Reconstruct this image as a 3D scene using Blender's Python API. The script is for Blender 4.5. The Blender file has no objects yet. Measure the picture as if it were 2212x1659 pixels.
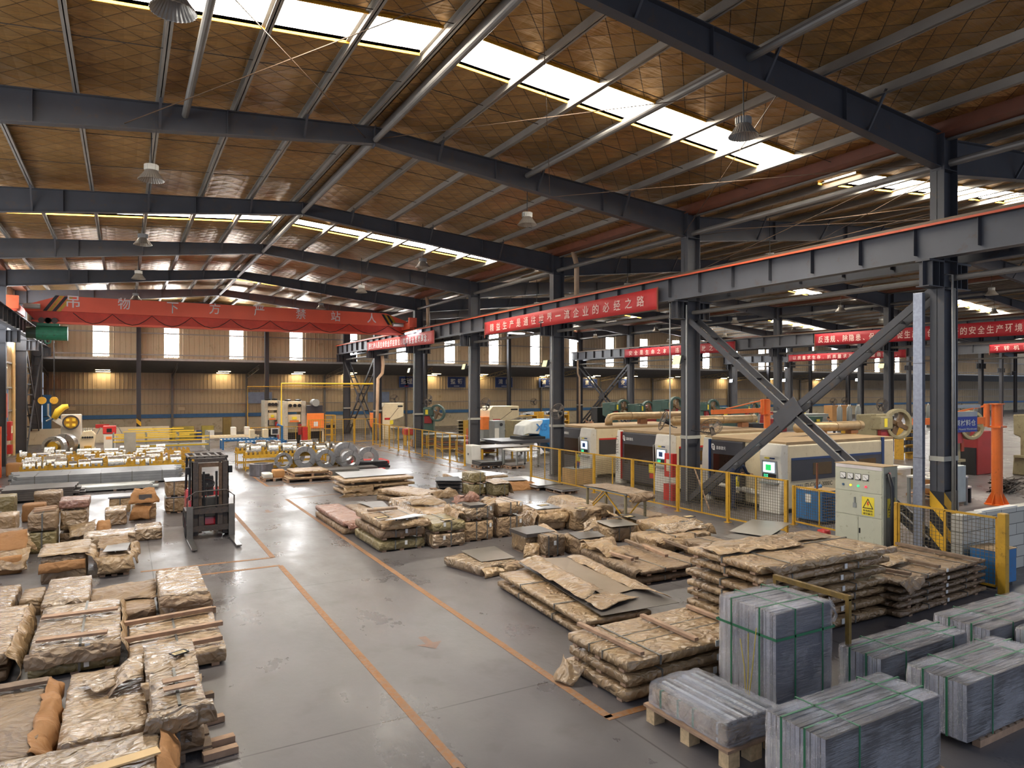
import bpy, bmesh, math, random
from mathutils import Vector, Matrix, noise
PI = math.pi
scene = bpy.context.scene
col = scene.collection

# ------------------------------------------------------------------ camera, sky, exposure
FPX, PSI, HY, EYE = 1489.1, 0.5125, 841.0, 3.8
SP, CP = math.sin(PSI), math.cos(PSI)
cam_d = bpy.data.cameras.new('camera')
cam = bpy.data.objects.new('camera', cam_d); col.objects.link(cam)
cam.location = (0, 0, EYE); cam.rotation_euler = (PI/2, 0, -PSI)
cam_d.sensor_width = 36; cam_d.lens = 36*FPX/2212; cam_d.shift_y = 11.5/2212
cam_d.clip_end = 400
scene.camera = cam
w = bpy.data.worlds.new('daylight'); scene.world = w; w.use_nodes = True
bg = w.node_tree.nodes['Background']
bg.inputs[0].default_value = (0.70, 0.80, 1.0, 1); bg.inputs[1].default_value = 0.38
vs = scene.view_settings
vs.view_transform = 'Standard'; vs.look = 'None'; vs.gamma = 1; vs.use_curve_mapping = False
vs.exposure = 1.15
SKY_E, WIN_E, LEAN_E = 15.0, 17.0, 26.0     # roof lights, wall lights, lean-to roof lights (daylight through sheet)
cy = scene.cycles
cy.max_bounces = 6; cy.diffuse_bounces = 4; cy.glossy_bounces = 3; cy.transmission_bounces = 3; cy.transparent_max_bounces = 8
cy.caustics_reflective = False; cy.caustics_refractive = False; cy.sample_clamp_indirect = 4.0
cy.use_denoising = True

# ------------------------------------------------------------------ helpers
def G(px, py, z=0.0):            # the point at height z seen at a photo pixel
    u = (px-1106)/FPX; d = FPX*(EYE-z)/(py-HY)
    return Vector((d*(SP+u*CP), d*(CP-u*SP), z))
def ZAT(x, y, py): return EYE-(x*SP+y*CP)*(py-HY)/FPX
def YZ(X, px, py):
    u = (px-1106)/FPX; d = X/(SP+u*CP); return d*(CP-u*SP), EYE-d*(py-HY)/FPX
def XZ(Y, px, py):
    u = (px-1106)/FPX; d = Y/(CP-u*SP); return d*(SP+u*CP), EYE-d*(py-HY)/FPX
ORD = 'first second third fourth fifth sixth seventh eighth ninth tenth eleventh twelfth thirteenth fourteenth fifteenth sixteenth'.split()
NUM = 'zero one two three four five six seven eight nine ten eleven twelve'.split()

class MB:
    def __init__(s): s.v = []; s.f = []; s.mi = []; s.m = 0
    def add(s, vs_, fs):
        b = len(s.v); s.v += [tuple(p) for p in vs_]
        for f in fs: s.f.append([b+i for i in f]); s.mi.append(s.m)
        return s
    def box(s, x0, y0, z0, x1, y1, z1):
        if x0 > x1: x0, x1 = x1, x0
        if y0 > y1: y0, y1 = y1, y0
        if z0 > z1: z0, z1 = z1, z0
        return s.add([(x0,y0,z0),(x1,y0,z0),(x1,y1,z0),(x0,y1,z0),(x0,y0,z1),(x1,y0,z1),(x1,y1,z1),(x0,y1,z1)],
              [(3,2,1,0),(4,5,6,7),(0,1,5,4),(1,2,6,5),(2,3,7,6),(3,0,4,7)])
    def cbox(s, c, d): return s.box(c[0]-d[0]/2, c[1]-d[1]/2, c[2]-d[2]/2, c[0]+d[0]/2, c[1]+d[1]/2, c[2]+d[2]/2)
    def bar(s, p0, p1, w_, h_=None, up=(0,0,1)):   # square bar between two points
        h_ = h_ or w_
        p0 = Vector(p0); p1 = Vector(p1); d = (p1-p0).normalized(); u = Vector(up)
        if abs(d.dot(u)) > .98: u = Vector((0,1,0))
        a = d.cross(u).normalized(); b = a.cross(d).normalized()
        q = [(-1,-1),(1,-1),(1,1),(-1,1)]
        vv = [p+a*(i*w_/2)+b*(j*h_/2) for p in (p0,p1) for i,j in q]
        return s.add(vv, [(3,2,1,0),(4,5,6,7),(0,1,5,4),(1,2,6,5),(2,3,7,6),(3,0,4,7)])
    def tube(s, pts, r, n=8, cap=True):
        pts = [Vector(p) for p in pts]; rr = r if isinstance(r,(list,tuple)) else [r]*len(pts)
        b = len(s.v); prev = None
        for i,p in enumerate(pts):
            d = (pts[min(i+1,len(pts)-1)]-pts[max(i-1,0)]).normalized()
            if prev is None:
                u = Vector((0,0,1)) if abs(d.z) < .9 else Vector((1,0,0)); a = d.cross(u).normalized()
            else: a = (prev-d*prev.dot(d)).normalized()
            prev = a; c = d.cross(a)
            for k in range(n):
                t = 2*PI*k/n; s.v.append(tuple(p+(a*math.cos(t)+c*math.sin(t))*rr[i]))
        for i in range(len(pts)-1):
            for k in range(n):
                s.f.append([b+i*n+k, b+i*n+(k+1)%n, b+(i+1)*n+(k+1)%n, b+(i+1)*n+k][::-1]); s.mi.append(s.m)
        if cap:
            s.f.append([b+k for k in range(n)]); s.mi.append(s.m)
            s.f.append([b+(len(pts)-1)*n+k for k in range(n)][::-1]); s.mi.append(s.m)
        return s
    def cyl(s, p0, p1, r, n=16): return s.tube([p0,p1], r, n)
    def ring(s, c, axis, ro, ri, wd, n=36):        # thick flat ring (a coil, a wheel rim)
        ax = Vector(axis).normalized(); u = Vector((0,0,1)) if abs(ax.z) < .9 else Vector((1,0,0))
        a = ax.cross(u).normalized(); bb = ax.cross(a); c = Vector(c); b = len(s.v)
        for k in range(n):
            t = 2*PI*k/n; d = a*math.cos(t)+bb*math.sin(t)
            for r_, h_ in ((ro,-wd/2),(ro,wd/2),(ri,wd/2),(ri,-wd/2)): s.v.append(tuple(c+d*r_+ax*h_))
        for k in range(n):
            k2 = (k+1)%n
            for j in range(4):
                s.f.append([b+4*k+j, b+4*k+(j+1)%4, b+4*k2+(j+1)%4, b+4*k2+j]); s.mi.append(s.m)
        return s
    def prism(s, poly, a, b_, axis='y'):           # polygon extruded along an axis; poly in the other two (x,z) / (y,z) / (x,y)
        n = len(poly)
        P = {'y': lambda p,t: (p[0],t,p[1]), 'x': lambda p,t: (t,p[0],p[1]), 'z': lambda p,t: (p[0],p[1],t)}[axis]
        return s.add([P(p,a) for p in poly]+[P(p,b_) for p in poly],
              [list(range(n)), list(range(2*n-1,n-1,-1))]+[[(i+1)%n, i, n+i, n+(i+1)%n] for i in range(n)])
    def quad(s, a, b, c, d): return s.add([a,b,c,d], [(0,1,2,3)])
    def disc(s, c, axis, r, n=20):
        ax = Vector(axis).normalized(); u = Vector((0,0,1)) if abs(ax.z) < .9 else Vector((1,0,0))
        a = ax.cross(u).normalized(); b = ax.cross(a); c = Vector(c)
        return s.add([c+(a*math.cos(2*PI*k/n)+b*math.sin(2*PI*k/n))*r for k in range(n)], [list(range(n))])
    def lathe(s, prof, c=(0,0,0), n=20):
        b = len(s.v)
        for r_, z_ in prof:
            for k in range(n): s.v.append((c[0]+r_*math.cos(2*PI*k/n), c[1]+r_*math.sin(2*PI*k/n), c[2]+z_))
        for i in range(len(prof)-1):
            for k in range(n):
                s.f.append([b+i*n+k, b+i*n+(k+1)%n, b+(i+1)*n+(k+1)%n, b+(i+1)*n+k]); s.mi.append(s.m)
        return s
    def build(s, name, mats, parent=None, loc=None, smooth=False, bevel=0, seg=2, fix=True):
        me = bpy.data.meshes.new(name); me.from_pydata(s.v, [], s.f)
        mats = mats if isinstance(mats,(list,tuple)) else [mats]
        for m in mats: me.materials.append(m)
        me.polygons.foreach_set('material_index', s.mi)
        if fix:
            bm = bmesh.new(); bm.from_mesh(me); bmesh.ops.recalc_face_normals(bm, faces=bm.faces); bm.to_mesh(me); bm.free()
        me.update()
        if smooth:
            me.polygons.foreach_set('use_smooth', [True]*len(me.polygons))
        o = bpy.data.objects.new(name, me); col.objects.link(o)
        if parent: o.parent = parent
        if loc is not None: o.location = loc
        if bevel:
            md = o.modifiers.new('edge','BEVEL'); md.width = bevel; md.segments = seg; md.limit_method = 'ANGLE'; md.angle_limit = .6
        return o
def smooth_by_angle(o, a=.7):
    me = o.data; me.polygons.foreach_set('use_smooth', [True]*len(me.polygons))
    bm = bmesh.new(); bm.from_mesh(me)
    for e in bm.edges:
        if len(e.link_faces) == 2 and e.calc_face_angle(0) > a: e.smooth = False
    bm.to_mesh(me); bm.free(); return o

LABELS = {}
def tag(o, label, cat, group=None):
    o['label'] = label; o['category'] = cat
    if group: o['group'] = group
    LABELS.setdefault(label, []).append((o.name, group)); return o
def struct(o): o['kind'] = 'structure'; return o
def thing(name, label, cat, loc=(0,0,0), rotz=0, group=None):
    o = bpy.data.objects.new(name, None); col.objects.link(o); o.empty_display_size = .2
    o.location = loc; o.rotation_euler = (0,0,rotz); return tag(o, label, cat, group)
def copy_tree(o, parent=None):
    c = o.copy(); col.objects.link(c)
    if parent: c.parent = parent
    for ch in [k for k in bpy.data.objects if k.parent == o]: copy_tree(ch, c)
    return c
def dup(o, loc, rotz, label, group=None, scale=None):
    c = copy_tree(o); c.location = loc; c.rotation_euler = (0,0,rotz)
    if scale: c.scale = scale
    if 'group' in c and not group: del c['group']
    return tag(c, label, c['category'], group)

FACE_MX = Matrix(((0,0,-1),(-1,0,0),(0,1,0)))     # text plane facing -X
FACE_MY = Matrix(((1,0,0),(0,0,-1),(0,1,0)))      # text plane facing -Y
FLAT_UP = Matrix.Identity(3)
def text(s, m, parent, c, h, wd=None, rot=FACE_MX, name='lettering', bold=.0, tilt=0, deep=.002):
    cu = bpy.data.curves.new('t','FONT'); cu.body = s; cu.size = 1; cu.align_x = 'CENTER'; cu.align_y = 'CENTER'; cu.extrude = 0; cu.offset = bold
    cu.resolution_u = 3
    o = bpy.data.objects.new('t', cu); col.objects.link(o)
    dg = bpy.context.evaluated_depsgraph_get(); dg.update()
    me = bpy.data.meshes.new_from_object(o.evaluated_get(dg)); bpy.data.objects.remove(o); bpy.data.curves.remove(cu)
    if not me.vertices: return None
    xs = [v.co.x for v in me.vertices]; ys = [v.co.y for v in me.vertices]
    sx = max(xs)-min(xs); sy = max(ys)-min(ys); mx = (max(xs)+min(xs))/2; my = (max(ys)+min(ys))/2
    ky = h/max(sy,1e-4); kx = (wd/sx) if wd else ky
    R = Matrix.Rotation(tilt,3,'Z')
    for v in me.vertices:
        v.co = rot @ (R @ Vector(((v.co.x-mx)*kx, (v.co.y-my)*ky, deep))) + Vector(c)
    me.name = name; me.materials.clear(); me.materials.append(m)
    ob = bpy.data.objects.new(name, me); col.objects.link(ob)
    if parent: ob.parent = parent
    return ob

# ------------------------------------------------------------------ materials
MATS = {}
def srgb(h):
    h = h.lstrip('#'); c = [int(h[i:i+2],16)/255 for i in (0,2,4)]
    return tuple(x/12.92 if x <= .04045 else ((x+.055)/1.055)**2.4 for x in c)
def nd(t, kind, **kw):
    n = t.nodes.new(kind)
    for k, v in kw.items():
        if k in n.inputs: n.inputs[k].default_value = v
        else: setattr(n, k, v)
    return n
def mat(name, hexc, rough=.5, metal=0, var=.12, scale=3.0, bump=0, bscale=20, dirt=None, dirt_amt=.0, spec=.5, emit=None, es=0, coat=0, alpha=None):
    if name in MATS: return MATS[name]
    m = bpy.data.materials.new(name); m.use_nodes = True; t = m.node_tree; L = t.links
    b = t.nodes['Principled BSDF']; c = srgb(hexc)
    b.inputs['Roughness'].default_value = rough; b.inputs['Metallic'].default_value = metal
    b.inputs['Specular IOR Level'].default_value = spec
    if coat: b.inputs['Coat Weight'].default_value = coat; b.inputs['Coat Roughness'].default_value = .2
    tc = nd(t,'ShaderNodeTexCoord'); n = nd(t,'ShaderNodeTexNoise', Scale=scale, Detail=5.0)
    L.new(tc.outputs['Object'], n.inputs['Vector'])
    r = nd(t,'ShaderNodeValToRGB'); e = r.color_ramp.elements
    e[0].position = .3; e[1].position = .7
    e[0].color = tuple(x*(1-var) for x in c)+(1,); e[1].color = tuple(min(1,x*(1+var)) for x in c)+(1,)
    L.new(n.outputs['Fac'], r.inputs['Fac']); out = r.outputs['Color']
    if dirt:
        n2 = nd(t,'ShaderNodeTexNoise', Scale=scale*2.3, Detail=8.0, Roughness=.7); L.new(tc.outputs['Object'], n2.inputs['Vector'])
        rr = nd(t,'ShaderNodeMapRange'); rr.inputs[1].default_value = .62-dirt_amt*.25; rr.inputs[2].default_value = .75
        L.new(n2.outputs['Fac'], rr.inputs[0])
        mx = nd(t,'ShaderNodeMix', data_type='RGBA'); L.new(rr.outputs[0], mx.inputs['Factor']); L.new(out, mx.inputs[6])
        mx.inputs[7].default_value = srgb(dirt)+(1,); out = mx.outputs[2]
    L.new(out, b.inputs['Base Color'])
    if bump:
        nb = nd(t,'ShaderNodeTexNoise', Scale=bscale, Detail=6.0); L.new(tc.outputs['Object'], nb.inputs['Vector'])
        bp = nd(t,'ShaderNodeBump', Strength=bump, Distance=.02); L.new(nb.outputs['Fac'], bp.inputs['Height']); L.new(bp.outputs['Normal'], b.inputs['Normal'])
    if emit:
        b.inputs['Emission Color'].default_value = srgb(emit)+(1,); b.inputs['Emission Strength'].default_value = es
    MATS[name] = m; return m
def emitter(name, rgb, s):
    m = bpy.data.materials.new(name); m.use_nodes = True; t = m.node_tree; t.nodes.clear()
    e = nd(t,'ShaderNodeEmission'); e.inputs[0].default_value = rgb+(1,); e.inputs[1].default_value = s
    o = nd(t,'ShaderNodeOutputMaterial'); t.links.new(e.outputs[0], o.inputs[0]); MATS[name] = m; return m
def paper(name, c1, c2, rough=.36, sheen=.35, crease=.55, sc=1.0):
    m = bpy.data.materials.new(name); m.use_nodes = True; t = m.node_tree; L = t.links; b = t.nodes['Principled BSDF']
    tc = nd(t,'ShaderNodeTexCoord'); oi = nd(t,'ShaderNodeObjectInfo')
    ad = nd(t,'ShaderNodeVectorMath', operation='ADD'); ml = nd(t,'ShaderNodeMath', operation='MULTIPLY'); ml.inputs[1].default_value = 37.0
    L.new(oi.outputs['Random'], ml.inputs[0]); L.new(tc.outputs['Object'], ad.inputs[0]); L.new(ml.outputs[0], ad.inputs[1])
    n = nd(t,'ShaderNodeTexNoise', Scale=2.2*sc, Detail=6.0, Roughness=.6); L.new(ad.outputs[0], n.inputs['Vector'])
    r = nd(t,'ShaderNodeValToRGB'); e = r.color_ramp.elements; e[0].position = .32; e[1].position = .68
    e[0].color = srgb(c1)+(1,); e[1].color = srgb(c2)+(1,); L.new(n.outputs['Fac'], r.inputs['Fac'])
    hsv = nd(t,'ShaderNodeHueSaturation'); mr = nd(t,'ShaderNodeMapRange'); mr.inputs[3].default_value = .8; mr.inputs[4].default_value = 1.15
    L.new(oi.outputs['Random'], mr.inputs[0]); L.new(mr.outputs[0], hsv.inputs['Value']); L.new(r.outputs[0], hsv.inputs['Color']); L.new(hsv.outputs[0], b.inputs['Base Color'])
    b.inputs['Roughness'].default_value = rough; b.inputs['Coat Weight'].default_value = sheen; b.inputs['Coat Roughness'].default_value = .22
    # creases: warped cell edges at two sizes, plus fine wrinkles
    wv = nd(t,'ShaderNodeTexNoise', Scale=1.6*sc, Detail=3.0); L.new(ad.outputs[0], wv.inputs['Vector'])
    w2 = nd(t,'ShaderNodeVectorMath', operation='MULTIPLY_ADD'); w2.inputs[1].default_value = (.6,.6,.6); L.new(wv.outputs['Color'], w2.inputs[0]); L.new(ad.outputs[0], w2.inputs[2])
    st = nd(t,'ShaderNodeMapping'); st.inputs['Scale'].default_value = (1.0,2.2,1.5); L.new(w2.outputs[0], st.inputs['Vector'])
    v1 = nd(t,'ShaderNodeTexVoronoi', Scale=3.2*sc); v1.feature = 'F2'; L.new(st.outputs[0], v1.inputs['Vector'])
    v2 = nd(t,'ShaderNodeTexVoronoi', Scale=9.0*sc); v2.feature = 'F1'; L.new(w2.outputs[0], v2.inputs['Vector'])
    n3 = nd(t,'ShaderNodeTexNoise', Scale=24*sc, Detail=4.0); L.new(w2.outputs[0], n3.inputs['Vector'])
    a1 = nd(t,'ShaderNodeMath', operation='MULTIPLY_ADD'); a1.inputs[1].default_value = .35; L.new(v2.outputs['Distance'], a1.inputs[0]); L.new(v1.outputs['Distance'], a1.inputs[2])
    a2 = nd(t,'ShaderNodeMath', operation='MULTIPLY_ADD'); a2.inputs[1].default_value = .12; L.new(n3.outputs['Fac'], a2.inputs[0]); L.new(a1.outputs[0], a2.inputs[2])
    bp = nd(t,'ShaderNodeBump', Strength=min(1,crease*1.5), Distance=.09); L.new(a2.outputs[0], bp.inputs['Height'])
    L.new(bp.outputs['Normal'], b.inputs['Normal']); L.new(bp.outputs['Normal'], b.inputs['Coat Normal'])
    MATS[name] = m; return m
KRAFT = paper('kraft_paper', '#96795a', '#ae9069')
KRAFT_D = paper('kraft_paper_dull', '#7d644c', '#947a5c', rough=.5, sheen=.15)
KRAFT_O = paper('kraft_paper_olive', '#7b6c48', '#928259', rough=.4)
KRAFT_R = paper('kraft_paper_reddish', '#93695a', '#a67c6a', rough=.4)
KRAFT_N = paper('brown_card', '#98693c', '#ad7d4e', rough=.7, sheen=0, crease=.25)
PLASTIC_K = paper('kraft_under_film', '#957a5c', '#ad9272', rough=.26, sheen=.8, crease=.7)
WOOD = mat('pine', '#a2836a', .75, var=.2, scale=8, bump=.15, bscale=60)
WOOD_G = mat('grey_timber', '#7d6855', .8, var=.25, scale=8, bump=.2, bscale=60)
STRAP = mat('strap_grey', '#6f6d68', .4, metal=.3)
STRAP_G = mat('strap_green', '#2f6b4a', .45)
STRAP_Y = mat('strap_yellow', '#c9b04a', .5)
WHITE = mat('white_card', '#e3e0da', .6, var=.05)
PRINT = mat('print_black', '#2a2a2c', .7, var=.05)
DARKST = mat('dark_painted_steel', '#46464b', .5, var=.12, scale=1.5, dirt='#5a4a3c', dirt_amt=.3)
GALV = mat('galvanised', '#a9a7a2', .42, metal=.45, var=.12, scale=4)
STEEL = mat('sheet_steel', '#97938c', .3, metal=.85, var=.1, scale=1.2, bump=.05, bscale=3)
STEEL_B = mat('bright_sheet', '#c3c6ca', .35, metal=.5, var=.08, scale=1.2)
STEEL_D = mat('dark_plate', '#6a6460', .42, metal=.6, var=.15, scale=2)
COIL = mat('coil_steel', '#a8a6a4', .3, metal=.8, var=.15, scale=9)
FILMCOIL = mat('coil_film', '#d8d4ca', .2, metal=.75, var=.3, scale=14, bump=.7, bscale=16)
YEL = mat('yellow_paint', '#c2942a', .45, var=.12, scale=5, dirt='#7a5a20', dirt_amt=.3)
YELB = mat('bright_yellow', '#f0c93c', .45, var=.06)
ORANGE = mat('orange_paint', '#e0702a', .4, var=.08, dirt='#8a4a20', dirt_amt=.1)
ORANGE_B = mat('orange_panel', '#f0843a', .5, var=.06)
CRANE = mat('crane_red', '#ea6448', .42, var=.06, scale=1)
BANNER = mat('banner_red', '#cf3b3b', .6, var=.05, scale=1)
BANNER_D = mat('banner_red_deep', '#b02630', .6, var=.05, scale=1)
LET_W = mat('letter_pale', '#f2ccc0', .6, var=.02)
CREAM = mat('machine_cream', '#dccba8', .45, var=.05, dirt='#b59a74', dirt_amt=.2)
CREAM2 = mat('machine_pale', '#d8d2c6', .42, var=.04, dirt='#b0a48e', dirt_amt=.15)
MDARK = mat('machine_charcoal', '#3c3b40', .4, var=.08)
MTOP = mat('machine_top_dust', '#a18765', .8, var=.12)
BLACK = mat('black_paint', '#1d1c1e', .45, var=.1)
RUBBER = mat('rubber', '#211f1f', .75, var=.15)
RED = mat('red_paint', '#c5302c', .4, var=.08)
REDD = mat('deep_red_paint', '#8f2a2a', .45, var=.1)
GREENM = mat('machine_green', '#3d5750', .5, var=.12, dirt='#5a4a35', dirt_amt=.3)
TANM = mat('machine_tan', '#8d8263', .5, var=.12, dirt='#5a4a35', dirt_amt=.3)
BLUE = mat('blue_paint', '#2f6fa5', .5, var=.1, dirt='#5d5446', dirt_amt=.3)
NAVY = mat('navy_panel', '#28406e', .45, var=.06)
CABG = mat('cabinet_grey', '#b9b8a4', .5, var=.05, dirt='#8f8468', dirt_amt=.12)
GREYM = mat('grey_machine', '#8d8f8c', .5, var=.08)
HOISTG = mat('hoist_green', '#2f7a5c', .5, var=.15, dirt='#3b3b30', dirt_amt=.4)
CARD = mat('cardboard', '#b98a58', .8, var=.08)
SIGNB = mat('sign_blue', '#27389a', .5, var=.04)
GLASS_D = mat('dark_window', '#2c1f18', .12, var=.15, scale=2)
SKIN = mat('skin', '#b98a6c', .55, var=.05)
CLOTH_N = mat('navy_cloth', '#252c42', .85, var=.15, scale=8)
CLOTH_R = mat('red_cloth', '#a82a3a', .85, var=.1)
HAIR = mat('black_hair', '#161310', .7)
# ------------------------------------------------------------------ the building shell
CX = [-5.35, 16.6, 40.8, 62.6, 84.4, 106.2, 128.0]        # column lines
FY = [9.04+8.217*i for i in range(-1, 7)]                  # frames
YW, YL = 58.95, 66.0                                       # upper end wall, wall of the lean-to behind it
BAYS = ['left bay','second bay','third bay','fourth bay','fifth bay','sixth bay']
def zceil(b, x): return 10.75-.079*abs(x-(CX[b]+CX[b+1])/2)
SKY = [(12.1,13.3),(28.5,29.7),(45.0,46.2)]

def floor_mat():
    m = bpy.data.materials.new('concrete_floor'); m.use_nodes = True; t = m.node_tree; L = t.links; b = t.nodes['Principled BSDF']
    tc = nd(t,'ShaderNodeTexCoord')
    n1 = nd(t,'ShaderNodeTexNoise', Scale=.35, Detail=8.0, Roughness=.6); L.new(tc.outputs['Object'], n1.inputs['Vector'])
    st = nd(t,'ShaderNodeMapping'); st.inputs['Scale'].default_value = (.8,.45,1); L.new(tc.outputs['Object'], st.inputs['Vector'])
    n2 = nd(t,'ShaderNodeTexNoise', Scale=1.1, Detail=7.0, Roughness=.65); L.new(st.outputs[0], n2.inputs['Vector'])
    n3 = nd(t,'ShaderNodeTexNoise', Scale=1.5, Detail=5.0, Roughness=.55); L.new(tc.outputs['Object'], n3.inputs['Vector'])
    r = nd(t,'ShaderNodeValToRGB'); e = r.color_ramp.elements; e[0].position = .3; e[1].position = .72
    e[0].color = srgb('#4d4a4c')+(1,); e[1].color = srgb('#6e6867')+(1,)
    av = nd(t,'ShaderNodeMath', operation='ADD'); L.new(n1.outputs['Fac'], av.inputs[0]); L.new(n2.outputs['Fac'], av.inputs[1])
    hf = nd(t,'ShaderNodeMath', operation='MULTIPLY'); hf.inputs[1].default_value = .5; L.new(av.outputs[0], hf.inputs[0]); L.new(hf.outputs[0], r.inputs['Fac'])
    r2 = nd(t,'ShaderNodeMapRange'); r2.inputs[1].default_value = .56; r2.inputs[2].default_value = .85; L.new(n3.outputs['Fac'], r2.inputs[0])
    mx = nd(t,'ShaderNodeMix', data_type='RGBA'); L.new(r2.outputs[0], mx.inputs['Factor']); L.new(r.outputs[0], mx.inputs[6]); mx.inputs[7].default_value = srgb('#4e4744')+(1,)
    sx = nd(t,'ShaderNodeSeparateXYZ'); L.new(tc.outputs['Object'], sx.inputs[0])
    def joint(o, off, per):
        a = nd(t,'ShaderNodeMath', operation='SUBTRACT'); a.inputs[1].default_value = off; L.new(o, a.inputs[0])
        d = nd(t,'ShaderNodeMath', operation='PINGPONG'); d.inputs[1].default_value = per/2; L.new(a.outputs[0], d.inputs[0])
        c = nd(t,'ShaderNodeMath', operation='LESS_THAN'); c.inputs[1].default_value = .012; L.new(d.outputs[0], c.inputs[0]); return c
    j1 = joint(sx.outputs['X'], .52, 4.41); j2 = joint(sx.outputs['Y'], 7.57, 6.0)
    j = nd(t,'ShaderNodeMath', operation='MAXIMUM'); L.new(j1.outputs[0], j.inputs[0]); L.new(j2.outputs[0], j.inputs[1])
    m2 = nd(t,'ShaderNodeMix', data_type='RGBA'); L.new(j.outputs[0], m2.inputs['Factor']); L.new(mx.outputs[2], m2.inputs[6]); m2.inputs[7].default_value = srgb('#3a3534')+(1,)
    L.new(m2.outputs[2], b.inputs['Base Color'])
    rr = nd(t,'ShaderNodeMapRange'); rr.inputs[1].default_value = .3; rr.inputs[2].default_value = .7; rr.inputs[3].default_value = .2; rr.inputs[4].default_value = .48
    L.new(n2.outputs['Fac'], rr.inputs[0]); L.new(rr.outputs[0], b.inputs['Roughness'])
    n4 = nd(t,'ShaderNodeTexNoise', Scale=14.0, Detail=6.0); L.new(st.outputs[0], n4.inputs['Vector'])
    bp = nd(t,'ShaderNodeBump', Strength=.12, Distance=.02); L.new(n4.outputs['Fac'], bp.inputs['Height']); L.new(bp.outputs['Normal'], b.inputs['Normal'])
    return m
def foil_mat():
    m = bpy.data.materials.new('roof_insulation_foil'); m.use_nodes = True; t = m.node_tree; L = t.links; b = t.nodes['Principled BSDF']
    tc = nd(t,'ShaderNodeTexCoord'); sx = nd(t,'ShaderNodeSeparateXYZ'); L.new(tc.outputs['Object'], sx.inputs[0])
    def lines(k, per, wd):
        a = nd(t,'ShaderNodeMath', operation='MULTIPLY_ADD'); a.inputs[1].default_value = k; L.new(sx.outputs['X'], a.inputs[0]); L.new(sx.outputs['Y'], a.inputs[2])
        d = nd(t,'ShaderNodeMath', operation='PINGPONG'); d.inputs[1].default_value = per/2; L.new(a.outputs[0], d.inputs[0]); return d
    d1 = lines(1.0, .62, 0); d2 = lines(-1.0, .62, 0)
    mn = nd(t,'ShaderNodeMath', operation='MINIMUM'); L.new(d1.outputs[0], mn.inputs[0]); L.new(d2.outputs[0], mn.inputs[1])
    wire = nd(t,'ShaderNodeMath', operation='LESS_THAN'); wire.inputs[1].default_value = .011; L.new(mn.outputs[0], wire.inputs[0])
    n1 = nd(t,'ShaderNodeTexNoise', Scale=.8, Detail=6.0); L.new(tc.outputs['Object'], n1.inputs['Vector'])
    r = nd(t,'ShaderNodeValToRGB'); e = r.color_ramp.elements; e[0].position = .3; e[1].position = .7
    e[0].color = srgb('#9c7640')+(1,); e[1].color = srgb('#bd9660')+(1,); L.new(n1.outputs['Fac'], r.inputs['Fac'])
    mx = nd(t,'ShaderNodeMix', data_type='RGBA'); L.new(wire.outputs[0], mx.inputs['Factor']); L.new(r.outputs[0], mx.inputs[6]); mx.inputs[7].default_value = srgb('#3d2c1a')+(1,)
    L.new(mx.outputs[2], b.inputs['Base Color']); b.inputs['Metallic'].default_value = .7; b.inputs['Roughness'].default_value = .33
    st = nd(t,'ShaderNodeMapping'); st.inputs['Scale'].default_value = (.35,2.6,1); L.new(tc.outputs['Object'], st.inputs['Vector'])
    n2 = nd(t,'ShaderNodeTexNoise', Scale=2.2, Detail=6.0, Roughness=.6); L.new(st.outputs[0], n2.inputs['Vector'])
    q = nd(t,'ShaderNodeMath', operation='MULTIPLY_ADD'); q.inputs[1].default_value = .8; L.new(n2.outputs['Fac'], q.inputs[0]); L.new(mn.outputs[0], q.inputs[2])
    bp = nd(t,'ShaderNodeBump', Strength=.7, Distance=.12); bp.invert = True; L.new(q.outputs[0], bp.inputs['Height']); L.new(bp.outputs['Normal'], b.inputs['Normal'])
    return m
FLOOR = floor_mat(); FOIL = foil_mat()
WALL = mat('wall_sheet_tan', '#c0ab8c', .55, var=.08, scale=.6, dirt='#9a8260', dirt_amt=.15)
WALLP = mat('plaster_wall', '#cbbda2', .85, var=.08, scale=.8, dirt='#8d7550', dirt_amt=.3, bump=.2)
LEANM = mat('lean_to_sheet', '#6a6763', .5, metal=.3, var=.1)
PURL = mat('purlin_galv', '#99948d', .45, metal=.5, var=.1, scale=2)
SKYM = emitter('roof_light_sheet', (1.0,.93,.80), SKY_E)
SIDE_FILL = emitter('side_fill_sheet',(.93,.96,1.0),2.8)  # fill glow for the added panels along the left side
WINM = emitter('wall_light_sheet', (.97,.99,1.0), WIN_E)
LEANE = emitter('lean_to_light_sheet', (1.0,.76,.42), LEAN_E)

f_ = MB().box(-30,-8,-.3,165,70,0); struct(f_.build('floor', FLOOR))
LINE = mat('floor_paint_orange', '#8f5c28', .6, var=.15, scale=6, dirt='#857a70', dirt_amt=.75)
def line(x0,y0,x1,y1,w_=.11):
    o = MB().bar((x0,y0,.002),(x1,y1,.002),w_,.003).build('floor_line', LINE); return struct(o)
for a in [(4.9,6.4,4.9,24.6),(4.85,6.4,7.4,6.4),(2.93,6.2,2.93,15.4),(2.93,6.25,2.4,6.25),(2.93,15.42,-.1,15.42),(2.93,16.2,2.93,22.8),(2.93,16.22,.3,16.3),
          (-5,15.5,-1.2,15.42),(4.9,28.2,4.9,31.6),(4.9,28.2,10.8,28.2),(10.8,28.2,10.8,30.0),(13.9,26,13.9,46),(5,24.6,7.6,25.1)]:
    line(*a, w_=.07 if a[0]==5 else .11)
ar = MB()
for (x,y) in ((3.98,9.6),(3.9,22.4)):
    ar.add([(x-.06,y+.3,.003),(x+.06,y+.3,.003),(x+.06,y,.003),(x-.06,y,.003)],[(0,1,2,3)]); ar.add([(x-.2,y,.003),(x+.2,y,.003),(x,y-.25,.003)],[(0,1,2)])
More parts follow.
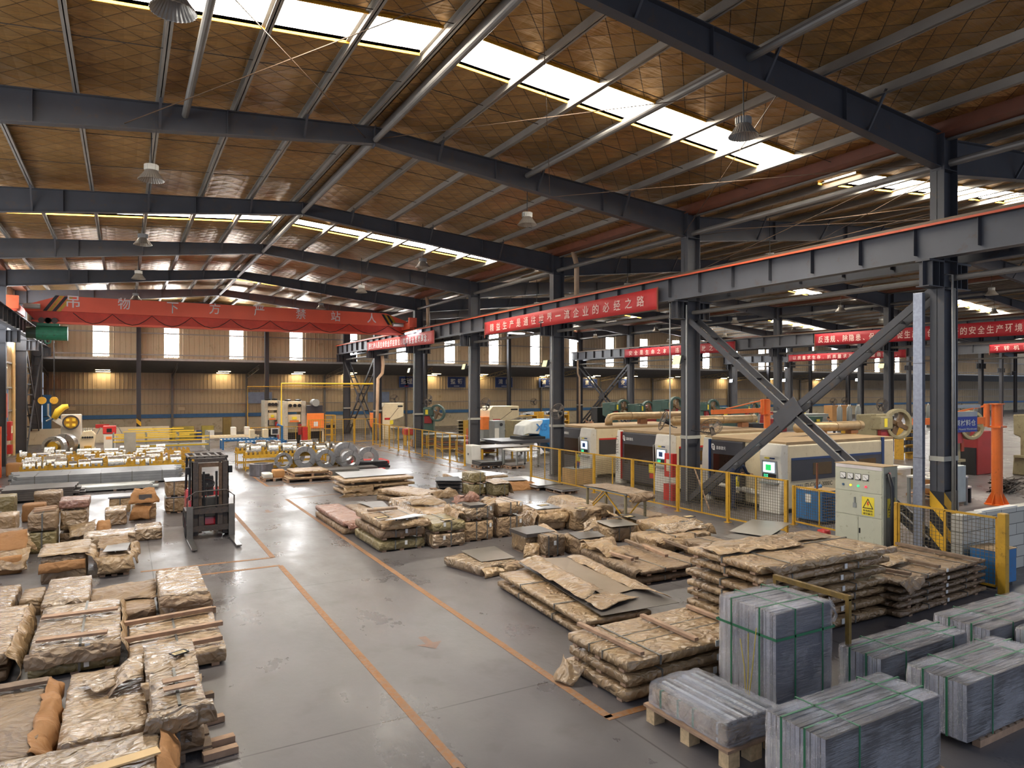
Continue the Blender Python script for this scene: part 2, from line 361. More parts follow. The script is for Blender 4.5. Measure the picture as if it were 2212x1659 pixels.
struct(ar.build('floor_line', mat('floor_paint_faded','#866654',.6,var=.15,dirt='#6a6262',dirt_amt=.8)))

tr = 0; FRINGE = mat('insulation_fringe','#e0a02c',.8,var=.25,scale=9)
# ceilings: insulation foil on each slope, cut by the translucent roof-light strips
for b in range(6):
    xr = (CX[b]+CX[b+1])/2
    for sgn, xa, xb in ((-1, CX[b]+.35, xr-.02), (1, xr+.02, CX[b+1]-.35)):
        mb = MB(); sk = MB(); y0 = 1.0
        xs0, xs1 = (xa+.9, xb-.3) if sgn < 0 else (xa+.3, xb-.9)
        def pl(m_, x0, x1, ya, yb): 
            m_.add([(x0,ya,zceil(b,x0)),(x1,ya,zceil(b,x1)),(x1,yb,zceil(b,x1)),(x0,yb,zceil(b,x0)),
                    (x0,ya,zceil(b,x0)+.08),(x1,ya,zceil(b,x1)+.08),(x1,yb,zceil(b,x1)+.08),(x0,yb,zceil(b,x0)+.08)],
                   [(0,3,2,1),(4,5,6,7),(0,1,5,4),(1,2,6,5),(2,3,7,6),(3,0,4,7)])
        for (s0,s1) in SKY+[(YW,YW)]:
            pl(mb, xa, xb, y0, s0)
            if s1 > s0:
                for (u,v) in ((xa,xs0),(xs1,xb)): pl(mb, u, v, s0, s1)
                o = MB(); pl(o, xs0, xs1, s0, s1); o.v = [(x,y,z+.07) for x,y,z in o.v]
                n_ = 'window_%d' % (len([q for q in bpy.data.objects if q.name.startswith('window_')])+1)
                struct(o.build(n_, SKYM))
                for yy in (s0-.03,s1):
                    e_ = MB(); e_.add([(xs0,yy,zceil(b,xs0)-.05),(xs1,yy,zceil(b,xs1)-.05),(xs1,yy,zceil(b,xs1)+.075),(xs0,yy,zceil(b,xs0)+.075),(xs0,yy+.03,zceil(b,xs0)-.05),(xs1,yy+.03,zceil(b,xs1)-.05),(xs1,yy+.03,zceil(b,xs1)+.075),(xs0,yy+.03,zceil(b,xs0)+.075)],[(0,1,2,3),(7,6,5,4),(0,4,5,1),(3,2,6,7)])
                    tr += 1; struct(e_.build('trim_%d'%tr, FRINGE))
            y0 = s1
        struct(mb.build('ceiling', FOIL))
# ridge and valley closers
for b in range(6):
    xr = (CX[b]+CX[b+1])/2; tr += 1
    struct(MB().prism([(xr-.2,10.80),(xr,10.815),(xr+.2,10.80),(xr,10.86)],1,YW,'y').build('trim_%d'%tr, mat('ridge_cap','#4a3824',.7)))
GUT = mat('gutter_red_brown','#7a4630',.6)
for i in range(0,7):
    z = 9.86; tr += 1; x = CX[i]
    struct(MB().prism([(x-.36,z+.06),(x-.34,z+.06),(x-.3,z-.2),(x+.3,z-.2),(x+.34,z+.06),(x+.36,z+.06),(x+.36,z+.1),(x+.32,z+.1),(x+.28,z-.17),(x-.28,z-.17),(x-.32,z+.1),(x-.36,z+.1)],1,YW,'y').build('trim_%d'%tr, GUT))

# purlins
PSET = [.25, 1.78, 3.35, 4.93, 6.5, 8.07, 9.64, 10.85]
for b in range(6):
    xr = (CX[b]+CX[b+1])/2; half = (CX[b+1]-CX[b])/2
    for sgn, side in ((-1,'left'),(1,'right')):
        for k, d in enumerate(PSET):
            d = min(d*(half/10.975) if k else d, half-.12)
            x = xr+sgn*d; z = zceil(b,x)
            pr = [(x-.01,z-.2),(x+.01,z-.2),(x+.01,z-.02),(x+.075,z-.02),(x+.075,z),(x-.01,z)] if sgn > 0 else [(x-.01,z-.2),(x+.01,z-.2),(x+.01,z),(x-.075,z),(x-.075,z-.02),(x-.01,z-.02)]
            m_ = MB().prism(pr, 1, YW-.1, 'y'); m_.box(x-.06,1,z-.2,x+.06,YW-.1,z-.19)
            tag(m_.build('roof_purlin', PURL), f'galvanised roof purlin, {ORD[k]} from the ridge on the {side} slope of the {BAYS[b]}', 'purlin', f'roof purlins of the {BAYS[b]}')
# frames
def rafter(b, i):
    y = FY[i]; xa, xb = CX[b], CX[b+1]; xr = (xa+xb)/2
    root = thing('roof_beam', f'dark grey tapered roof beam on the {ORD[i]} frame of the {BAYS[b]}', 'beam', (xr,y,0), 0, 'tapered roof beams')
    zt = lambda x: zceil(b,x)-.205
    for sgn in (-1,1):
        m_ = MB(); xe = (xb-xr-.28)*sgn
        dr, de = .42, .8
        P = [(0,zt(xr)),(xe,zt(xr+xe)),(xe,zt(xr+xe)-de),(0,zt(xr)-dr)]
        m_.prism(P, -.006,.006,'y')
        for (p,q) in ((P[0],P[1]),(P[3],P[2])):
            m_.bar((p[0],0,p[1]),(q[0],0,q[1]),.22,.018)
        m_.box(xe-.012*sgn,-.11,zt(xr+xe)-de-.06, xe+.012*sgn,.11,zt(xr+xe))
        for fr in (.33,.68):
            xx = xe*fr; zz = zt(xr+xx); m_.box(xx-.006,-.1,zz-(dr+(de-dr)*fr),xx+.006,.1,zz)
        m_.build('girder_half', DARKST, root)
        if b < 2:
            for k in (1,3,5):
                xx = sgn*PSET[k]*((CX[b+1]-CX[b])/21.95); zz = zceil(b,xr+xx)
                dd = dr+(de-dr)*abs(xx/xe)
                MB().bar((xx,0.0,zz-.2-dd),(xx,-.45,zz-.12),.05,.05).build('fly_brace', DARKST, root)
    m_ = MB(); m_.box(-.012,-.11,zt(xr)-.5,.012,.11,zt(xr)+.03); m_.build('apex_plate', DARKST, root)
    return root
for b in range(6):
    for i in range(len(FY)):
        if b >= 3 and i < 3: continue
        if b == 2 and i < 1: continue
        rafter(b, i)
# columns (H sections) with crane corbels
COLN = ['left column row','middle column row','second column row','third column row','fourth column row','fifth column row','sixth column row']
def hcol(m_, x, y, z0, z1, dx, dy, tw=.012, tf=.02):
    m_.box(x-dx/2, y-dy/2, z0, x-dx/2+tf, y+dy/2, z1); m_.box(x+dx/2-tf, y-dy/2, z0, x+dx/2, y+dy/2, z1)
    m_.box(x-dx/2, y-tw/2, z0, x+dx/2, y+tw/2, z1)
CLAMP = mat('clamp_band','#a9a69a',.5)
def column(ci, i):
    x, y = CX[ci], FY[i]
    root = thing('steel_column', f'dark grey steel H column, {ORD[i]} in the {COLN[ci]}', 'column', (x,y,0), 0, 'steel columns')
    m_ = MB(); hcol(m_,0,0,.02,9.75,.56,.32); m_.box(-.3,-.22,0,.3,.22,.025)
    for z in (6.1,6.75,8.85): 
        for s in (-1,1): m_.box(-.26,.006*s,z,.26,.155*s,z+.014)
    m_.build('shaft', DARKST, root)
    for s in ((-1,1) if 0 < ci < 6 else ((1,) if ci == 0 else (-1,))):
        k = MB(); k.box(.28*s,-.006,6.15,.86*s,.006,6.72); k.box(.28*s,-.15,6.13,.86*s,.15,6.15); k.box(.28*s,-.16,6.7,.86*s,.16,6.745)
        for q in (.45,.72): k.box(q*s-.008,-.15,6.15,q*s+.008,.15,6.7)
        k.build('corbel', DARKST, root)
    if ci in (1,2):
        b_ = MB(); z = 2.15
        b_.box(-.3,-.17,z,.3,-.165,z+.11); b_.box(-.305,-.17,z,-.3,.17,z+.11); b_.build('clamp_band', CLAMP, root)
    return root
COLS = {}
for ci in range(7):
    for i in range(len(FY)):
        if ci == 0 and i < 4 or ci == 2 and i < 2 or ci >= 3 and i < 4: continue
        if ci == 1 and i < 1: continue
        COLS[ci,i] = column(ci,i)
# ridge and eave tie tubes
TUBE = mat('tie_tube','#77736f',.5,metal=.3,var=.1)
for b in range(3):
    xr = (CX[b]+CX[b+1])/2
    for i in range(len(FY)-1):
        if b and i < 2: continue
        ga, gb = FY[i]+.13, FY[i+1]-.13
        lb = f'between frames {NUM[i+1]} and {NUM[i+2]}, right side of {BAYS[b]}'
        if b < 2: tag(MB().cyl((xr,ga,10.2),(xr,gb,10.2),.075,12).build('tie_tube', TUBE), f'ridge tie tube {lb}', 'tube', 'round tie tubes')
        x = CX[b+1]
        tag(MB().cyl((x-.05,FY[i]+.17,9.0),(x-.05,FY[i+1]-.17,9.0),.085,12).build('tie_tube', TUBE), f'eaves tie tube {lb}', 'tube', 'round tie tubes')
        tag(MB().cyl((x-.05,FY[i]+.17,6.35),(x-.05,FY[i+1]-.17,6.35),.07,12).build('tie_tube', TUBE), f'low tie tube {lb}', 'tube', 'round tie tubes')
for (x,i,nm) in ((1.2,1,'left of the ridge'),(10.15,1,'right of the ridge')):
    z = zceil(0,x)-.42
    tag(MB().cyl((x,FY[0],z),(x,FY[2]-.1,z),.075,12).build('tie_tube', TUBE), f'grey round tie tube on the near roof slope {nm}', 'tube', 'round tie tubes')
# bracing rods under the roof
ROD = mat('bracing_rod','#5f4a38',.5,metal=.3)
rods = [((5.6,FY[1],10.25),(11,FY[2],9.55),'first'),((11,FY[1],9.6),(5.6,FY[2],10.25),'second'),((5.4,FY[1],10.25),(0,FY[2],9.6),'third'),((0,FY[1],9.6),(5.4,FY[2],10.25),'fourth'),
        ((11,FY[1],9.55),(16.3,FY[2],9.0),'fifth'),((16.3,FY[1],9.0),(11,FY[2],9.5),'sixth')]
for a,b_,k in rods:
    tag(MB().bar(a,b_,.015,.015).build('bracing_rod', ROD), f'thin diagonal roof bracing rod, {k} in the roof panel nearest the camera', 'rod', 'roof bracing rods')
for k,(a,b_) in enumerate([((16.9,FY[1],9.0),(23,FY[2],9.4)),((23,FY[1],9.4),(16.9,FY[2],9.0)),((16.6,FY[1]+.2,9.2),(16.6,FY[2]-.2,7.7)),((16.6,FY[1]+.2,7.8),(16.6,FY[2]-.2,9.1)),((17,FY[2],9.0),(25,FY[3],9.5)),((16.9,FY[2],7.8),(22,FY[1],9.4))]):
    tag(MB().bar(a,b_,.015,.015).build('bracing_rod', ROD), f'thin bracing rod behind the middle column row, {ORD[k]} of six', 'rod', 'roof bracing rods')
# sag rods between purlins
SAG = mat('sag_rod','#4a4038',.6)
for b in range(2):
    xr = (CX[b]+CX[b+1])/2
    for i in range(1,len(FY)-1):
        for fr in (.33,.67):
            if b and i < 2: continue
            y = FY[i]+(FY[i+1]-FY[i])*fr
            for sgn,side in ((-1,'left'),(1,'right')):
                m_ = MB()
                for k in range(len(PSET)-1):
                    xa, xb = xr+sgn*PSET[k], xr+sgn*PSET[k+1]
                    m_.bar((xa,y+.06*(k%2),zceil(b,xa)-.1),(xb,y+.06*(k%2),zceil(b,xb)-.1),.014)
                tag(m_.build('sag_rod', SAG), f'{"nearer" if fr<.5 else "farther"} sag rod line past frame {NUM[i+1]}, {side} slope, {BAYS[b]}', 'rod', 'sag rods')

# crane runways
RUNW = mat('runway_steel','#5b5c62',.5,var=.1,scale=1,dirt='#5a4a3c',dirt_amt=.2)
def runway(x, y0, y1, label, face=-1):
    root = thing('crane_runway', label, 'crane rail', (x,y0,0), 0, 'crane runway beams')
    L_ = y1-y0; m_ = MB(); zb, zt = 6.756, 7.54
    m_.box(-.006,0,zb,.006,L_,zt); m_.box(-.15,0,zb,.15,L_,zb+.02); m_.box(-.17,0,zt-.02,.17,L_,zt)
    m_.build('girder', RUNW, root)
    s_ = MB(); y = .35
    while y < L_:
        for q in (-1,1): s_.box(.006*q,y-.006,zb+.12 ,.14*q,y+.006,zt-.02)
        y += 1.37
    s_.build('web_stiffeners', DARKST, root)['kind'] = 'stuff'
    MB().box(-.035,0,zt,.035,L_,zt+.09).build('rail', mat('rail_steel','#6a5a4c',.5,metal=.5), root)
    return root
r1 = runway(16.0, -2, 58.9, 'long dark crane runway beam with an orange power line along its top')
MB().bar((-.2,0,7.50),(-.2,60.9,7.50),.05,.05).build('power_rail', mat('power_rail_orange','#e0603a',.5), r1)
runway(17.3, -2, 58.9, 'crane runway beam just behind the one with the orange power line')
runway(40.1, 12, 58.9, 'crane runway beam carrying the two distant banners, second column row')
runway(41.5, 12, 58.9, 'crane runway beam on the far side of the second column row')
runway(61.9, 20, 58.9, 'crane runway beam in the farthest visible row, carrying small banners')
runway(-4.75, 34, 58.9, 'crane runway beam along the left wall', 1)

# X braces between columns: two channels with batten plates
def xbrace(x, ya, yb, label, zt=6.1, wd=.42):
    root = thing('cross_brace', label, 'brace', (x,(ya+yb)/2,0)); h = (yb-ya)/2-.15
    for s in (-1,1):
        m_ = MB(); p = Vector((0,-h*s,.15)); q = Vector((0,h*s,zt))
        for o in (-wd/2,wd/2):
            m_.bar(p+Vector((o,0,0)), q+Vector((o,0,0)), .06, .17, up=(1,0,0) if False else (0,0,1))
        m_.build('diagonal', DARKST, root)
        k = MB(); n = 9
        for i in range(1,n):
            c = p.lerp(q, i/n); d = (q-p).normalized()
            k.bar(c-Vector((wd/2,0,0)), c+Vector((wd/2,0,0)), .09, .012, up=d)
        k.build('batten_plates', DARKST, root)['kind'] = 'stuff'
    MB().bar((-.29,.36,zt/2-.22),(-.29,-.36,zt/2+.36),.5,.012,up=(1,0,0)).build('gusset_plate', DARKST, root)
    return root
xbrace(16.6, FY[1], FY[2], 'big dark steel X brace in front of the laser cutters')
xbrace(16.6, FY[6], FY[7], 'dark steel X brace at the far end of the middle column row')
xbrace(40.8, FY[6], FY[7], 'dark steel X brace in the second column row by the end wall')
xbrace(-5.3, FY[6], FY[7], 'dark steel X brace against the left wall at the far end')
# galvanised tray and conduits on the near column
c1 = (CX[1], FY[1])
o = thing('cable_tray','tall bright galvanised cable trunking on the nearest steel column','cable tray',(c1[0]-.42,c1[1]+.33,0))
m_ = MB(); m_.box(-.06,-.11,0,.06,.11,6.05); m_.build('trunking', mat('bright_galv','#9296a2',.35,metal=.5,var=.15,scale=14), o, bevel=.008)
for z in (2.2,4.4): MB().box(-.063,-.113,z,.063,.113,z+.012).build('joint_strip', DARKST, o)
o = thing('conduit_pair','two thin grey conduit pipes running up the nearest steel column','pipe',(c1[0]-.2,c1[1]-.3,0))
for dx in (0,.09): MB().tube([(dx,0,1.0),(dx,0,6.4-.3*(dx>0)),(dx,.25,6.45-.3*(dx>0))],.024,8).build('pipe', GALV, o, smooth=True)
o = thing('conduit_pipe','thin pale pipe running down the second steel column','pipe',(CX[1]-.32,FY[2]-.14,0))
MB().tube([(0,0,.1),(0,0,6.6)],.024,8).build('pipe', GALV, o)
tag(MB().tube([(CX[1]-.55,FY[2]+.4,0),(CX[1]-.55,FY[2]+.4,6.7)],.022,8).build('conduit_pipe', GALV), 'thin pale pipe standing just left of the second steel column','pipe')
for i,dx in ((3,0),(4,0),(5,0)):
    tag(MB().tube([(CX[1]-.34,FY[i]-.1,.1),(CX[1]-.34,FY[i]-.1,6.6)],.03,8).build('conduit_pipe', GALV), f'pale pipe running up the {ORD[i]} column of the middle row','pipe')
HAZ = mat('hazard_yellow','#e2ac22',.5)
hz = thing('hazard_stripes','yellow and black hazard stripes on the foot of the nearest steel column','marking',(c1[0],c1[1],0))
m_ = MB()
for z in (.05,.75): m_.add([(-.285,-.162,z+.35),(-.285,.162,z+.7),(-.285,.162,z+.35),(-.285,-.162,z)],[(0,1,2,3)]); m_.add([(-.285,-.164,z+.7),(.285,-.164,z+.2),(.285,-.164,z-.05),(-.285,-.164,z+.42)],[(0,1,2,3)])
m_.build('yellow_band', HAZ, hz)
MB().box(-.284,-.1625,.02,.284,.1625,1.45).build('black_band', BLACK, hz)

# ------------------------------------------------------------------ end walls
def ribbed(x0, x1, y, z0, z1, cut=(), per=.36, dep=.035):
    """profiled wall sheet on the plane Y=y, ribs towards -Y; cut = list of (xa,xb,za,zb) openings"""
    m_ = MB(); xs = [x0]; x = x0
    edges = sorted(set([x0,x1]+[c for q in cut for c in q[:2]]))
    for a, b_ in zip(edges[:-1], edges[1:]):
        spans = [(z0,z1)]
        for q in cut:
            if q[0] <= a+1e-4 and q[1] >= b_-1e-4:
                ns = []
                for s in spans:
                    if q[2] > s[0]: ns.append((s[0],min(s[1],q[2])))
                    if q[3] < s[1]: ns.append((max(s[0],q[3]),s[1]))
                spans = ns
        for (za,zb) in spans:
            if zb-za < .01: continue
            n = max(1, round((b_-a)/per)); st = (b_-a)/n
            pts = []
            for k in range(n):
                xx = a+k*st; pts += [(xx,y),(xx+st*.72,y),(xx+st*.78,y-dep),(xx+st*.94,y-dep)]
            pts.append((b_,y))
            m_.add([(p[0],p[1],za) for p in pts]+[(p[0],p[1],zb) for p in pts], [(i,i+1,len(pts)+i+1,len(pts)+i) for i in range(len(pts)-1)])
    return m_
wx = [-1.48+4.66*k for k in range(-0,24)]
cuts = [(x-.5,x+.5,6.3,9.3) for x in wx]
o = struct(ribbed(-5.6,138,YW,6.1,10.9,cuts).build('wall_back', WALL, fix=False))
nw = len([q for q in bpy.data.objects if q.name.startswith('window_')])
for k,x in enumerate(wx):
    o = struct(MB().box(x-.5,YW-.01,6.25,x+.5,YW+.02,9.3).build('window_%d'%(nw+k+1), WINM))
    MB().box(x-.52,YW-.05,8.03,x+.52,YW-.03,8.08).build('glazing_bar', GALV, o)
for z,nm in ((8.05,'upper'),(6.42,'lower')):
    tr += 1; struct(MB().box(-5.6,YW-.1,z-.05,138,YW-.06,z+.05).build('trim_%d'%tr, PURL))
tr += 1; struct(MB().box(-5.6,YW-.15,5.98,138,YW,6.15).build('trim_%d'%tr, GALV))
# wind columns on the end wall
k = 0
for b in range(4):
    for fr in (.287,.703) if b == 0 else (.3,.66):
        x = CX[b]+(CX[b+1]-CX[b])*fr; m_ = MB(); hcol(m_,0,0,0,10.2,.3,.34)
        root = thing('wind_column', f'dark grey wind column on the end wall, {ORD[k]} from the left', 'column', (x,YW-.45,0), 0, 'wind columns'); m_.build('shaft', DARKST, root)
        if b == 0 and k == 0:
            m2 = MB()
            for z in (.55,1.25): m2.add([(-.16,-.18,z+.4),(.16,-.18,z+.1),(.16,-.18,z-.22),(-.16,-.18,z+.08)],[(0,1,2,3)])
            m2.build('hazard_band', HAZ, root)
        k += 1
# lean-to behind the end wall
lz = lambda y: 6.0-(y-YW)*(6.0-5.25)/(YL-YW)
m_ = MB(); n = 24
for i in range(n):
    y0, y1 = YW+(YL-YW)*i/n, YW+(YL-YW)*(i+1)/n
    m_.prism([(y0,lz(y0)),(y0+(y1-y0)*.6,lz(y0)-.0),(y0+(y1-y0)*.7,lz(y1)-.05),(y1,lz(y1)-.05),(y1,lz(y1)+.03),(y0,lz(y0)+.05)], -5.6, 165, 'x')
struct(m_.build('ceiling', LEANM))
for k,x in enumerate([-1.5,7.6,14.0,18.8,27.5,33.0,41,47.5,53,60,69,78,88]):
    mb_ = MB()
    for q in range(2):
        ya = YL-.32-1.18*q; yb = ya-(.22 if q == 0 else .1); mb_.add([(x-.5,yb,lz(yb)-.06),(x+.5,yb,lz(yb)-.06),(x+.5,ya,lz(ya)-.06),(x-.5,ya,lz(ya)-.06)],[(0,3,2,1)])
    struct(mb_.build('window_%d'%(60+k), LEANE, fix=False))
struct(ribbed(-5.6,165,YL,1.3,5.3,[],per=.31,dep=.03).build('wall_back', WALL, fix=False))
struct(MB().box(-5.6,YL-.06,0,165,YL+.2,1.3).build('wall_back', WALLP))
for z0,z1,m__ in ((1.36,1.68,mat('stripe_blue','#3f6f9e',.5)),(3.76,3.84,PURL),(2.5,2.57,PURL)):
    tr += 1; struct(MB().box(-5.6,YL-.12,z0,165,YL-.05,z1).build('trim_%d'%tr, m__))
TRUSS = mat('truss_paint','#a79468',.55)
for k,x in enumerate([-5.3,3.6,9.6,16.6,24.8,33,40.8,49,57,62.6,70,78,84.4]):
    root = thing('lean_to_truss', f'light lattice roof truss of the lean-to with its wall post, {ORD[k]} from the left', 'truss', (x,YW,0), 0, 'lean-to trusses')
    m_ = MB(); m_.bar((0,.1,5.8),(0,YL-YW-.1,5.1),.05); m_.bar((0,.1,5.45),(0,YL-YW-.1,4.75),.05)
    for i in range(12):
        y0 = .1+(YL-YW-.2)*i/12; y1 = .1+(YL-YW-.2)*(i+1)/12; zz = lambda y: 5.8-.7*(y-.1)/(YL-YW-.2)
        a, b_ = ((y0,zz(y0)),(y1,zz(y1)-.35)) if i%2 else ((y0,zz(y0)-.35),(y1,zz(y1)))
        m_.bar((0,)+a,(0,)+b_,.03)
    m_.build('lattice', TRUSS if k > 3 else LEANM, root)
    MB().box(-.09,YL-YW-.25,0,.09,YL-YW-.1,5.15).build('post', TUBE, root)
# left wall, far part
XL = -5.68
struct(MB().box(XL-.1,20,0,XL,YL,1.2).build('wall_left', WALLP))
m_ = MB(); y = 20
while y < YL:
    m_.box(XL-.1,y,1.2,XL-.06,y+.4,10); m_.box(XL-.1,y+.4,1.2,XL-.03,y+.46,10); y += .46
struct(m_.build('wall_left', WALL))
for z in (2.6,3.9,5.3,8.2):
    tr += 1; struct(MB().box(XL-.05,20,z-.05,XL+.08,YL,z+.04).build('trim_%d'%tr, PURL))
for k,(y0,y1,z0,z1) in enumerate([(43.5,45.2,6.3,8.6),(47.6,49.2,6.3,8.6),(52,53.5,6.3,8.6)]):
    struct(MB().box(XL-.05,y0,z0,XL-.02,y1,z1).build('window_%d'%(80+k), WINM))
for k,y0 in enumerate([8,14,20,26,32,38]):      # out-of-view glow panels added to brighten the hall, not known windows
    struct(MB().box(XL-.05,y0,5.6,XL-.02,y0+4.2,8.8).build('window_%d'%(91+k), SIDE_FILL))
o = struct(MB().box(XL-.05,42.6,1.25,XL-.01,47.5,3.8).build('window_90', mat('grey_pane','#c8ccc8',.3)))
fr = MB()
for y in (42.6,44.2,45.8,47.4): fr.box(XL-.03,y-.04,1.25,XL+.03,y+.04,3.8)
for z in (1.27,2.5,3.78): fr.box(XL-.03,42.6,z-.04,XL+.03,47.5,z+.04)
fr.build('window_frame', mat('frame_blue','#5f84b4',.5), o)
# ------------------------------------------------------------------ wrapped packs
_seed = [0]
def fz(p, s=1.0):
    return noise.noise_vector(Vector(p)*s)
def crumple(L, W, H, amp, m, name, parent, loc=(0,0,0), step=.09, tuck=0, sag=0):
    """a box wrapped in paper: gridded, its faces pushed in and out in creases, corners softened"""
    _seed[0] += 1; off = Vector((_seed[0]*3.7, _seed[0]*1.3, _seed[0]*2.1)); amp = min(amp, H*(.085 if H < .16 else .11))
    nx = max(3,min(30,round(L/step))); ny = max(3,min(26,round(W/step))); nz = max(2,min(12,round(H/(step*.7))))
    idx = {}; vs_ = []; fs = []
    def vid(i,j,k):
        if (i,j,k) in idx: return idx[i,j,k]
        x, y, z = L*i/nx, W*j/ny, H*k/nz
        ei = i in (0,nx); ej = j in (0,ny); ek = k in (0,nz)
        p = Vector((x,y,z)); n = fz(p+off, 4.5); n2 = fz(p+off*1.7, 11); r = fz(p+off*.6, 1.7)
        d = n*amp*.55+n2*amp*.5+r*amp*.4
        if k == nz: d.z += sag*(-1)*math.sin(PI*i/nx)*math.sin(PI*j/ny)
        c = min(.016, H*.1)
        if ei and ej: d += Vector((c if i == 0 else -c, c if j == 0 else -c, 0))*.5
        if ek and (ei or ej):
            d += Vector(((c if i == 0 else -c)*ei, (c if j == 0 else -c)*ej, (-c if k == nz else c*.3)))*.55
        p += d
        if k == 0: p.z = max(0.0, .3*abs(d.z))
        p.z = max(p.z, 0)
        idx[i,j,k] = len(vs_); vs_.append(tuple(p)); return idx[i,j,k]
    for i in range(nx):
        for j in range(ny):
            fs.append((vid(i,j,nz),vid(i+1,j,nz),vid(i+1,j+1,nz),vid(i,j+1,nz))); fs.append((vid(i,j,0),vid(i,j+1,0),vid(i+1,j+1,0),vid(i+1,j,0)))
    for i in range(nx):
        for k in range(nz):
            fs.append((vid(i,0,k),vid(i+1,0,k),vid(i+1,0,k+1),vid(i,0,k+1))); fs.append((vid(i+1,ny,k),vid(i,ny,k),vid(i,ny,k+1),vid(i+1,ny,k+1)))
    for j in range(ny):
        for k in range(nz):
            fs.append((vid(0,j+1,k),vid(0,j,k),vid(0,j,k+1),vid(0,j+1,k+1))); fs.append((vid(nx,j,k),vid(nx,j+1,k),vid(nx,j+1,k+1),vid(nx,j,k+1)))
    mb = MB(); mb.add(vs_, fs)
    return mb.build(name, m, parent, loc, smooth=True, fix=False)
def flap(parent, a, b, c, d, m=None, bulge=(0,0,0), amp=.03, n=10, name='paper_flap', th=.004):
    """a loose sheet of wrapping paper spanning four corners, bulging and creased"""
    _seed[0] += 1; off = Vector((_seed[0]*2.9, _seed[0], 0)); a,b,c,d = map(Vector,(a,b,c,d)); bu = Vector(bulge)
    top = []
    for j in range(n+1):
        for i in range(n+1):
            u, v = i/n, j/n; p = a.lerp(b,u).lerp(d.lerp(c,u),v)
            e = fz(p+off, 5)*amp+fz(p+off, 12)*amp*.5
            p = p+bu*(math.sin(PI*v))+e
            top.append(p)
    q = [(j*(n+1)+i, j*(n+1)+i+1, (j+1)*(n+1)+i+1, (j+1)*(n+1)+i) for j in range(n) for i in range(n)]
    mb = MB(); mb.add(top, q); o = mb.build(name, m or KRAFT, parent, smooth=True, fix=False)
    s = o.modifiers.new('thick','SOLIDIFY'); s.thickness = th; s.offset = 0
    return o
def band(L, W, H, fx=None, fy=None, wd=.03, e=.012, z0=0):
    m_ = MB()
    if fx is not None:
        x = L*fx-wd/2
        m_.box(x,-e,z0,x+wd,-e+.004,H+e); m_.box(x,W+e-.004,z0,x+wd,W+e,H+e); m_.box(x,-e,H+e-.004,x+wd,W+e,H+e)
    else:
        y = W*fy-wd/2
        m_.box(-e,y,z0,-e+.004,y+wd,H+e); m_.box(L+e-.004,y,z0,L+e,y+wd,H+e); m_.box(-e,y,H+e-.004,L+e,y+wd,H+e)
    return m_
def pack(label, x0, y0, x1, y1, z0, z1, rot=0, m=None, amp=.014, sx=(), sy=(), run='x', card=None, group=None, strap=None, name='wrapped_pack', rh=.04, sag=0, cat='package', step=.09):
    m = m or KRAFT; L, W, H = x1-x0, y1-y0, z1-z0
    root = thing(name, label, cat, (x0,y0,z0), rot, group)
    h0 = rh if run else 0
    if run:
        for f in (.12,.5,.88):
            if run == 'x': MB().box(L*f-.05,.02,0,L*f+.05,W-.02,h0+.005).build('runner', WOOD, root)
            else: MB().box(.02,W*f-.05,0,L-.02,W*f+.05,h0+.005).build('runner', WOOD, root)
    crumple(L, W, H-h0-(amp*1.3 if H > .09 else 0), amp, m, 'wrapping', root, (0,0,h0), sag=sag, step=step)
    hb = H-h0-(amp*1.0 if H > .09 else 0)
    for f in sx: band(L,W,hb,fx=f,e=.006).build('strap', strap or STRAP, root, (0,0,h0))
    for f in sy: band(L,W,hb,fy=f,e=.006).build('strap', strap or STRAP, root, (0,0,h0))
    if card:      # small white label on a face: (face, along, up)
        f, a, b = card; k = MB(); t = .07
        if f == 'f': k.box(L*a,-.022,h0+(H-h0)*b,L*a+.06,-.012,h0+(H-h0)*b+min(t*1.4,H*.5))
        else: k.box(-.022,W*a,h0+(H-h0)*b,-.012,W*a+.06,h0+(H-h0)*b+min(t*1.4,H*.5))
        k.build('label_card', WHITE, root)
    root['_d'] = (L,W,H); return root
def rect(n, l, r, zt):
    N, Lf, R = G(*n,zt), G(*l,zt), G(*r,zt); a = R-N; b = Lf-N; t = math.atan2(a.y,a.x); pu = Vector((-math.sin(t),math.cos(t),0))
    return N, a.length, max(.1, b.dot(pu)), t
LV = {1:['single'],2:['lower','upper'],3:['lowest','middle','topmost'],4:['lowest','second lowest','third','topmost'],5:['lowest','second lowest','middle','fourth','topmost'],
      6:['lowest','second lowest','third','fourth','fifth','topmost'],7:['lowest','second lowest','third','fourth','fifth','sixth','topmost']}
def stack(where, k, desc, n, l, r, zt, zb=0, jit=.03, run='x', gap=.012, L=None, W=None, **kw):
    """k wrapped packs on top of each other; corners are photo pixels at the height of the top"""
    N, L0, W0, t = rect(n, l, r, zt); L = L or L0; W = W or W0
    out = []; hh = (zt-zb)/k; rnd = random.Random(int(n[0]*7+n[1]))
    for j in range(k):
        dx, dy = rnd.uniform(-jit,jit), rnd.uniform(-jit,jit)
        lb = f'{desc}, {LV[k][j]} of {NUM[k]}, {where}' if k > 1 else f'{desc} {where}'
        z0 = zb+hh*j; x, y = N.x+dx*(j<k-1), N.y+dy*(j<k-1)
        out.append(pack(lb, x, y, x+L, y+W, z0+(gap if j else 0), z0+hh, t, run=run, **kw))
    return out
def batten(label, p, q, z, wd=.07, h=.045, m=None, group=None):
    p = Vector((p[0],p[1],0)); q = Vector((q[0],q[1],0)); d = q-p
    o = MB().box(0,-wd/2,0,d.length,wd/2,h).build('wooden_batten', m or WOOD, None, (p.x,p.y,z), bevel=.004); o.rotation_euler.z = math.atan2(d.y,d.x)
    return tag(o, label, 'batten', group)
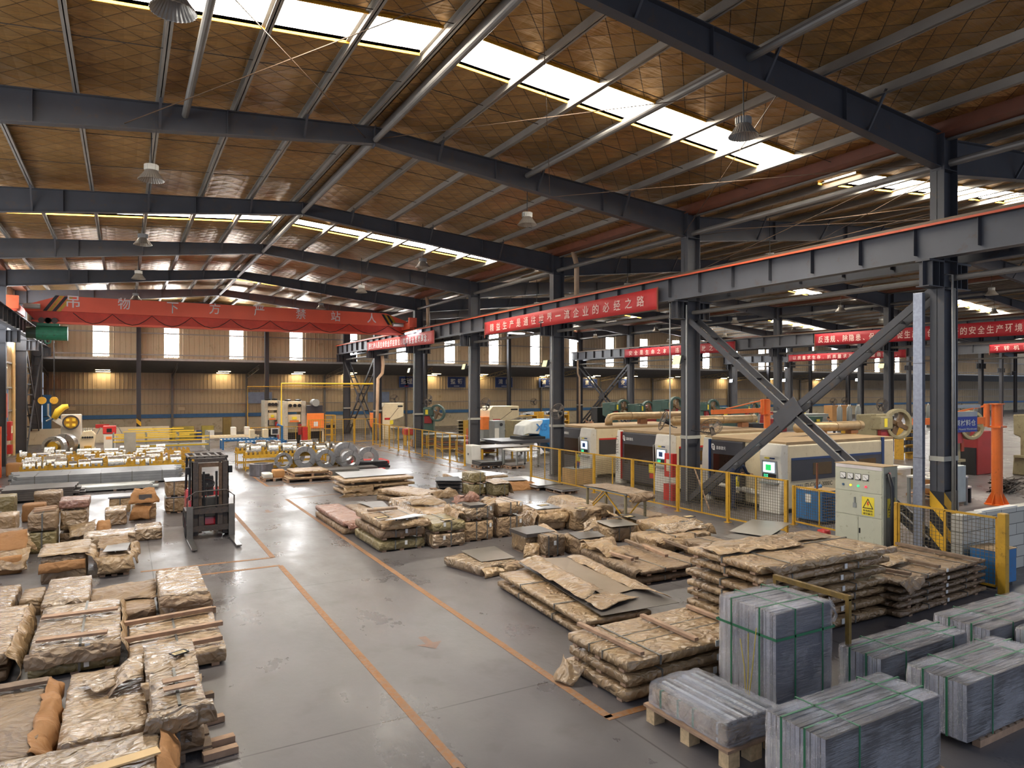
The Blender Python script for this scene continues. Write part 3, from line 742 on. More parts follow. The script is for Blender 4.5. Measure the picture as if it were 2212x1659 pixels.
def pb(label, a, b, z, **kw): return batten(label, G(*a,z), G(*b,z), z, **kw)
def sheet(label, pts, z, th=.006, m=None, name='steel_sheet', bend=0, group=None, cat='sheet'):
    """a metal sheet lying flat at height z; pts = photo pixels of its corners or world (x,y)"""
    P = [G(*p,z) if abs(p[0]) > 60 or abs(p[1]) > 60 else Vector((p[0],p[1],z)) for p in pts]
    c = sum(P, Vector())/len(P); mb = MB(); mb.prism([(p.x-c.x,p.y-c.y) for p in P], 0, th, 'z')
    return tag(mb.build(name, m or STEEL, None, (c.x,c.y,z)), label, cat, group)
def frame_card(label, at, z, rot=.2, sz=(.26,.17), group=None):
    p = G(*at,z); root = thing('label_frame', label, 'label', (p.x,p.y,z), rot, group); a,b = sz[0]/2, sz[1]/2
    MB().box(-a,-b,0,a,b,.008).build('card', mat('aged_card','#d9c090',.7), root)
    m_ = MB()
    for q in ((-a-.015,-b-.015,a+.015,-b),(-a-.015,b,a+.015,b+.015),(-a-.015,-b,-a,b),(a,-b,a+.015,b)): m_.box(q[0],q[1],0,q[2],q[3],.014)
    m_.build('frame', BLACK, root)
    for k in range(3): MB().box(-a*.7,-b*.5+k*b*.45,.008,a*.6,-b*.5+k*b*.45+.008,.009).build('printed_line', PRINT, root)
    return root
def pallet(label, x, y, L, W, rot=0, h=.13, group=None, m=None, slats=5, name='wooden_pallet'):
    root = thing(name, label, 'pallet', (x,y,0), rot, group); m = m or WOOD
    for i in range(slats): 
        yy = W*(i+.15)/slats; MB().box(0,yy,h-.022,L,yy+W/slats*.72,h).build('deck_board', m, root)
    for f in (.0,.45,.9):
        xx = (L-.09)*f/.9
        for g in (0,.45,.9): MB().box(xx,(W-.09)*g/.9,.018,xx+.09,(W-.09)*g/.9+.09,h-.022).build('block', m, root)
        MB().box(xx,0,0,xx+.09,W,.018).build('base_board', m, root)
    return root

SP1 = 'kraft-wrapped sheet pack'
# --- right-hand storage area, front to back
R1 = stack('in the stack by the orange corner line', 3, SP1, (1357,1432),(1227,1363),(1572,1376), .52, L=2.35, run='y', sx=(.22,), sy=(), strap=STRAP, amp=.011, card=('f',.62,.35))
R1t = R1[-1]
for y in (.4,.62): 
    band(2.35,1.25,.1,fy=y,wd=.018,e=.006).build('strap', STRAP, R1t, (0,0,.045))
x0, y0 = R1t.location.x, R1t.location.y
flap(R1[0], (-.03,1.28,.2),(-.3,1.1,0),(-.25,.75,.02),(-.03,.75,.2), KRAFT, (-.08,0,.02), .03)
pb('long grey batten along the left edge of the corner-line pack stack', (1250,1350),(1388,1416), .525)
pb('batten across the middle of the corner-line pack stack', (1386,1332),(1505,1385), .525)
pb('batten nearest the shrink-wrapped tower on the corner-line pack stack', (1485,1312),(1585,1352), .525)
# R2: torn long stack with a big bare sheet
R2w = 'in the torn stack behind the corner-line stack'
R2 = stack(R2w, 2, 'torn kraft sheet pack', (1262,1338),(1097,1226),(1452,1306), .33, W=3.1, L=1.25, run='x', sy=(.3,.7), amp=.03, jit=.05)
N2 = G(1262,1338,.33)
sheet('bare dull steel sheet jutting out under the torn kraft paper', [(1120,1216),(1300,1331),(1467,1302),(1228,1203)], .335, m=STEEL_D)
pl_ = thing('paper_wrap','big torn sheet of kraft wrapping on the jutting steel sheet','paper',(0,0,.345))
def gl(px,py,z=.44): v = G(px,py,z-.065); return (v.x,v.y,v.z-.345)
flap(pl_, gl(1122,1213,.5), gl(1262,1295,.46), gl(1302,1275,.5), gl(1165,1203,.47), KRAFT, (0,0,.05), .035, n=16)
flap(pl_, gl(1225,1203), gl(1370,1272), gl(1452,1292), gl(1260,1200), KRAFT, (0,0,.04), .025, n=16)
flap(pl_, gl(1262,1295,.47), gl(1300,1320,.43), gl(1382,1288,.43), gl(1310,1278,.47), KRAFT, (0,0,.03), .03, n=12)
sheet('narrow bare sheet showing in the gap of the torn kraft paper', [(1165,1206),(1308,1289),(1370,1273),(1225,1205)], .36, m=mat('dull_sheet','#8f7d68',.4,metal=.4,var=.06))
# R3 small open pallet pack
R3 = stack('on a low pallet left of the torn stack', 1, 'opened kraft pack with bare steel top', (1039,1222),(976,1201),(1114,1205), .24, run='x', amp=.03, m=PLASTIC_K, L=1.0,W=1.25)[0]
sheet('square bare steel plate on the opened pack on the low pallet', [(995,1190),(1040,1214),(1112,1205),(1068,1180)], .215, m=STEEL)
flap(R3,(-.02,-.02,.2),(.5,-.12,.12),(.55,-.2,.0),(0,-.12,.02),KRAFT,(0,-.05,0),.03); flap(R3,(.5,-.03,.18),(1.02,-.05,.2),(1.05,-.18,.08),(.5,-.2,.02),KRAFT_D,(0,-.04,.03),.03)
# R4 low stack with loose battens
R4w = 'in the low stack with loose battens'
R4 = stack(R4w, 2, 'brown sheet pack', (1386,1232),(1242,1187),(1527,1210), .3, run='x', W=2.0, sx=(.35,.75), amp=.025, m=KRAFT_D)
flap(R4[1], (-.02,-.05,.16),(-.02,1.9,.2),(-.12,1.9,.02),(-.14,0,.0), KRAFT_D, (-.06,0,.04), .03, n=14)
flap(R4[1], (-.05,1.0,.17),(.5,1.0,.2),(.5,2.05,.24),(-.1,2.1,.3), KRAFT, (-.05,0,.1), .06, n=12)
for k,(a,b) in enumerate([((1303,1182),(1376,1209)),((1308,1195),(1366,1212)),((1352,1170),(1402,1190)),((1390,1182),(1440,1204)),((1418,1163),(1502,1194)),((1294,1174),(1302,1194))]):
    pb(f'loose wooden batten on the low brown stack, {ORD[k]} of six from the left', a, b, .32+(.03 if k%2 else 0), m=WOOD if k%2 else WOOD_G, wd=.08, h=.06)
# R5 tall stack
R5w = 'in the tallest stack'
R5 = stack(R5w, 7, 'kraft-wrapped sheet pack', (1645,1224),(1527,1172),(1915,1177), 1.2, L=3.0, run='y', amp=.02, sx=(.2,.72), sy=(.5,), card=('f',.6,.3), jit=.05)
t5 = R5[-1]; d5 = t5['_d']
flap(t5,(.0,.95,.16),(2.7,.85,.16),(2.75,1.4,.17),(.1,1.45,.19),KRAFT,(0,-.03,.015),.03,n=20)
flap(t5,(-.05,.8,.17),(1.7,.6,.17),(1.9,1.0,.17),(.0,1.3,.19),KRAFT,(0,-.02,.01),.03,n=18)
flap(t5,(-.04,-.05,.15),(d5[0]+.05,-.05,.15),(d5[0]+.1,-.1,.05),(.2,-.08,.02),KRAFT,(0,-.02,.02),.02,n=18)
sheet('bare steel sheet lying behind the tallest stack', [(1575,1148),(1660,1160),(1710,1130),(1625,1122)], .56, m=STEEL)
pack('low brown pack supporting bare sheets behind the tallest stack', 11.0,9.3,13.2,10.8,0,.5, m=KRAFT_D, amp=.02, run=None)
sheet('second bare sheet half under paper behind the tallest stack', [(1562,1160),(1632,1176),(1700,1150),(1640,1134)], .53, m=STEEL_D)
# R6
R6w = 'in the stack by the right-hand fence'
R6 = stack(R6w, 5, 'dark kraft sheet pack', (1943,1256),(1937,1177),(2130,1205), .64, run='x', amp=.018, m=KRAFT_D, sx=(.3,.75), W=1.5, card=('f',.5,.3))
t6 = R6[-1]
for k,(a,b) in enumerate([((1936,1176),(2118,1213)),((1890,1198),(2030,1227)),((1905,1232),(1968,1243))]):
    pb(f'dark wooden batten on the stack by the right-hand fence, {ORD[k]} from the back', a, b, .65, m=WOOD_G, wd=.09, h=.05)
flap(t6,(-.05,-.03,.12),(.6,-.05,.13),(.5,-.12,.02),(.05,-.15,-.1),KRAFT_D,(0,-.03,0),.03)
flap(t6,(.6,.5,.16),(1.6,.6,.16),(1.5,1.0,.18),(.5,1.0,.17),KRAFT,(0,0,.02),.03)

# --- shrink-wrapped grey panel bundles
def film_mat():
    m = bpy.data.materials.new('stretch_film'); m.use_nodes = True; t = m.node_tree; L = t.links; t.nodes.clear()
    tc = nd(t,'ShaderNodeTexCoord'); st = nd(t,'ShaderNodeMapping'); st.inputs['Scale'].default_value = (.22,4.5,7.5); st.inputs['Rotation'].default_value = (.1,.12,.08)
    L.new(tc.outputs['Object'], st.inputs['Vector'])
    n = nd(t,'ShaderNodeTexNoise', Scale=14.0, Detail=7.0, Roughness=.72); L.new(st.outputs[0], n.inputs['Vector'])
    n2 = nd(t,'ShaderNodeTexNoise', Scale=2.2, Detail=3.0); L.new(tc.outputs['Object'], n2.inputs['Vector'])
    mr = nd(t,'ShaderNodeMapRange'); mr.inputs[1].default_value = .56; mr.inputs[2].default_value = .7; mr.inputs[3].default_value = .2; mr.inputs[4].default_value = .66
    ml = nd(t,'ShaderNodeMath', operation='MULTIPLY_ADD'); ml.inputs[1].default_value = .6; L.new(n2.outputs['Fac'], ml.inputs[0]); 
    m2 = nd(t,'ShaderNodeMath', operation='MULTIPLY'); m2.inputs[1].default_value = .7; L.new(n.outputs['Fac'], m2.inputs[0]); L.new(m2.outputs[0], ml.inputs[2]); L.new(ml.outputs[0], mr.inputs[0])
    bp = nd(t,'ShaderNodeBump', Strength=.9, Distance=.05); L.new(n.outputs['Fac'], bp.inputs['Height'])
    gd = nd(t,'ShaderNodeBsdfPrincipled'); gd.inputs['Base Color'].default_value = (.5,.5,.55,1); gd.inputs['Roughness'].default_value = .3; L.new(bp.outputs['Normal'], gd.inputs['Normal'])
    gg = nd(t,'ShaderNodeBsdfGlossy'); gg.inputs['Roughness'].default_value = .14; gg.inputs['Color'].default_value = (.95,.95,1,1); L.new(bp.outputs['Normal'], gg.inputs['Normal'])
    g = nd(t,'ShaderNodeMixShader'); g.inputs[0].default_value = .7; L.new(gd.outputs[0], g.inputs[1]); L.new(gg.outputs[0], g.inputs[2])
    tr_ = nd(t,'ShaderNodeBsdfTransparent'); mx = nd(t,'ShaderNodeMixShader'); L.new(mr.outputs[0], mx.inputs[0]); L.new(tr_.outputs[0], mx.inputs[1]); L.new(g.outputs[0], mx.inputs[2])
    o = nd(t,'ShaderNodeOutputMaterial'); L.new(mx.outputs[0], o.inputs[0]); return m
FILM = film_mat()
def panel_mat(axis, nm, c1, c2, per):
    m = bpy.data.materials.new(nm); m.use_nodes = True; t = m.node_tree; L = t.links; b = t.nodes['Principled BSDF']
    tc = nd(t,'ShaderNodeTexCoord'); sx = nd(t,'ShaderNodeSeparateXYZ'); L.new(tc.outputs['Object'], sx.inputs[0])
    ml = nd(t,'ShaderNodeMath', operation='MULTIPLY'); ml.inputs[1].default_value = 1/per; L.new(sx.outputs[axis], ml.inputs[0])
    wn = nd(t,'ShaderNodeTexWhiteNoise', noise_dimensions='1D'); fl = nd(t,'ShaderNodeMath', operation='FLOOR'); L.new(ml.outputs[0], fl.inputs[0]); L.new(fl.outputs[0], wn.inputs['W'])
    r = nd(t,'ShaderNodeValToRGB'); r.color_ramp.elements[0].color = srgb(c1)+(1,); r.color_ramp.elements[1].color = srgb(c2)+(1,); L.new(wn.outputs['Value'], r.inputs['Fac']); L.new(r.outputs[0], b.inputs['Base Color'])
    b.inputs['Roughness'].default_value = .35; b.inputs['Metallic'].default_value = .3; return m
PANEL = panel_mat('Y','stacked_panels','#332e2c','#56504e',.045); PANELV = panel_mat('Y','standing_panels','#504e55','#7c7a85',.05)
PEDGE = panel_mat('Y','panel_edges','#84848f','#b4b4c2',.045)
def bundle(label, x0, y0, x1, y1, z0, z1, rot=0, sx=(.25,.8), sy=(.3,.7), hz=None, pm=None, group=None, lean=0):
    root = thing('panel_bundle', label, 'panel bundle', (x0,y0,z0), rot, group); L,W,H = x1-x0, y1-y0, z1-z0
    n = max(6, round(W/.05)); mb = MB(); rnd = random.Random(round(x0*91+y0*17))
    for i in range(n):
        a = W*i/n; mb.box(rnd.uniform(0,.012), a+.003, 0, L-rnd.uniform(0,.012), a+W/n-.003, H-rnd.uniform(0,.012))
    o_ = mb.build('panels', [pm or PANEL, PEDGE], root)
    for p_ in o_.data.polygons:
        if abs(p_.normal.x) > .9: p_.material_index = 1
    crumple(L+.03, W+.03, H+.03, .011, FILM, 'stretch_film', root, (-.015,-.015,-.003), step=.11)
    for f in sx: band(L,W,H,fx=f,wd=.022,e=.03).build('strap', STRAP_G, root)
    for f in sy: band(L,W,H,fy=f,wd=.022,e=.03).build('strap', STRAP_G, root)
    if hz:
        z = H*hz; m_ = MB()
        for q in ((-.03,-.03,L+.03,-.026),(-.03,W+.026,L+.03,W+.03),(-.03,-.03,-.026,W+.03),(L+.026,-.03,L+.03,W+.03)): m_.box(q[0],q[1],z,q[2],q[3],z+.03)
        m_.build('strap', STRAP_G, root)
    root['_d'] = (L,W,H); return root
def skid(label, x0, y0, x1, y1, h=.1):
    root = thing('wooden_skid', label, 'pallet', (x0,y0,0)); L, W = x1-x0, y1-y0; n = max(6,int(L/.14))
    for f in (0,.45,.9): MB().box(0,(W-.08)*f/.9,0,L,(W-.08)*f/.9+.08,h-.025).build('bearer', WOOD, root)
    for i in range(n): MB().box(L*i/n,0,h-.025,L*i/n+L/n*.6,W,h).build('slat', WOOD_G, root)
    return root
bundle('long shrink-wrapped grey panel bundle at the front right on a slatted skid', 5.26,3.85,7.0,4.47,.1,.78)
skid('slatted wooden skid under the front right shrink-wrapped bundle', 5.5,3.83,7.05,4.5)
bundle('long shrink-wrapped bundle right of the front one, on its own skid', 7.68,3.95,9.5,4.58,.1,.7)
skid('slatted wooden skid under the bundle right of the front one', 7.9,3.93,9.55,4.6)
bundle('shrink-wrapped bundle just behind the tall wrapped tower', 7.5,4.78,9.3,5.3,.06,.72)
skid('slatted wooden skid under the bundle behind the tall tower', 7.5,4.78,9.3,5.3,.06)
bundle('shrink-wrapped bundle farthest right beside the low block wall', 9.72,4.72,11.8,5.42,.06,.7)
skid('slatted wooden skid under the bundle farthest right', 9.75,4.72,11.8,5.42,.06)
bundle('shrink-wrapped bundle cut off by the right picture edge', 10.1,4.2,11.9,4.6,.06,.7)
skid('slatted skid under the bundle cut off at the right', 10.1,4.2,11.9,4.6,.06)
W1 = bundle('tall shrink-wrapped tower of white panels tied with green straps', 6.45,5.35,7.42,6.2,.17,1.24, pm=PANELV, sx=(.3,.8), sy=(.25,.75), hz=.72)
flap(W1,(.92,-.03,1.05),(1.05,.1,1.08),(1.1,.1,.8),(.93,-.06,.85),FILM,(.06,-.03,0),.04)
for k in range(3):
    MB().tube([(-.035,.25+.12*k,.85-.1*k),(-.045,.3+.06*k,.35),(-.04,.36+.02*k,-.02)],.006,5).build('tie_string', STRAP_Y, W1)
fr = thing('carrying_frame','yellow and black steel stillage frame around the tall wrapped tower','frame',(6.45,5.35,0))
m_ = MB()
for y in (.0,.45,.84): m_.box(-.05,y-.02,.1,1.15,y+.02,.165)
for (x,y) in ((-.03,-.02),(-.03,.84),(1.08,-.02),(1.08,.84)): m_.box(x,y,0,x+.05,y+.05,.17)
m_.build('base_frame', BLACK, fr)
FRY = mat('stillage_paint','#765c26',.6,var=.25,scale=6,dirt='#54432a',dirt_amt=.5)
MB().box(1.12,-.13,.0,1.17,-.08,1.28).build('post', FRY, fr); MB().box(1.12,.93,.0,1.17,.98,1.28).build('post', FRY, fr)
MB().bar((1.145,-.13,1.29),(1.145,.98,1.29),.06).build('top_rail', FRY, fr)
# front pallet with film-wrapped strips
pw = thing('wooden_pallet','pale timber pallet at the front under film-wrapped scrap strips','pallet',(5.24,4.92,0),.02)
for i in range(3):
    for g in (0,.5,1): MB().box(.0+.33*i-.0,.0+g*1.08,0,.16+.33*i,.13+g*1.08,.17).build('block', mat('ply_block','#c9ac84',.7,var=.2,scale=20), pw)
MB().box(-.02,-.01,.17,.86,1.24,.2).build('deck', WOOD, pw)
ws = pack('film-wrapped heap of narrow steel strips under green straps on the front pallet', 5.28,4.97,6.0,6.12,.2,.42, m=PLASTIC_K, amp=.03, run=None, sy=(.12,.42,.62,.86), strap=STRAP_G, name='strip_bundle', cat='steel strips')
ws.children[0].data.materials[0] = COIL
for i in range(9): MB().box(.04+.075*i,.03,.19,.09+.075*i,1.1,.225+.012*(i%3)).build('steel_strip', STEEL_B if i%2 else STEEL, ws)
crumple(.78,1.2,.27,.03,FILM,'stretch_film',ws,(-.03,-.03,-.0),step=.08)
batten('short batten lying beside the front pallet', (6.1,5.6),(6.35,6.5), .0, wd=.1,h=.08)
# ------------------------------------------------------------------ middle of the storage area
def two(where, x0,y0,x1,y1, cuts, m=(KRAFT,KRAFT), amp=.016, run='x', **kw):
    out = []; n = len(cuts)
    for j,(a,b) in enumerate(cuts):
        out.append(pack(f'{"kraft-wrapped" if m[j%len(m)] is not KRAFT_O else "olive-wrapped"} box, {LV[n][j]} of {NUM[n]}, {where}' if n > 1 else where, x0+.01*j, y0, x1+.01*j, y1, a, b, m=m[j%len(m)], amp=amp, run=run, **kw))
    return out
P = two('in the stack with a framed label at the aisle', 5.15,15.45,6.3,17.4, [(0,.27),(.28,.52),(.53,.76)], m=(KRAFT_O,KRAFT_D,KRAFT), amp=.022, sx=(.35,.8), card=('f',.55,.4))
flap(P[2], (.0,-.02,.2),(1.2,-.03,.18),(1.25,-.1,.02),(.0,-.09,.0), KRAFT, (0,-.05,0), .03, n=16)
sheet('bright steel sheet with a brown patch on the aisle stack', [(832,1124),(868,1121),(921,1112),(893,1110)], .775, m=STEEL_B)
frame_card('framed label on the aisle stack beside the bright sheet', (825,1118), .78, .1)
batten('grey wooden batten lying on the aisle stack', (5.25,16.6),(6.0,16.6), .775, wd=.12, h=.05, m=WOOD_G)
sheet('dull grey sheet behind the aisle stack', [(771,1085),(815,1100),(842,1096),(826,1082)], .4, m=mat('grey_sheet','#8d8c8c',.45,metal=.3))
pack('low kraft pack under the dull grey sheet', 5.75,18.0,6.3,20.4,0,.39, m=KRAFT_D, amp=.02)
P = two('with reddish top sheet by the aisle line', 4.98,17.85,5.7,20.9, [(0,.2),(.21,.38)], m=(KRAFT_D,KRAFT_R), amp=.035, run=None)
flap(P[1], (-.03,-.05,.15),(.75,-.05,.17),(.7,-.2,.02),(.1,-.2,-.05), KRAFT_R, (0,-.05,0), .05)
P = two('beside the aisle stack, label frame on top', 6.4,15.2,7.25,16.4, [(0,.35),(.36,.62)], m=(PLASTIC_K,KRAFT_O), sx=(.55,), card=('f',.3,.5))
frame_card('framed label on the olive box beside the aisle stack', (966,1123), .635, .15)
P = two('crowned by torn paper', 7.36,15.45,8.15,16.3, [(0,.52),(.53,.86)], m=(KRAFT,PLASTIC_K), amp=.02, sx=(.4,.78), card=('f',.85,.6))
flap(P[1], (-.05,-.05,.2),(-.05,.9,.3),(-.15,.9,.0),(-.2,0,-.05), KRAFT, (-.05,0,.1), .07); flap(P[1], (.5,-.05,.3),(.85,-.02,.42),(.95,.7,.4),(.8,.8,.3), KRAFT, (.06,0,.08), .08)
flap(P[1], (-.02,.85,.3),(.8,.85,.3),(.7,.95,.55),(.1,.95,.5), KRAFT_R, (0,0,.03), .09)
for i in range(6): MB().box(.15,.05,.30+.012*i,.62,.5,.308+.012*i).build('cut_plate', STEEL_D, P[1])
P = two('middle pair of plain boxes', 8.3,15.5,9.05,16.5, [(0,.54),(.56,.9)], m=(KRAFT,KRAFT), sx=(.5,.75), card=('f',.85,.6))
P = pack('kraft box with a bare plate and paper hanging down', 9.6,15.6,10.45,16.7, 0,.6, amp=.02, m=KRAFT, sx=())
flap(P,(-.05,-.03,.5),(.9,-.03,.5),(.85,-.1,.22),(-.1,-.12,.3),KRAFT,(0,-.06,.02),.04,n=14); flap(P,(-.03,-.05,.52),(-.03,1.0,.55),(-.12,1.0,.1),(-.18,0,.05),PLASTIC_K,(-.05,0,.03),.04)
sheet('bare plate with cut-outs lying on the box with hanging paper', [(9.6,15.7),(10.35,15.65),(10.45,16.5),(9.75,16.6)], .585, m=STEEL)
frame_card('framed label on the bare plate of the hanging-paper box', (1173,1092), .635, .1)
P = pack('bulging bag-like kraft parcel with a label frame', 10.5,15.25,11.4,16.3, 0,.62, amp=.06, m=KRAFT, run=None, step=.08)
frame_card('framed label on the bulging kraft parcel', (1255,1098), .6, .1)
P = pack('kraft box with a thick grey plate on top', 8.02,13.62,8.8,14.3, 0,.46, m=KRAFT, amp=.02); MB().box(-.04,-.12,.42,.72,.7,.5).build('thick_plate', STEEL_D, P)
flap(P,(-.05,-.1,.3),(.3,-.15,.3),(.25,-.3,.0),(-.2,-.25,.0),KRAFT,(-.04,-.03,0),.04); flap(P,(.7,-.1,.45),(.75,.7,.5),(1.05,.6,.4),(.95,-.1,.35),KRAFT,(0,0,.06),.04)
pack('small strapped kraft box in front of the thick grey plate', 8.27,13.15,8.8,13.58, 0,.5, m=KRAFT_D, sx=(.15,.6), card=('f',.4,.5), amp=.012)
P = pack('kraft pack with plate and curling paper by the battens', 8.95,12.78,9.75,13.6, 0,.44, m=KRAFT_D, amp=.025)
sheet('dark plate with square holes on the pack by the battens', [(8.92,12.78),(9.62,12.74),(9.82,13.3),(9.1,13.5)], .425, m=STEEL_D)
flap(P,(-.04,-.06,.42),(.3,-.1,.4),(.25,-.35,.05),(-.1,-.1,.2),KRAFT,(-.02,-.08,0),.03); flap(P,(.5,.6,.45),(.85,.5,.45),(.95,.7,.75),(.6,.8,.6),PLASTIC_K,(.03,0,.05),.07); flap(P,(.1,-.2,.4),(.7,-.1,.4),(.75,-.4,.2),(.3,-.5,.15),KRAFT_D,(0,-.04,.14),.04)
pack('strapped kraft box with flat grey plate, centre of the storage area', 10.47,13.6,11.25,14.4, 0,.38, m=KRAFT, sx=(.3,.75), amp=.014)
sheet('flat grey plate with slots on the strapped kraft box', [(10.45,13.6),(11.25,13.5),(11.4,14.35),(10.6,14.5)], .4, m=STEEL)
P = pack('low kraft pack with creased sheet, left of the tallest stack', 10.55,12.1,12.3,13.0, 0,.42, m=KRAFT, amp=.03, sx=(.35,.7)); flap(P,(-.05,-.04,.38),(1.2,-.04,.36),(1.1,-.15,.2),(.1,-.15,.18),KRAFT,(0,-.05,0),.04)
flap(P,(.6,.3,.4),(1.9,.2,.42),(2.0,.9,.5),(.7,.9,.45),PLASTIC_K,(0,0,.05),.06)
pack('dark box under the creased sheet, left of the tallest stack', 11.2,11.2,12.0,11.9, 0,.38, m=KRAFT_D, amp=.015, sx=(.5,), card=('f',.6,.4))
P = pack('kraft parcel with framed label below the wire fence', 11.65,13.05,13.0,14.1, 0,.46, m=KRAFT, amp=.04, run=None); flap(P,(.4,-.05,.4),(1.4,-.1,.35),(1.5,-.3,.12),(.6,-.2,.3),KRAFT,(0,-.03,.1),.05)
frame_card('framed label on the parcel below the wire fence', (1488,1116), .5, -.05)
P = pack('open kraft pack with dark plates, centre back of the storage area', 11.5,14.2,12.3,15.2, 0,.32, m=KRAFT, amp=.035, run=None); flap(P,(-.1,.0,.3),(.2,1.0,.32),(.0,1.1,.5),(-.3,.2,.45),KRAFT,(0,0,.06),.06)
sheet('dark plate in the open kraft pack', [(11.75,14.15),(12.25,14.0),(12.4,15.0),(11.9,15.2)], .345, m=STEEL_D); frame_card('white framed label on the open kraft pack with dark plates', (1358,1116), .36, .05)
pack('brown sheet parcel low by the table legs', 12.9,15.2,13.75,16.6, 0,.22, m=KRAFT_D, amp=.03, run=None)
P = pack('long low kraft slab in front of the covered table', 12.05,16.4,12.7,18.9, 0,.38, m=KRAFT, amp=.02, run='x'); flap(P,(-.02,.3,.3),(-.02,2.5,.34),(-.16,2.5,.05),(-.18,.3,.02),PLASTIC_K,(-.05,0,0),.05,n=16)
for k,(px,py) in enumerate([(1334,1117),(1405,1140),(1479,1127)]):
    p = G(px,py,.5); tag(MB().prism([(-.13,-.07),(.1,-.09),(.14,.08),(-.1,.09)],0,.006,'z').build('cut_plate', BLACK, None, (p.x,p.y,.5-.06*(k==1))), f'small black cut plate lying on kraft paper, {ORD[k]} of three from the left', 'plate', 'small black plates')
P = two('low double slab behind the torn-paper box', 7.05,17.0,8.15,20.2, [(0,.27),(.28,.52)], m=(KRAFT_D,KRAFT), amp=.024, run='x')
flap(P[1],(.0,1.2,.26),(.9,.9,.27),(.8,2.2,.36),(-.05,2.3,.3),KRAFT,(0,0,.1),.05); flap(P[1],(.0,-.05,.2),(1.1,.0,.22),(1.15,-.25,.1),(.3,-.25,.0),KRAFT,(0,0,.05),.05); flap(P[1],(-.02,.0,.2),(-.02,3.0,.22),(-.1,3.0,.0),(-.12,0,0),PLASTIC_K,(-.03,0,0),.04,n=16)
pack('low narrow kraft slab left of the low double slab', 6.3,17.4,6.95,20.4, 0,.33, m=KRAFT_D, amp=.024)
S_ = stack('under the big bare sheet near the coils', 3, 'creased kraft sheet pack', (744,1036),(722,1024),(894,1026), .6, amp=.04, run='x', W=1.7, jit=.08)
flap(S_[0],(-.1,-.05,.1),(1.5,-.1,.16),(1.4,-.25,.0),(-.3,-.2,.0),KRAFT,(0,-.05,.02),.06,n=16); flap(S_[1],(-.08,-.05,.1),(1.0,-.08,.14),(.9,-.2,-.1),(-.1,-.2,-.05),KRAFT,(0,-.04,.0),.05,n=14)
sheet('big bright bare sheet on the pack stack near the coils', [(724,1020),(744,1033),(895,1022),(870,1013)], .575, m=STEEL_B)
S_ = stack('right of the big bare sheet', 2, 'pale creased kraft slab', (906,1066),(857,1042),(960,1058), .42, amp=.04, run=None, W=2.2, jit=.05); flap(S_[1],(.3,-.05,.2),(1.2,-.1,.25),(1.3,-.5,.0),(.4,-.4,.02),KRAFT,(0,-.05,.1),.08)
P = two('front pair behind the torn boxes', 10.72,22.0,11.3,22.8, [(0,.42),(.44,.84)], m=(KRAFT_O,KRAFT_O), sx=(.6,), card=('f',.85,.7))
P = pack('kraft box under a paper drape right of the olive pair', 11.35,21.45,11.95,22.3, 0,.46, m=KRAFT_O, sx=(.7,), amp=.012); flap(P,(-.05,-.05,.46),(.65,-.04,.47),(.7,1.0,.5),(-.05,1.0,.5),KRAFT,(0,0,.03),.03); flap(P,(.6,-.05,.47),(.62,.9,.47),(.72,.9,.1),(.74,-.1,.08),KRAFT,(.03,0,0),.04)
pack('flat kraft pack under a white sheet behind the olive pair', 11.7,25.0,13.9,26.8, 0,.28, m=KRAFT, amp=.03)
sheet('white steel sheet behind the olive box pair', [(11.55,24.85),(14.05,25.3),(13.6,26.9),(11.8,26.6)], .255, m=STEEL_B)
for k in range(6):
    sheet(f'black sheet-metal blank left of the olive box pair, {ORD[k]} from the bottom', [(10.0-.03*k,23.0+.04*k),(10.7,22.7),(10.95+.03*k,23.9),(10.3,24.2)], .1+.07*k, th=.03, m=BLACK if k%2 else STEEL_D, group=None)
pallet('wooden pallet under the black blanks left of the olive pair', 10.0,22.9,.9,1.2, 0, .1)
P = pack('brown card heap right of the olive box pair', 12.6,22.9,13.6,24.0, 0,.34, m=KRAFT_N, amp=.04, run=None); flap(P,(-.05,-.1,.28),(1.1,-.1,.26),(1.3,-.5,.0),(-.1,-.5,.0),KRAFT_N,(0,0,.04),.03)
sheet('thin sheet resting on the brown card heap', [(12.3,23.1),(13.5,22.8),(13.7,23.6),(12.6,24.0)], .31, m=STEEL_D)
def sheetpile(lab, x0,y0,x1,y1, n, z, m_=None, pal=True):
    if pal: pallet('wooden pallet under the '+lab, x0+.05,y0+.05,x1-x0-.1,y1-y0-.1,0,.1)
    rnd = random.Random(int(x0*31+y0)); z0 = .1 if pal else .004
    for k in range(n):
        d = rnd.uniform(-.06,.06)
        sheet(f'{lab}, sheet {NUM[k+1]} from the bottom' , [(x0+d,y0-d),(x1+d,y0+d),(x1-d,y1+d),(x0,y1)], z0+k*z, th=z*.9, m=(m_ or (STEEL,STEEL_B,STEEL_D))[k%3])
sheetpile('cut sheets on the floor before the wire fence', 13.45,22.0,14.6,24.7, 4, .025)
sheetpile('wide plates on the floor right of the cut sheets', 13.75,20.75,14.5,22.0, 3, .025)
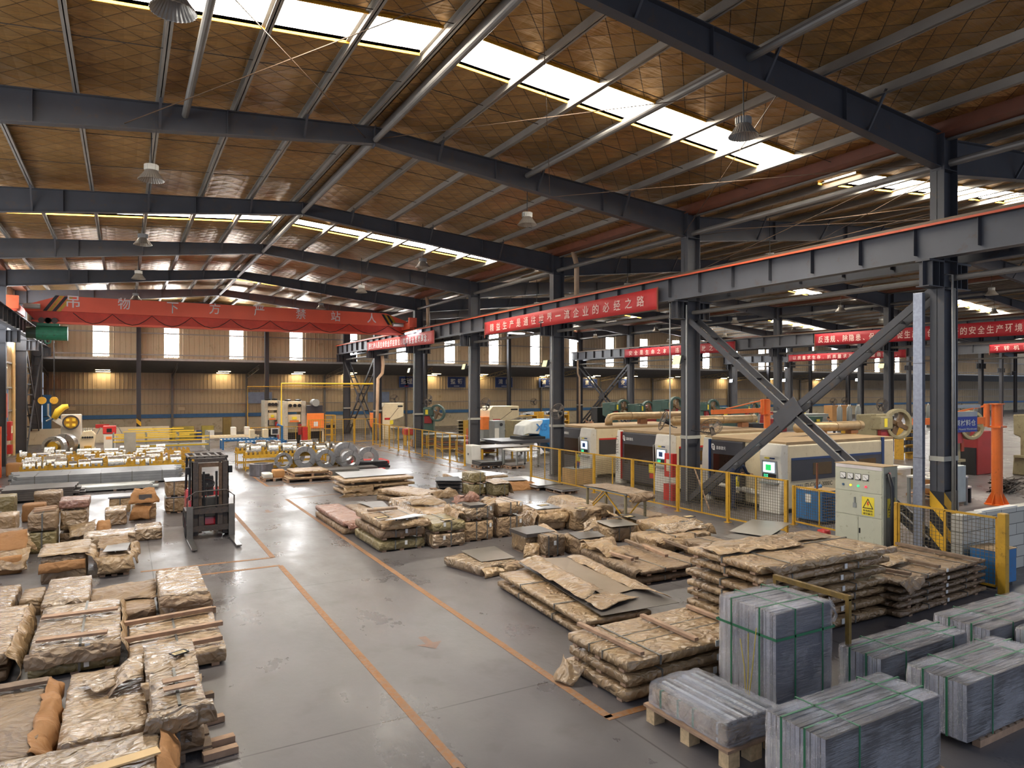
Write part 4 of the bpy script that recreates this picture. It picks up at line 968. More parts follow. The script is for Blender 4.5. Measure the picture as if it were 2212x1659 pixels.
# covered table
t = thing('work_table','steel table with a paper-covered top beside the wire fence','table',(12.1,15.05,0))
MB().box(-.02,-.02,.86,.78,1.98,.9).build('table_top', GREYM, t)
flap(t,(-.06,-.08,.91),(.86,-.08,.91),(.86,2.03,.91),(-.06,2.03,.91),KRAFT_D,(0,0,.02),.02,n=16,name='paper_cover'); flap(t,(-.06,-.08,.91),(.86,-.08,.91),(.9,-.14,.72),(.1,-.14,.66),KRAFT_D,(0,-.04,0),.03,name='paper_cover')
for (x,y) in ((.03,.08),(.72,.08),(.03,1.88),(.72,1.88)): MB().box(x-.03,y-.03,0,x+.03,y+.03,.86).build('leg', TANM, t)
for y in (.08,1.88): MB().bar((.03,y,.2),(.72,y,.8),.03).build('diagonal_stay', YEL, t)
MB().bar((.03,.08,.15),(.03,1.0,.8),.03).build('diagonal_stay', YEL, t); MB().bar((.03,1.88,.15),(.03,1.0,.8),.03).build('diagonal_stay', YEL, t)

# ------------------------------------------------------------------ left-hand storage area
F3 = two('in the big slab stack at the front left', -1.1,10.85,-.05,13.0, [(0,.2),(.21,.42)], m=(KRAFT_O,PLASTIC_K), amp=.022, run='x', sx=(.55,), card=('f',.6,.3))
for k,(a,b) in enumerate([((-1.05,12.2),(-.08,12.15)),((-1.02,11.12),(-.2,11.05))]): batten(f'long pale batten on the big front-left slab, {"back" if k==0 else "front"} one', a, b, .435, wd=.13, h=.035)
flap(F3[1],(-.02,-.02,.17),(1.05,-.02,.17),(1.05,-.1,-.02),(-.02,-.1,-.03),KRAFT_D,(0,-.02,0),.03,n=18); flap(F3[1],(1.05,-.05,.18),(1.05,2.1,.2),(1.12,2.1,-.1),(1.14,-.1,-.15),KRAFT,(.03,0,0),.04,n=16)
F4 = two('in the slab stack at the left picture edge', -2.5,10.95,-1.32,13.3, [(0,.2),(.21,.43)], m=(KRAFT_D,PLASTIC_K), amp=.025)
flap(F4[1],(1.18,-.05,.2),(1.18,2.3,.22),(1.28,2.3,-.15),(1.3,-.1,-.2),KRAFT,(.04,0,0),.05,n=16)
pack('glossy film-covered kraft bale behind the big front-left slab', -1.15,13.1,-.5,14.75, 0,.46, m=PLASTIC_K, amp=.03, run=None)
pack('kraft bale behind the slab at the left picture edge', -2.4,13.5,-1.6,15.1, 0,.36, m=PLASTIC_K, amp=.03, run=None)
pack('small kraft pack between the two glossy bales', -1.52,14.0,-1.2,14.8, 0,.32, m=KRAFT, amp=.02, run=None)
F5 = pack('dull sagging kraft pack between the glossy bale and aisle', -.46,12.6,.45,14.1, 0,.3, m=KRAFT_D, amp=.03, run='y'); flap(F5,(-.02,.7,.28),(.95,.5,.3),(.95,1.5,.33),(-.02,1.5,.33),KRAFT_D,(0,0,.06),.04)
F6 = pack('tall crumpled kraft pack at the aisle edge', .5,12.3,1.2,14.1, 0,.55, m=PLASTIC_K, amp=.03, run='y', rh=.1); flap(F6,(-.03,-.04,.5),(.72,-.05,.46),(.75,-.15,.28),(-.02,-.1,.36),KRAFT_D,(0,-.03,0),.04)
for k in range(3): batten(f'timber end sticking out under the tall crumpled pack, {ORD[k]} from the front', (1.15,12.7+.5*k),(1.36,12.72+.5*k), .0, wd=.08, h=.1)
F7 = pack('wide kraft slab with battens at the aisle edge', .06,10.25,1.24,12.0, 0,.27, m=PLASTIC_K, amp=.018, run='x', sx=(.5,))
for k,(a,b) in enumerate([((.0,11.75),(1.22,11.9)),((.0,10.98),(1.28,11.1)),((.62,10.4),(1.2,10.45))]): batten(f'reddish batten across the wide aisle slab, {ORD[k]} from the back', a, b, .285, wd=.09, h=.06)
F8 = pack('big dull kraft slab at the lower left edge', -2.3,7.95,-.75,10.05, 0,.36, m=KRAFT_D, amp=.02, run='x')
batten('dark batten along the back of the big dull slab', (-2.2,9.7),(-.78,9.72), .37, wd=.14, h=.04, m=WOOD_G)
flap(F8,(1.5,.0,.34),(1.52,2.0,.36),(1.66,2.0,.1),(1.7,.0,.02),KRAFT_N,(.05,0,.06),.07,n=16)
F9 = pack('wide glossy kraft slab in the middle of the lower left', -.58,8.1,.22,10.05, 0,.33, m=PLASTIC_K, amp=.024, run=None); flap(F9,(.1,1.5,.34),(.45,1.6,.34),(.5,1.15,.37),(.3,1.0,.36),PLASTIC_K,(0,0,.05),.03)
F10 = two('in the corner stack topped by loose boards', .23,7.8,.74,8.85, [(.1,.32),(.34,.6)], m=(KRAFT_D,PLASTIC_K), amp=.02, run=None, sx=(.5,), card=('f',.62,.4))
F10[0].children[0].data.materials[0] = paper('dark_kraft','#5b4a3a','#77614a',rough=.35,sheen=.5)
pallet('timber skid under the corner stack topped by loose boards', .2,7.75,.6,1.15, 0,.095, m=WOOD_G, slats=4)
flap(F10[1],(-.04,-.05,.24),(.55,-.04,.25),(.6,-.14,.05),(-.1,-.16,.02),PLASTIC_K,(0,-.06,.05),.04,n=14)
for k in range(2): batten(f'loose short board on the corner stack, {"back" if k==0 else "front"} one', (.36,8.38-.22*k),(.68,8.4-.22*k), .615, wd=.12, h=.02)
for k,(x,y) in enumerate([(.74,9.2),(.74,8.5),(.74,7.95),(.7,7.7)]): batten(f'timber end poking out beside the corner stack, {ORD[k]} from the back', (x,y),(x+.22+.04*k,y+.03), .0, wd=.1, h=.07, m=WOOD if k else WOOD_G)
FT = pack('crumpled kraft bundle with a black framed label at the lower left', .22,8.95,.78,10.1, 0,.46, m=KRAFT, amp=.03, run=None)
flap(FT,(.0,.0,.44),(.56,.0,.46),(.56,1.1,.5),(.0,1.1,.5),PLASTIC_K,(0,0,.06),.03); flap(FT,(-.02,.2,.45),(.0,1.0,.48),(-.4,.6,.32),(-.38,.1,.3),PLASTIC_K,(0,0,.06),.03); flap(FT,(-.05,-.05,.44),(.58,-.06,.44),(.5,-.2,.25),(.0,-.2,.15),KRAFT,(0,-.05,.04),.03)
frame_card('black framed label on the crumpled bundle at the lower left', (387,1411), .56, .45, (.16,.1))
F11 = pack('long glossy kraft slab cut off by the bottom edge', -1.9,6.55,.3,7.72, 0,.46, m=PLASTIC_K, amp=.024, run=None, step=.08); flap(F11,(2.15,-.02,.45),(2.2,1.2,.47),(2.38,1.2,.2),(2.3,-.1,.2),KRAFT_N,(.04,0,.02),.05)
batten('raw plywood strip lying on the slab cut off by the bottom edge', (-.35,7.0),(.28,7.12), .475, wd=.14, h=.02, m=mat('plywood','#d8b684',.7,var=.1))
# behind: boxes and torn parcels
P = pack('kraft box with split paper before the forklift bay', -1.42,16.15,-.66,17.25, 0,.55, m=KRAFT_D, amp=.018, run=None)
flap(P,(-.03,-.03,.56),(.82,-.03,.55),(.8,1.1,.6),(-.03,1.1,.58),KRAFT,(0,0,.03),.03); flap(P,(-.03,-.05,.42),(.75,-.05,.44),(.74,-.07,.25),(-.03,-.08,.22),KRAFT_N,(0,-.03,0),.02); flap(P,(.75,-.05,.55),(.8,.9,.56),(1.05,.7,.25),(1.0,-.1,.22),KRAFT,(.03,0,.03),.05)
P = pack('torn kraft box with a drilled grey plate', -.45,16.2,.1,17.3, 0,.46, m=KRAFT_D, amp=.025, run='x'); flap(P,(-.05,-.05,.42),(.6,-.05,.4),(.65,-.16,.12),(.0,-.18,.1),KRAFT,(0,-.06,.04),.05); flap(P,(.5,-.02,.42),(.6,1.0,.48),(.78,.9,.3),(.68,-.05,.2),KRAFT,(.03,0,.06),.06); flap(P,(-.05,.6,.45),(.55,.6,.45),(.5,1.15,.62),(.0,1.15,.58),KRAFT_D,(0,0,.05),.06)
o = sheet('grey plate with holes on the torn kraft box', [(-.38,16.25),(.05,16.2),(.12,16.95),(-.3,17.0)], .5, m=mat('grey_sheet','#8d8c8c'))
P = pack('dark box under the long glossy kraft roll', -.6,17.8,.15,18.6, 0,.25, m=KRAFT_D, amp=.02, run=None)
pack('long glossy kraft roll lying behind the torn box', -.78,17.75,.22,18.55, .255,.62, m=PLASTIC_K, amp=.05, run=None, step=.07)
pack('smaller glossy kraft roll at the aisle behind the long roll', .24,19.6,.85,20.5, 0,.36, m=PLASTIC_K, amp=.05, run=None, step=.07)
LB = two('behind the torn parcels at the left', -1.95,19.25,-1.38,20.1, [(0,.5),(.52,.92)], m=(KRAFT_O,KRAFT_D), sx=(.5,), amp=.012, run=None)
for k in range(2): batten(f'short pale board on the left olive pair, {"front" if k else "back"} one', (-1.85,19.8-.3*k),(-1.42,20.0-.3*k), .935, wd=.12, h=.05)
LC = two('in the dark film-wrapped stack', -1.36,19.9,-.8,20.9, [(0,.35),(.37,.88)], m=(KRAFT_D,PLASTIC_K), amp=.03, run=None)
P = pack('puffed brown paper parcel on the dark film-wrapped stack', -1.38,19.95,-.75,20.9, .89,1.16, m=KRAFT, amp=.06, run=None, step=.07); P.children[0].data.materials[0] = KRAFT_R
P = pack('torn-open parcel with folded grey paper in the left heap', -.92,19.2,-.42,20.2, 0,.4, m=KRAFT_D, amp=.03, run=None); flap(P,(-.2,-.1,.3),(.3,-.15,.45),(.35,.5,.62),(-.25,.5,.5),KRAFT,(0,0,.04),.05); flap(P,(.2,-.15,.1),(.6,-.05,.1),(.62,.4,.6),(.35,.4,.6),KRAFT_N,(.04,-.03,.02),.05)
P = pack('dark film-wrapped parcel in the middle of the left heap', -.46,22.2,.06,23.2, 0,.46, m=PLASTIC_K, amp=.05, run=None, step=.07)
P = pack('box with a light grey lid at the back of the left heap', -.4,24.4,.18,25.2, 0,.46, m=KRAFT, sx=(.5,), amp=.01); MB().box(-.03,-.03,.46,.6,.8,.5).build('lid', mat('lid_grey','#9a9aa0',.4,metal=.3), P)
P = pack('brown paper parcel with open mouth, lower of two', .22,22.8,.82,23.6, 0,.5, m=KRAFT, amp=.04, run=None); flap(P,(-.1,-.1,.05),(.4,-.3,.05),(.5,-.1,.4),(.05,-.05,.45),KRAFT_N,(-.03,-.08,.02),.04)
P = pack('brown paper parcel with open mouth, upper of two', .25,22.8,.78,23.5, .51,.8, m=KRAFT, amp=.04, run=None); flap(P,(-.15,-.2,-.0),(.65,-.2,.0),(.5,.1,.4),(.0,.1,.4),KRAFT_N,(0,-.05,.05),.04); MB().box(.12,-.16,.03,.45,-.14,.24).build('cut_plate', STEEL_D, P)
LH = two('beside the forklift mast', 1.1,23.5,1.85,24.4, [(0,.48),(.5,.98)], m=(KRAFT,KRAFT), sx=(.3,), amp=.01)
for o in LH: MB().box(-.02,-.02,o['_d'][2],.77,.92,o['_d'][2]+.012).build('cover_board', STEEL_B, o)
P = pack('torn carton with spilling paper at the left edge, front', -2.75,17.4,-1.85,18.3, 0,.4, m=KRAFT_N, amp=.03, run=None); flap(P,(.2,-.1,.1),(1.0,-.15,.12),(1.05,.3,.45),(.1,.2,.45),KRAFT,(0,-.03,0),.05); flap(P,(.1,.4,.42),(.95,.5,.4),(.9,.9,.75),(.2,.9,.7),KRAFT_N,(0,0,.04),.04)
P = pack('torn carton with hanging kraft flap at the left edge, back', -2.75,18.9,-2.05,19.8, 0,.6, m=KRAFT_D, amp=.03, run=None); flap(P,(-.05,-.05,.62),(.8,.0,.6),(1.05,-.2,.2),(.0,-.2,.45),KRAFT,(0,-.05,.05),.05)
two('at the left picture edge with a pale board', -3.2,22.3,-2.5,23.2, [(0,.48)], m=(KRAFT,), sx=(.4,), amp=.012)
pack('open brown carton in the left background heap', -2.55,24.0,-2.0,24.7, 0,.5, m=KRAFT_N, amp=.02, run=None)
pack('draped grey bale at the back of the left heap', -2.4,25.3,-1.7,26.2, 0,.7, m=KRAFT_D, amp=.06, run=None)
pack('green-grey crate at the left picture edge', -3.6,24.2,-2.75,25.0, 0,.75, m=KRAFT_O, amp=.015, run=None)
# ------------------------------------------------------------------ helpers for things placed in world coordinates
def wp(mb, name, m, t, **kw): return mb.build(name, m, t, -Vector(t.location), **kw)
def PB(Y, dep, x0, y0, x1, y1, mb=None):
    mb = mb or MB(); a, z1 = XZ(Y,x0,y0); b, _ = XZ(Y,x1,y0); _, z0 = XZ(Y,x0,y1); return mb.box(a,Y,0.0 if y1 >= 935 else max(z0,0.0),b,Y+dep,z1)
def TX(s, m, t, c, h, wd=None, **kw):
    o = text(s, m, t, c, h, wd, **kw)
    if o: o.location = -Vector(t.location)
    return o

# ------------------------------------------------------------------ forklift
FDK = mat('forklift_dark','#3a332f',.5,var=.2,scale=9,dirt='#5c4634',dirt_amt=.5)
FRED = mat('forklift_red','#b0232c',.25,var=.06,coat=.4)
fk = thing('forklift','dark red forklift parked in the aisle with lowered forks','forklift',(1.92,20.1,0),.0)
m_ = MB()
for s in (-1,1):
    x = .36*s
    m_.box(x-.07,-1.02,.1,x+.07,-.96,1.96); m_.box(x-.07,-.86,.1,x+.07,-.8,1.96); m_.box(x+(.05 if s>0 else -.07),-1.02,.1,x+(.07 if s>0 else -.05),-.8,1.96)
for z in (.25,1.98): m_.box(-.36,-.88,z-.05,.36,-.8,z+.05)
m_.build('mast', FDK, fk)
m_ = MB()
for s in (-1,1): m_.box(.24*s-.035,-1.0,.15,.24*s+.035,-.88,1.92)
m_.box(-.24,-.98,1.82,.24,-.9,1.92); m_.build('inner_mast', mat('mast_inner','#5a4636',.5,metal=.3,var=.3,scale=12), fk)
for s in (-1,1): MB().cyl((.15*s,-.92,.2),(.15*s,-.92,1.7),.03,10).build('lift_cylinder', BLACK, fk)
m_ = MB()
for z in (.28,.72): m_.box(-.55,-1.1,z-.07,.55,-1.04,z+.07)
for s in (-1,1): m_.box(.22*s-.06,-1.06,.2,.22*s+.06,-1.02,.85)
m_.build('carriage', FDK, fk)
for s in (-1,1):
    m_ = MB(); x = .49*s; m_.box(x-.075,-1.15,.04,x+.075,-1.1,.86)
    m_.prism([(x-.075,-1.12),(x+.075,-1.12),(x+.06,-2.45),(x-.06,-2.45)],.03,.065,'z')
    m_.build('fork', mat('fork_steel','#7d7872',.3,metal=.7,var=.2), fk, bevel=.006)
m_ = MB(); zt = 1.22
m_.tube([(-.55,-1.12,.3),(-.55,-1.12,1.08),(-.36,-1.12,zt),(.36,-1.12,zt+.02),(.55,-1.12,1.08),(.55,-1.12,.3)],.018,6); m_.tube([(-.55,-1.12,.82),(.55,-1.12,.86)],.015,6)
for x in (-.3,-.1,.12,.32): m_.tube([(x,-1.12,.84),(x,-1.12,zt)],.009,5)
m_.build('load_backrest', FDK, fk)
m_ = MB(); m_.prism([(-.72,.28),(-.6,.95),(-.25,1.0),(.0,.72),(.5,.72),(.6,1.08),(1.12,1.05),(1.2,.5),(1.1,.28)],-.46,.46,'x'); m_.build('body', FRED, fk, bevel=.04, seg=3)
m_ = MB(); m_.box(-.4,-.74,.5,.4,-.55,1.02); m_.build('dashboard', mat('dash_grey','#4a4744',.5), fk, bevel=.03)
m_ = MB(); m_.box(-.24,.1,.74,.24,.6,.86); m_.prism([(.52,.84),(.64,.84),(.72,1.4),(.62,1.42)],-.24,.24,'x'); m_.build('seat', BLACK, fk, bevel=.03)
m_ = MB(); m_.ring((0,-.2,1.3),(0,-.55,.83),.19,.165,.025,24); m_.bar((-.17,-.2,1.3),(.17,-.2,1.3),.02); m_.bar((0,-.2,1.3),(0,-.4,.95),.04); m_.build('steering_wheel', BLACK, fk)
for s in (-1,1): MB().bar((-.3,-.45,1.0),(-.36 if s<0 else -.3,-.5,1.3),.014).build('lever', BLACK, fk)
m_ = MB()
for s in (-1,1): m_.tube([(.46*s,-.62,.95),(.44*s,-.5,1.9),(.42*s,-.42,2.01)],.035,6); m_.tube([(.44*s,.85,1.0),(.42*s,.72,1.94),(.42*s,.62,2.01)],.035,6)
m_.build('guard_posts', BLACK, fk)
m_ = MB(); m_.box(-.48,-.5,1.99,.48,-.4,2.06); m_.box(-.48,.6,1.99,.48,.7,2.06)
for x in (-.45,-.27,-.09,.09,.27,.45): m_.box(x-.03,-.5,2.0,x+.03,.7,2.05)
m_.build('overhead_guard', mat('guard_grey','#57504c',.5), fk, bevel=.01)
for (x,y,r,wd) in ((-.47,-.62,.34,.2),(.47,-.62,.34,.2),(-.42,.85,.27,.17),(.42,.85,.27,.17)):
    o = MB().ring((x,y,r),(1,0,0),r,r*.52,wd,28).build('wheel', RUBBER, fk, bevel=.02); MB().cyl((x-wd*.4,y,r),(x+wd*.4,y,r),r*.54,20).build('hub', FRED, o)
m_ = MB(); m_.box(-.58,-.98,.68,-.36,-.3,.74); m_.box(.36,-.98,.68,.58,-.3,.74); m_.build('mudguard', FDK, fk, bevel=.015)
for s in (-1,1): m_ = MB(); m_.box(.5*s-.06,-.72,1.62,.5*s+.06,-.6,1.8); m_.build('work_lamp', BLACK, fk, bevel=.015)
MB().box(-.12,.35,1.42,.12,.5,1.5).build('headrest', BLACK, fk, bevel=.02)

# ------------------------------------------------------------------ coil storage
def rack(label, x0, y0, x1, dep, z, rows=2, pitch=.16, group=None, legs=True):
    t = thing('coil_rack', label, 'rack', (x0,y0,0), 0, group); L = x1-x0
    for r in range(rows):
        y = dep*r/(rows-1) if rows > 1 else 0
        m_ = MB(); m_.box(0,y-.03,z-.16,L,y+.03,z); x = 0
        while x < L-.06: m_.box(x,y-.03,z,x+pitch*.5,y+.03,z+.12); x += pitch
        m_.build('toothed_rail', YEL, t)
        m2 = MB(); k = max(2,int(L/1.6)+1)
        for i in range(k): m2.box(L*i/(k-1)-.04 if i else 0,y-.04,0,L*i/(k-1)+.04,y+.04,z-.14)
        m2.build('post_row', YEL, t)
        if legs: MB().box(0,y-.03,.08,L,y+.03,.14).build('bottom_rail', YEL, t)
    for xx in (0,L): MB().box(xx-.04,0,z-.15,xx+.04,dep,z-.08).build('cross_beam', YEL, t)
    return t
_cn = {}
def coil(label, c, axis, ro, ri, wd, m=None, group=None, wrap=True):
    t = MB().ring((0,0,0),axis,ro,ri,wd,30).build('steel_coil', m or COIL, None, c, bevel=.006)
    tag(t, label, 'coil', group)
    if wrap:
        ax = Vector(axis).normalized(); u = Vector((0,0,1)) if abs(ax.z)<.9 else Vector((1,0,0)); a = ax.cross(u).normalized(); b = ax.cross(a)
        k = MB()
        for th in (.8,2.9,5.0):
            d = a*math.cos(th)+b*math.sin(th); e = ax*(wd/2+.004); k.bar(d*ro*1.006-e,d*ro*1.006+e,.03,.006,up=d); k.bar(d*ro*1.006+e,d*ri+e,.03,.004,up=ax); k.bar(d*ro*1.006-e,d*ri-e,.03,.004,up=ax)
        k.build('strap', STRAP, t)
    return t
def coil_row(where, x0, x1, y, z, seed, sizes=(.14,.62), rad=(.26,.36), fill=.85, k0=0):
    rnd = random.Random(seed); x = x0; n = 0
    while x < x1-.15:
        wd = rnd.choice([.1,.16,.3,.45,.62]); r = rnd.uniform(*rad)
        if x+wd > x1: break
        if rnd.random() < fill:
            lb = f'slit steel coil, {ORD[min(n,15)]} from the left {where}'
            m = FILMCOIL if rnd.random() < .75 else COIL
            coil(lb, (x+wd/2,y+rnd.uniform(-.05,.05),z+r*.82), (1,rnd.uniform(-.05,.05),0), r, r*.62, wd, m, 'slit coils on the racks', wrap=False); n += 1
        x += wd+rnd.choice([.03,.06,.2,.35])
RN = ['front','second','third','fourth','fifth','sixth','rear']
for r in range(7):
    y = 36.0+1.2*r; x0, x1 = -3.9-.15*r, (2.5 if r < 3 else 3.2)
    rack(f'yellow toothed coil rack, {RN[r]} row on the left side', x0, y, x1, .55, .36, 2, .22, 'left coil racks')
    coil_row(f'in the {RN[r]} left rack row', x0+.1, x1-.1, y+.28, .17, 40+r, rad=(.22,.34), fill=(.95,.6,.35,.6,.3,.5,.6)[r])
tag(MB().box(.0,42.2,0,.55,42.26,1.5).build('grey_board', mat('pale_board','#b5b2a8',.6), None), 'tall pale board standing behind the left coil racks','board')
for r in range(2):
    y = 34.0+2.7*r
    rack(f'yellow toothed coil table, {"front" if r==0 else "rear"} one on the right side', 4.9+.0*r, y, 9.3, .6, .74, 2, .2, 'right coil tables')
    coil_row(f'on the {"front" if r==0 else "rear"} right coil table', 5.0, 9.3, y+.3, .72, 70+r, rad=(.2,.3), fill=.92)
p = G(565,1033)
coil('steel strip coil lying flat on the floor, wrapped in film', (5.28,32.0,.27), (0,0,1), .5, .3, .52, mat('coil_flat','#8f8c92',.3,metal=.75,var=.12,scale=7))
for k,(px,py,r,ri,wd,lb) in enumerate([(613,1014,.40,.27,.2,'thin-walled steel coil standing second from the left'),(660,1012,.53,.27,.32,'large steel coil standing third from the left'),(705,1012,.46,.26,.5,'grey steel coil standing fourth from the left'),
        (749,1008,.60,.3,.5,'largest steel coil standing behind the smaller one'),(759,1014,.44,.24,.45,'small steel coil leaning in front of the largest one'),(797,1010,.5,.27,.35,'steel coil standing farthest right beside the red cloth'),(640,1003,.45,.25,.3,'steel coil half hidden behind the thin-walled one')]):
    q = G(px,py); coil(lb, (q.x,q.y+wd/2,r), (.06+.05*(k%2),1,0), r, ri, wd, COIL, None)
# pallets and sheets in front of the coils
pallet('small pallet with a carton beside the flat coil', 4.98,29.6,.85,.9)
o = pack('brown carton on the small pallet by the flat coil', 5.4,29.75,5.85,30.25,.135,.45, m=CARD, amp=.004, run=None, name='carton', cat='box')
o = pack('white plastic bag on the small pallet by the flat coil', 5.0,29.65,5.36,30.35,.135,.42, m=mat('white_film','#d6d0c4',.3,coat=.3,bump=.6), amp=.07, run=None, name='plastic_bag', cat='bag', step=.06)
for k in range(2):
    pallet(f'timber pallet with loose sheets by the coils, {"lower" if k==0 else "upper"}', 5.75+.25*k,28.75+.2*k,1.9-.25*k,1.7-.2*k, .02, .13)
    bpy.data.objects[-1] if False else None
    pq = [o for o in bpy.data.objects if o.get('label','').startswith('timber pallet with loose') ][-1]; pq.location.z = .195*k
    pack(f'creased kraft sheet pack on the {"lower" if k==0 else "upper"} pallet by the coils', 5.8+.25*k,28.8+.2*k,7.5,30.4,.135+.2*k,.25+.24*k, m=KRAFT, amp=.05, run=None)
for k,(x0,y0,x1,y1,z,m__,nm) in enumerate([(7.4,31.0,10.4,31.9,.22,STEEL_D,'dark'),(8.6,29.6,10.4,30.5,.2,STEEL_B,'bright'),(7.6,29.9,9.2,30.8,.3,STEEL,'grey'),(9.6,32.2,11.3,33.0,.32,BLACK,'black')]):
    for j in range(3): tag(MB().box(x0+.07*j,y0+.04*j,z/3*j,x1-.05*j,y1,z/3*(j+1)-.012).build('steel_plate', m__), f'{nm} steel plate, {LV[3][j]} of the {nm} pile by the floor coils', 'plate')
pack('red tarpaulin folded over plates by the floor coils', 9.75,32.9,11.5,34.1,0,.36, m=mat('red_tarp','#c8332c',.6,bump=.4), amp=.06, run=None, name='tarpaulin', cat='tarpaulin')
p = G(820,1020); tag(crumple(.28,.22,.16,.05,mat('red_tarp','#c8332c',.6),'rag',None,(p.x,p.y,.02),step=.05),'small red rag on the plates by the floor coils','rag')
# long profile bundles
def profiles(label, x0,y0,x1,y1,z0,z1,m,n=8,lay=4,straps=5):
    t = thing('profile_bundle', label, 'steel profiles', (x0,y0,z0)); L,W,H = x1-x0,y1-y0,z1-z0; rnd = random.Random(int(x0*13+y0*7)); m_ = MB()
    for i in range(n):
        for j in range(lay):
            a = rnd.uniform(-.12,.12); m_.box(a,W*i/n+.004,H*j/lay,L+rnd.uniform(-.25,.1),W*(i+1)/n-.004,H*(j+1)/lay-.006)
    o = m_.build('bars', m, t); o['kind'] = 'stuff'
    for i in range(straps): band(L,W,H,fx=(i+.6)/(straps+.2),wd=.03).build('strap', STRAP, t)
    for f in (.15,.5,.85): MB().box(L*f-.05,0,-.001-min(z0,.08),L*f+.05,W,0).build('bearer', WOOD_G, t)
    return t
GP = mat('profile_grey','#8f9092',.45,metal=.4,var=.12,scale=3); GPL = mat('profile_pale','#b9bab4',.4,metal=.4,var=.1)
profiles('long strapped bundle of grey steel profiles, front one before the coil racks', -3.6,31.6,2.0,32.8,.06,.5, GP)
profiles('long grey steel profiles behind the strapped bundle, by the coil racks', -3.9,33.3,2.2,34.6,.06,.42, GP, straps=2)
profiles('pale narrow steel strips on the floor before the strapped bundle', -1.7,29.7,1.1,30.8,.06,.2, GPL, 7, 2, 0)
profiles('dark stacked steel plates at the left before the strapped bundle', -3.6,28.0,-1.3,29.5,.08,.46, STEEL_D, 3, 5, 0)
profiles('dark plate stack on the floor at the left picture edge', -6.2,33.2,-4.5,34.8,.06,.5, STEEL_D, 3, 5, 0)
tag(MB().box(-4.95,36.4,0,-4.6,36.7,2.2).build('orange_post', mat('orange_red','#e2592a',.5), None, bevel=.02), 'orange steel post at the left picture edge','post')
pack('crumpled kraft scraps by the left wall', -4.6,38.6,-3.9,39.6,.0,.5, m=KRAFT, amp=.09, run=None)
pack('brown carton by the orange post', -4.5,37.0,-3.95,37.7,0,.55, m=CARD, amp=.01, run=None, name='carton', cat='box')
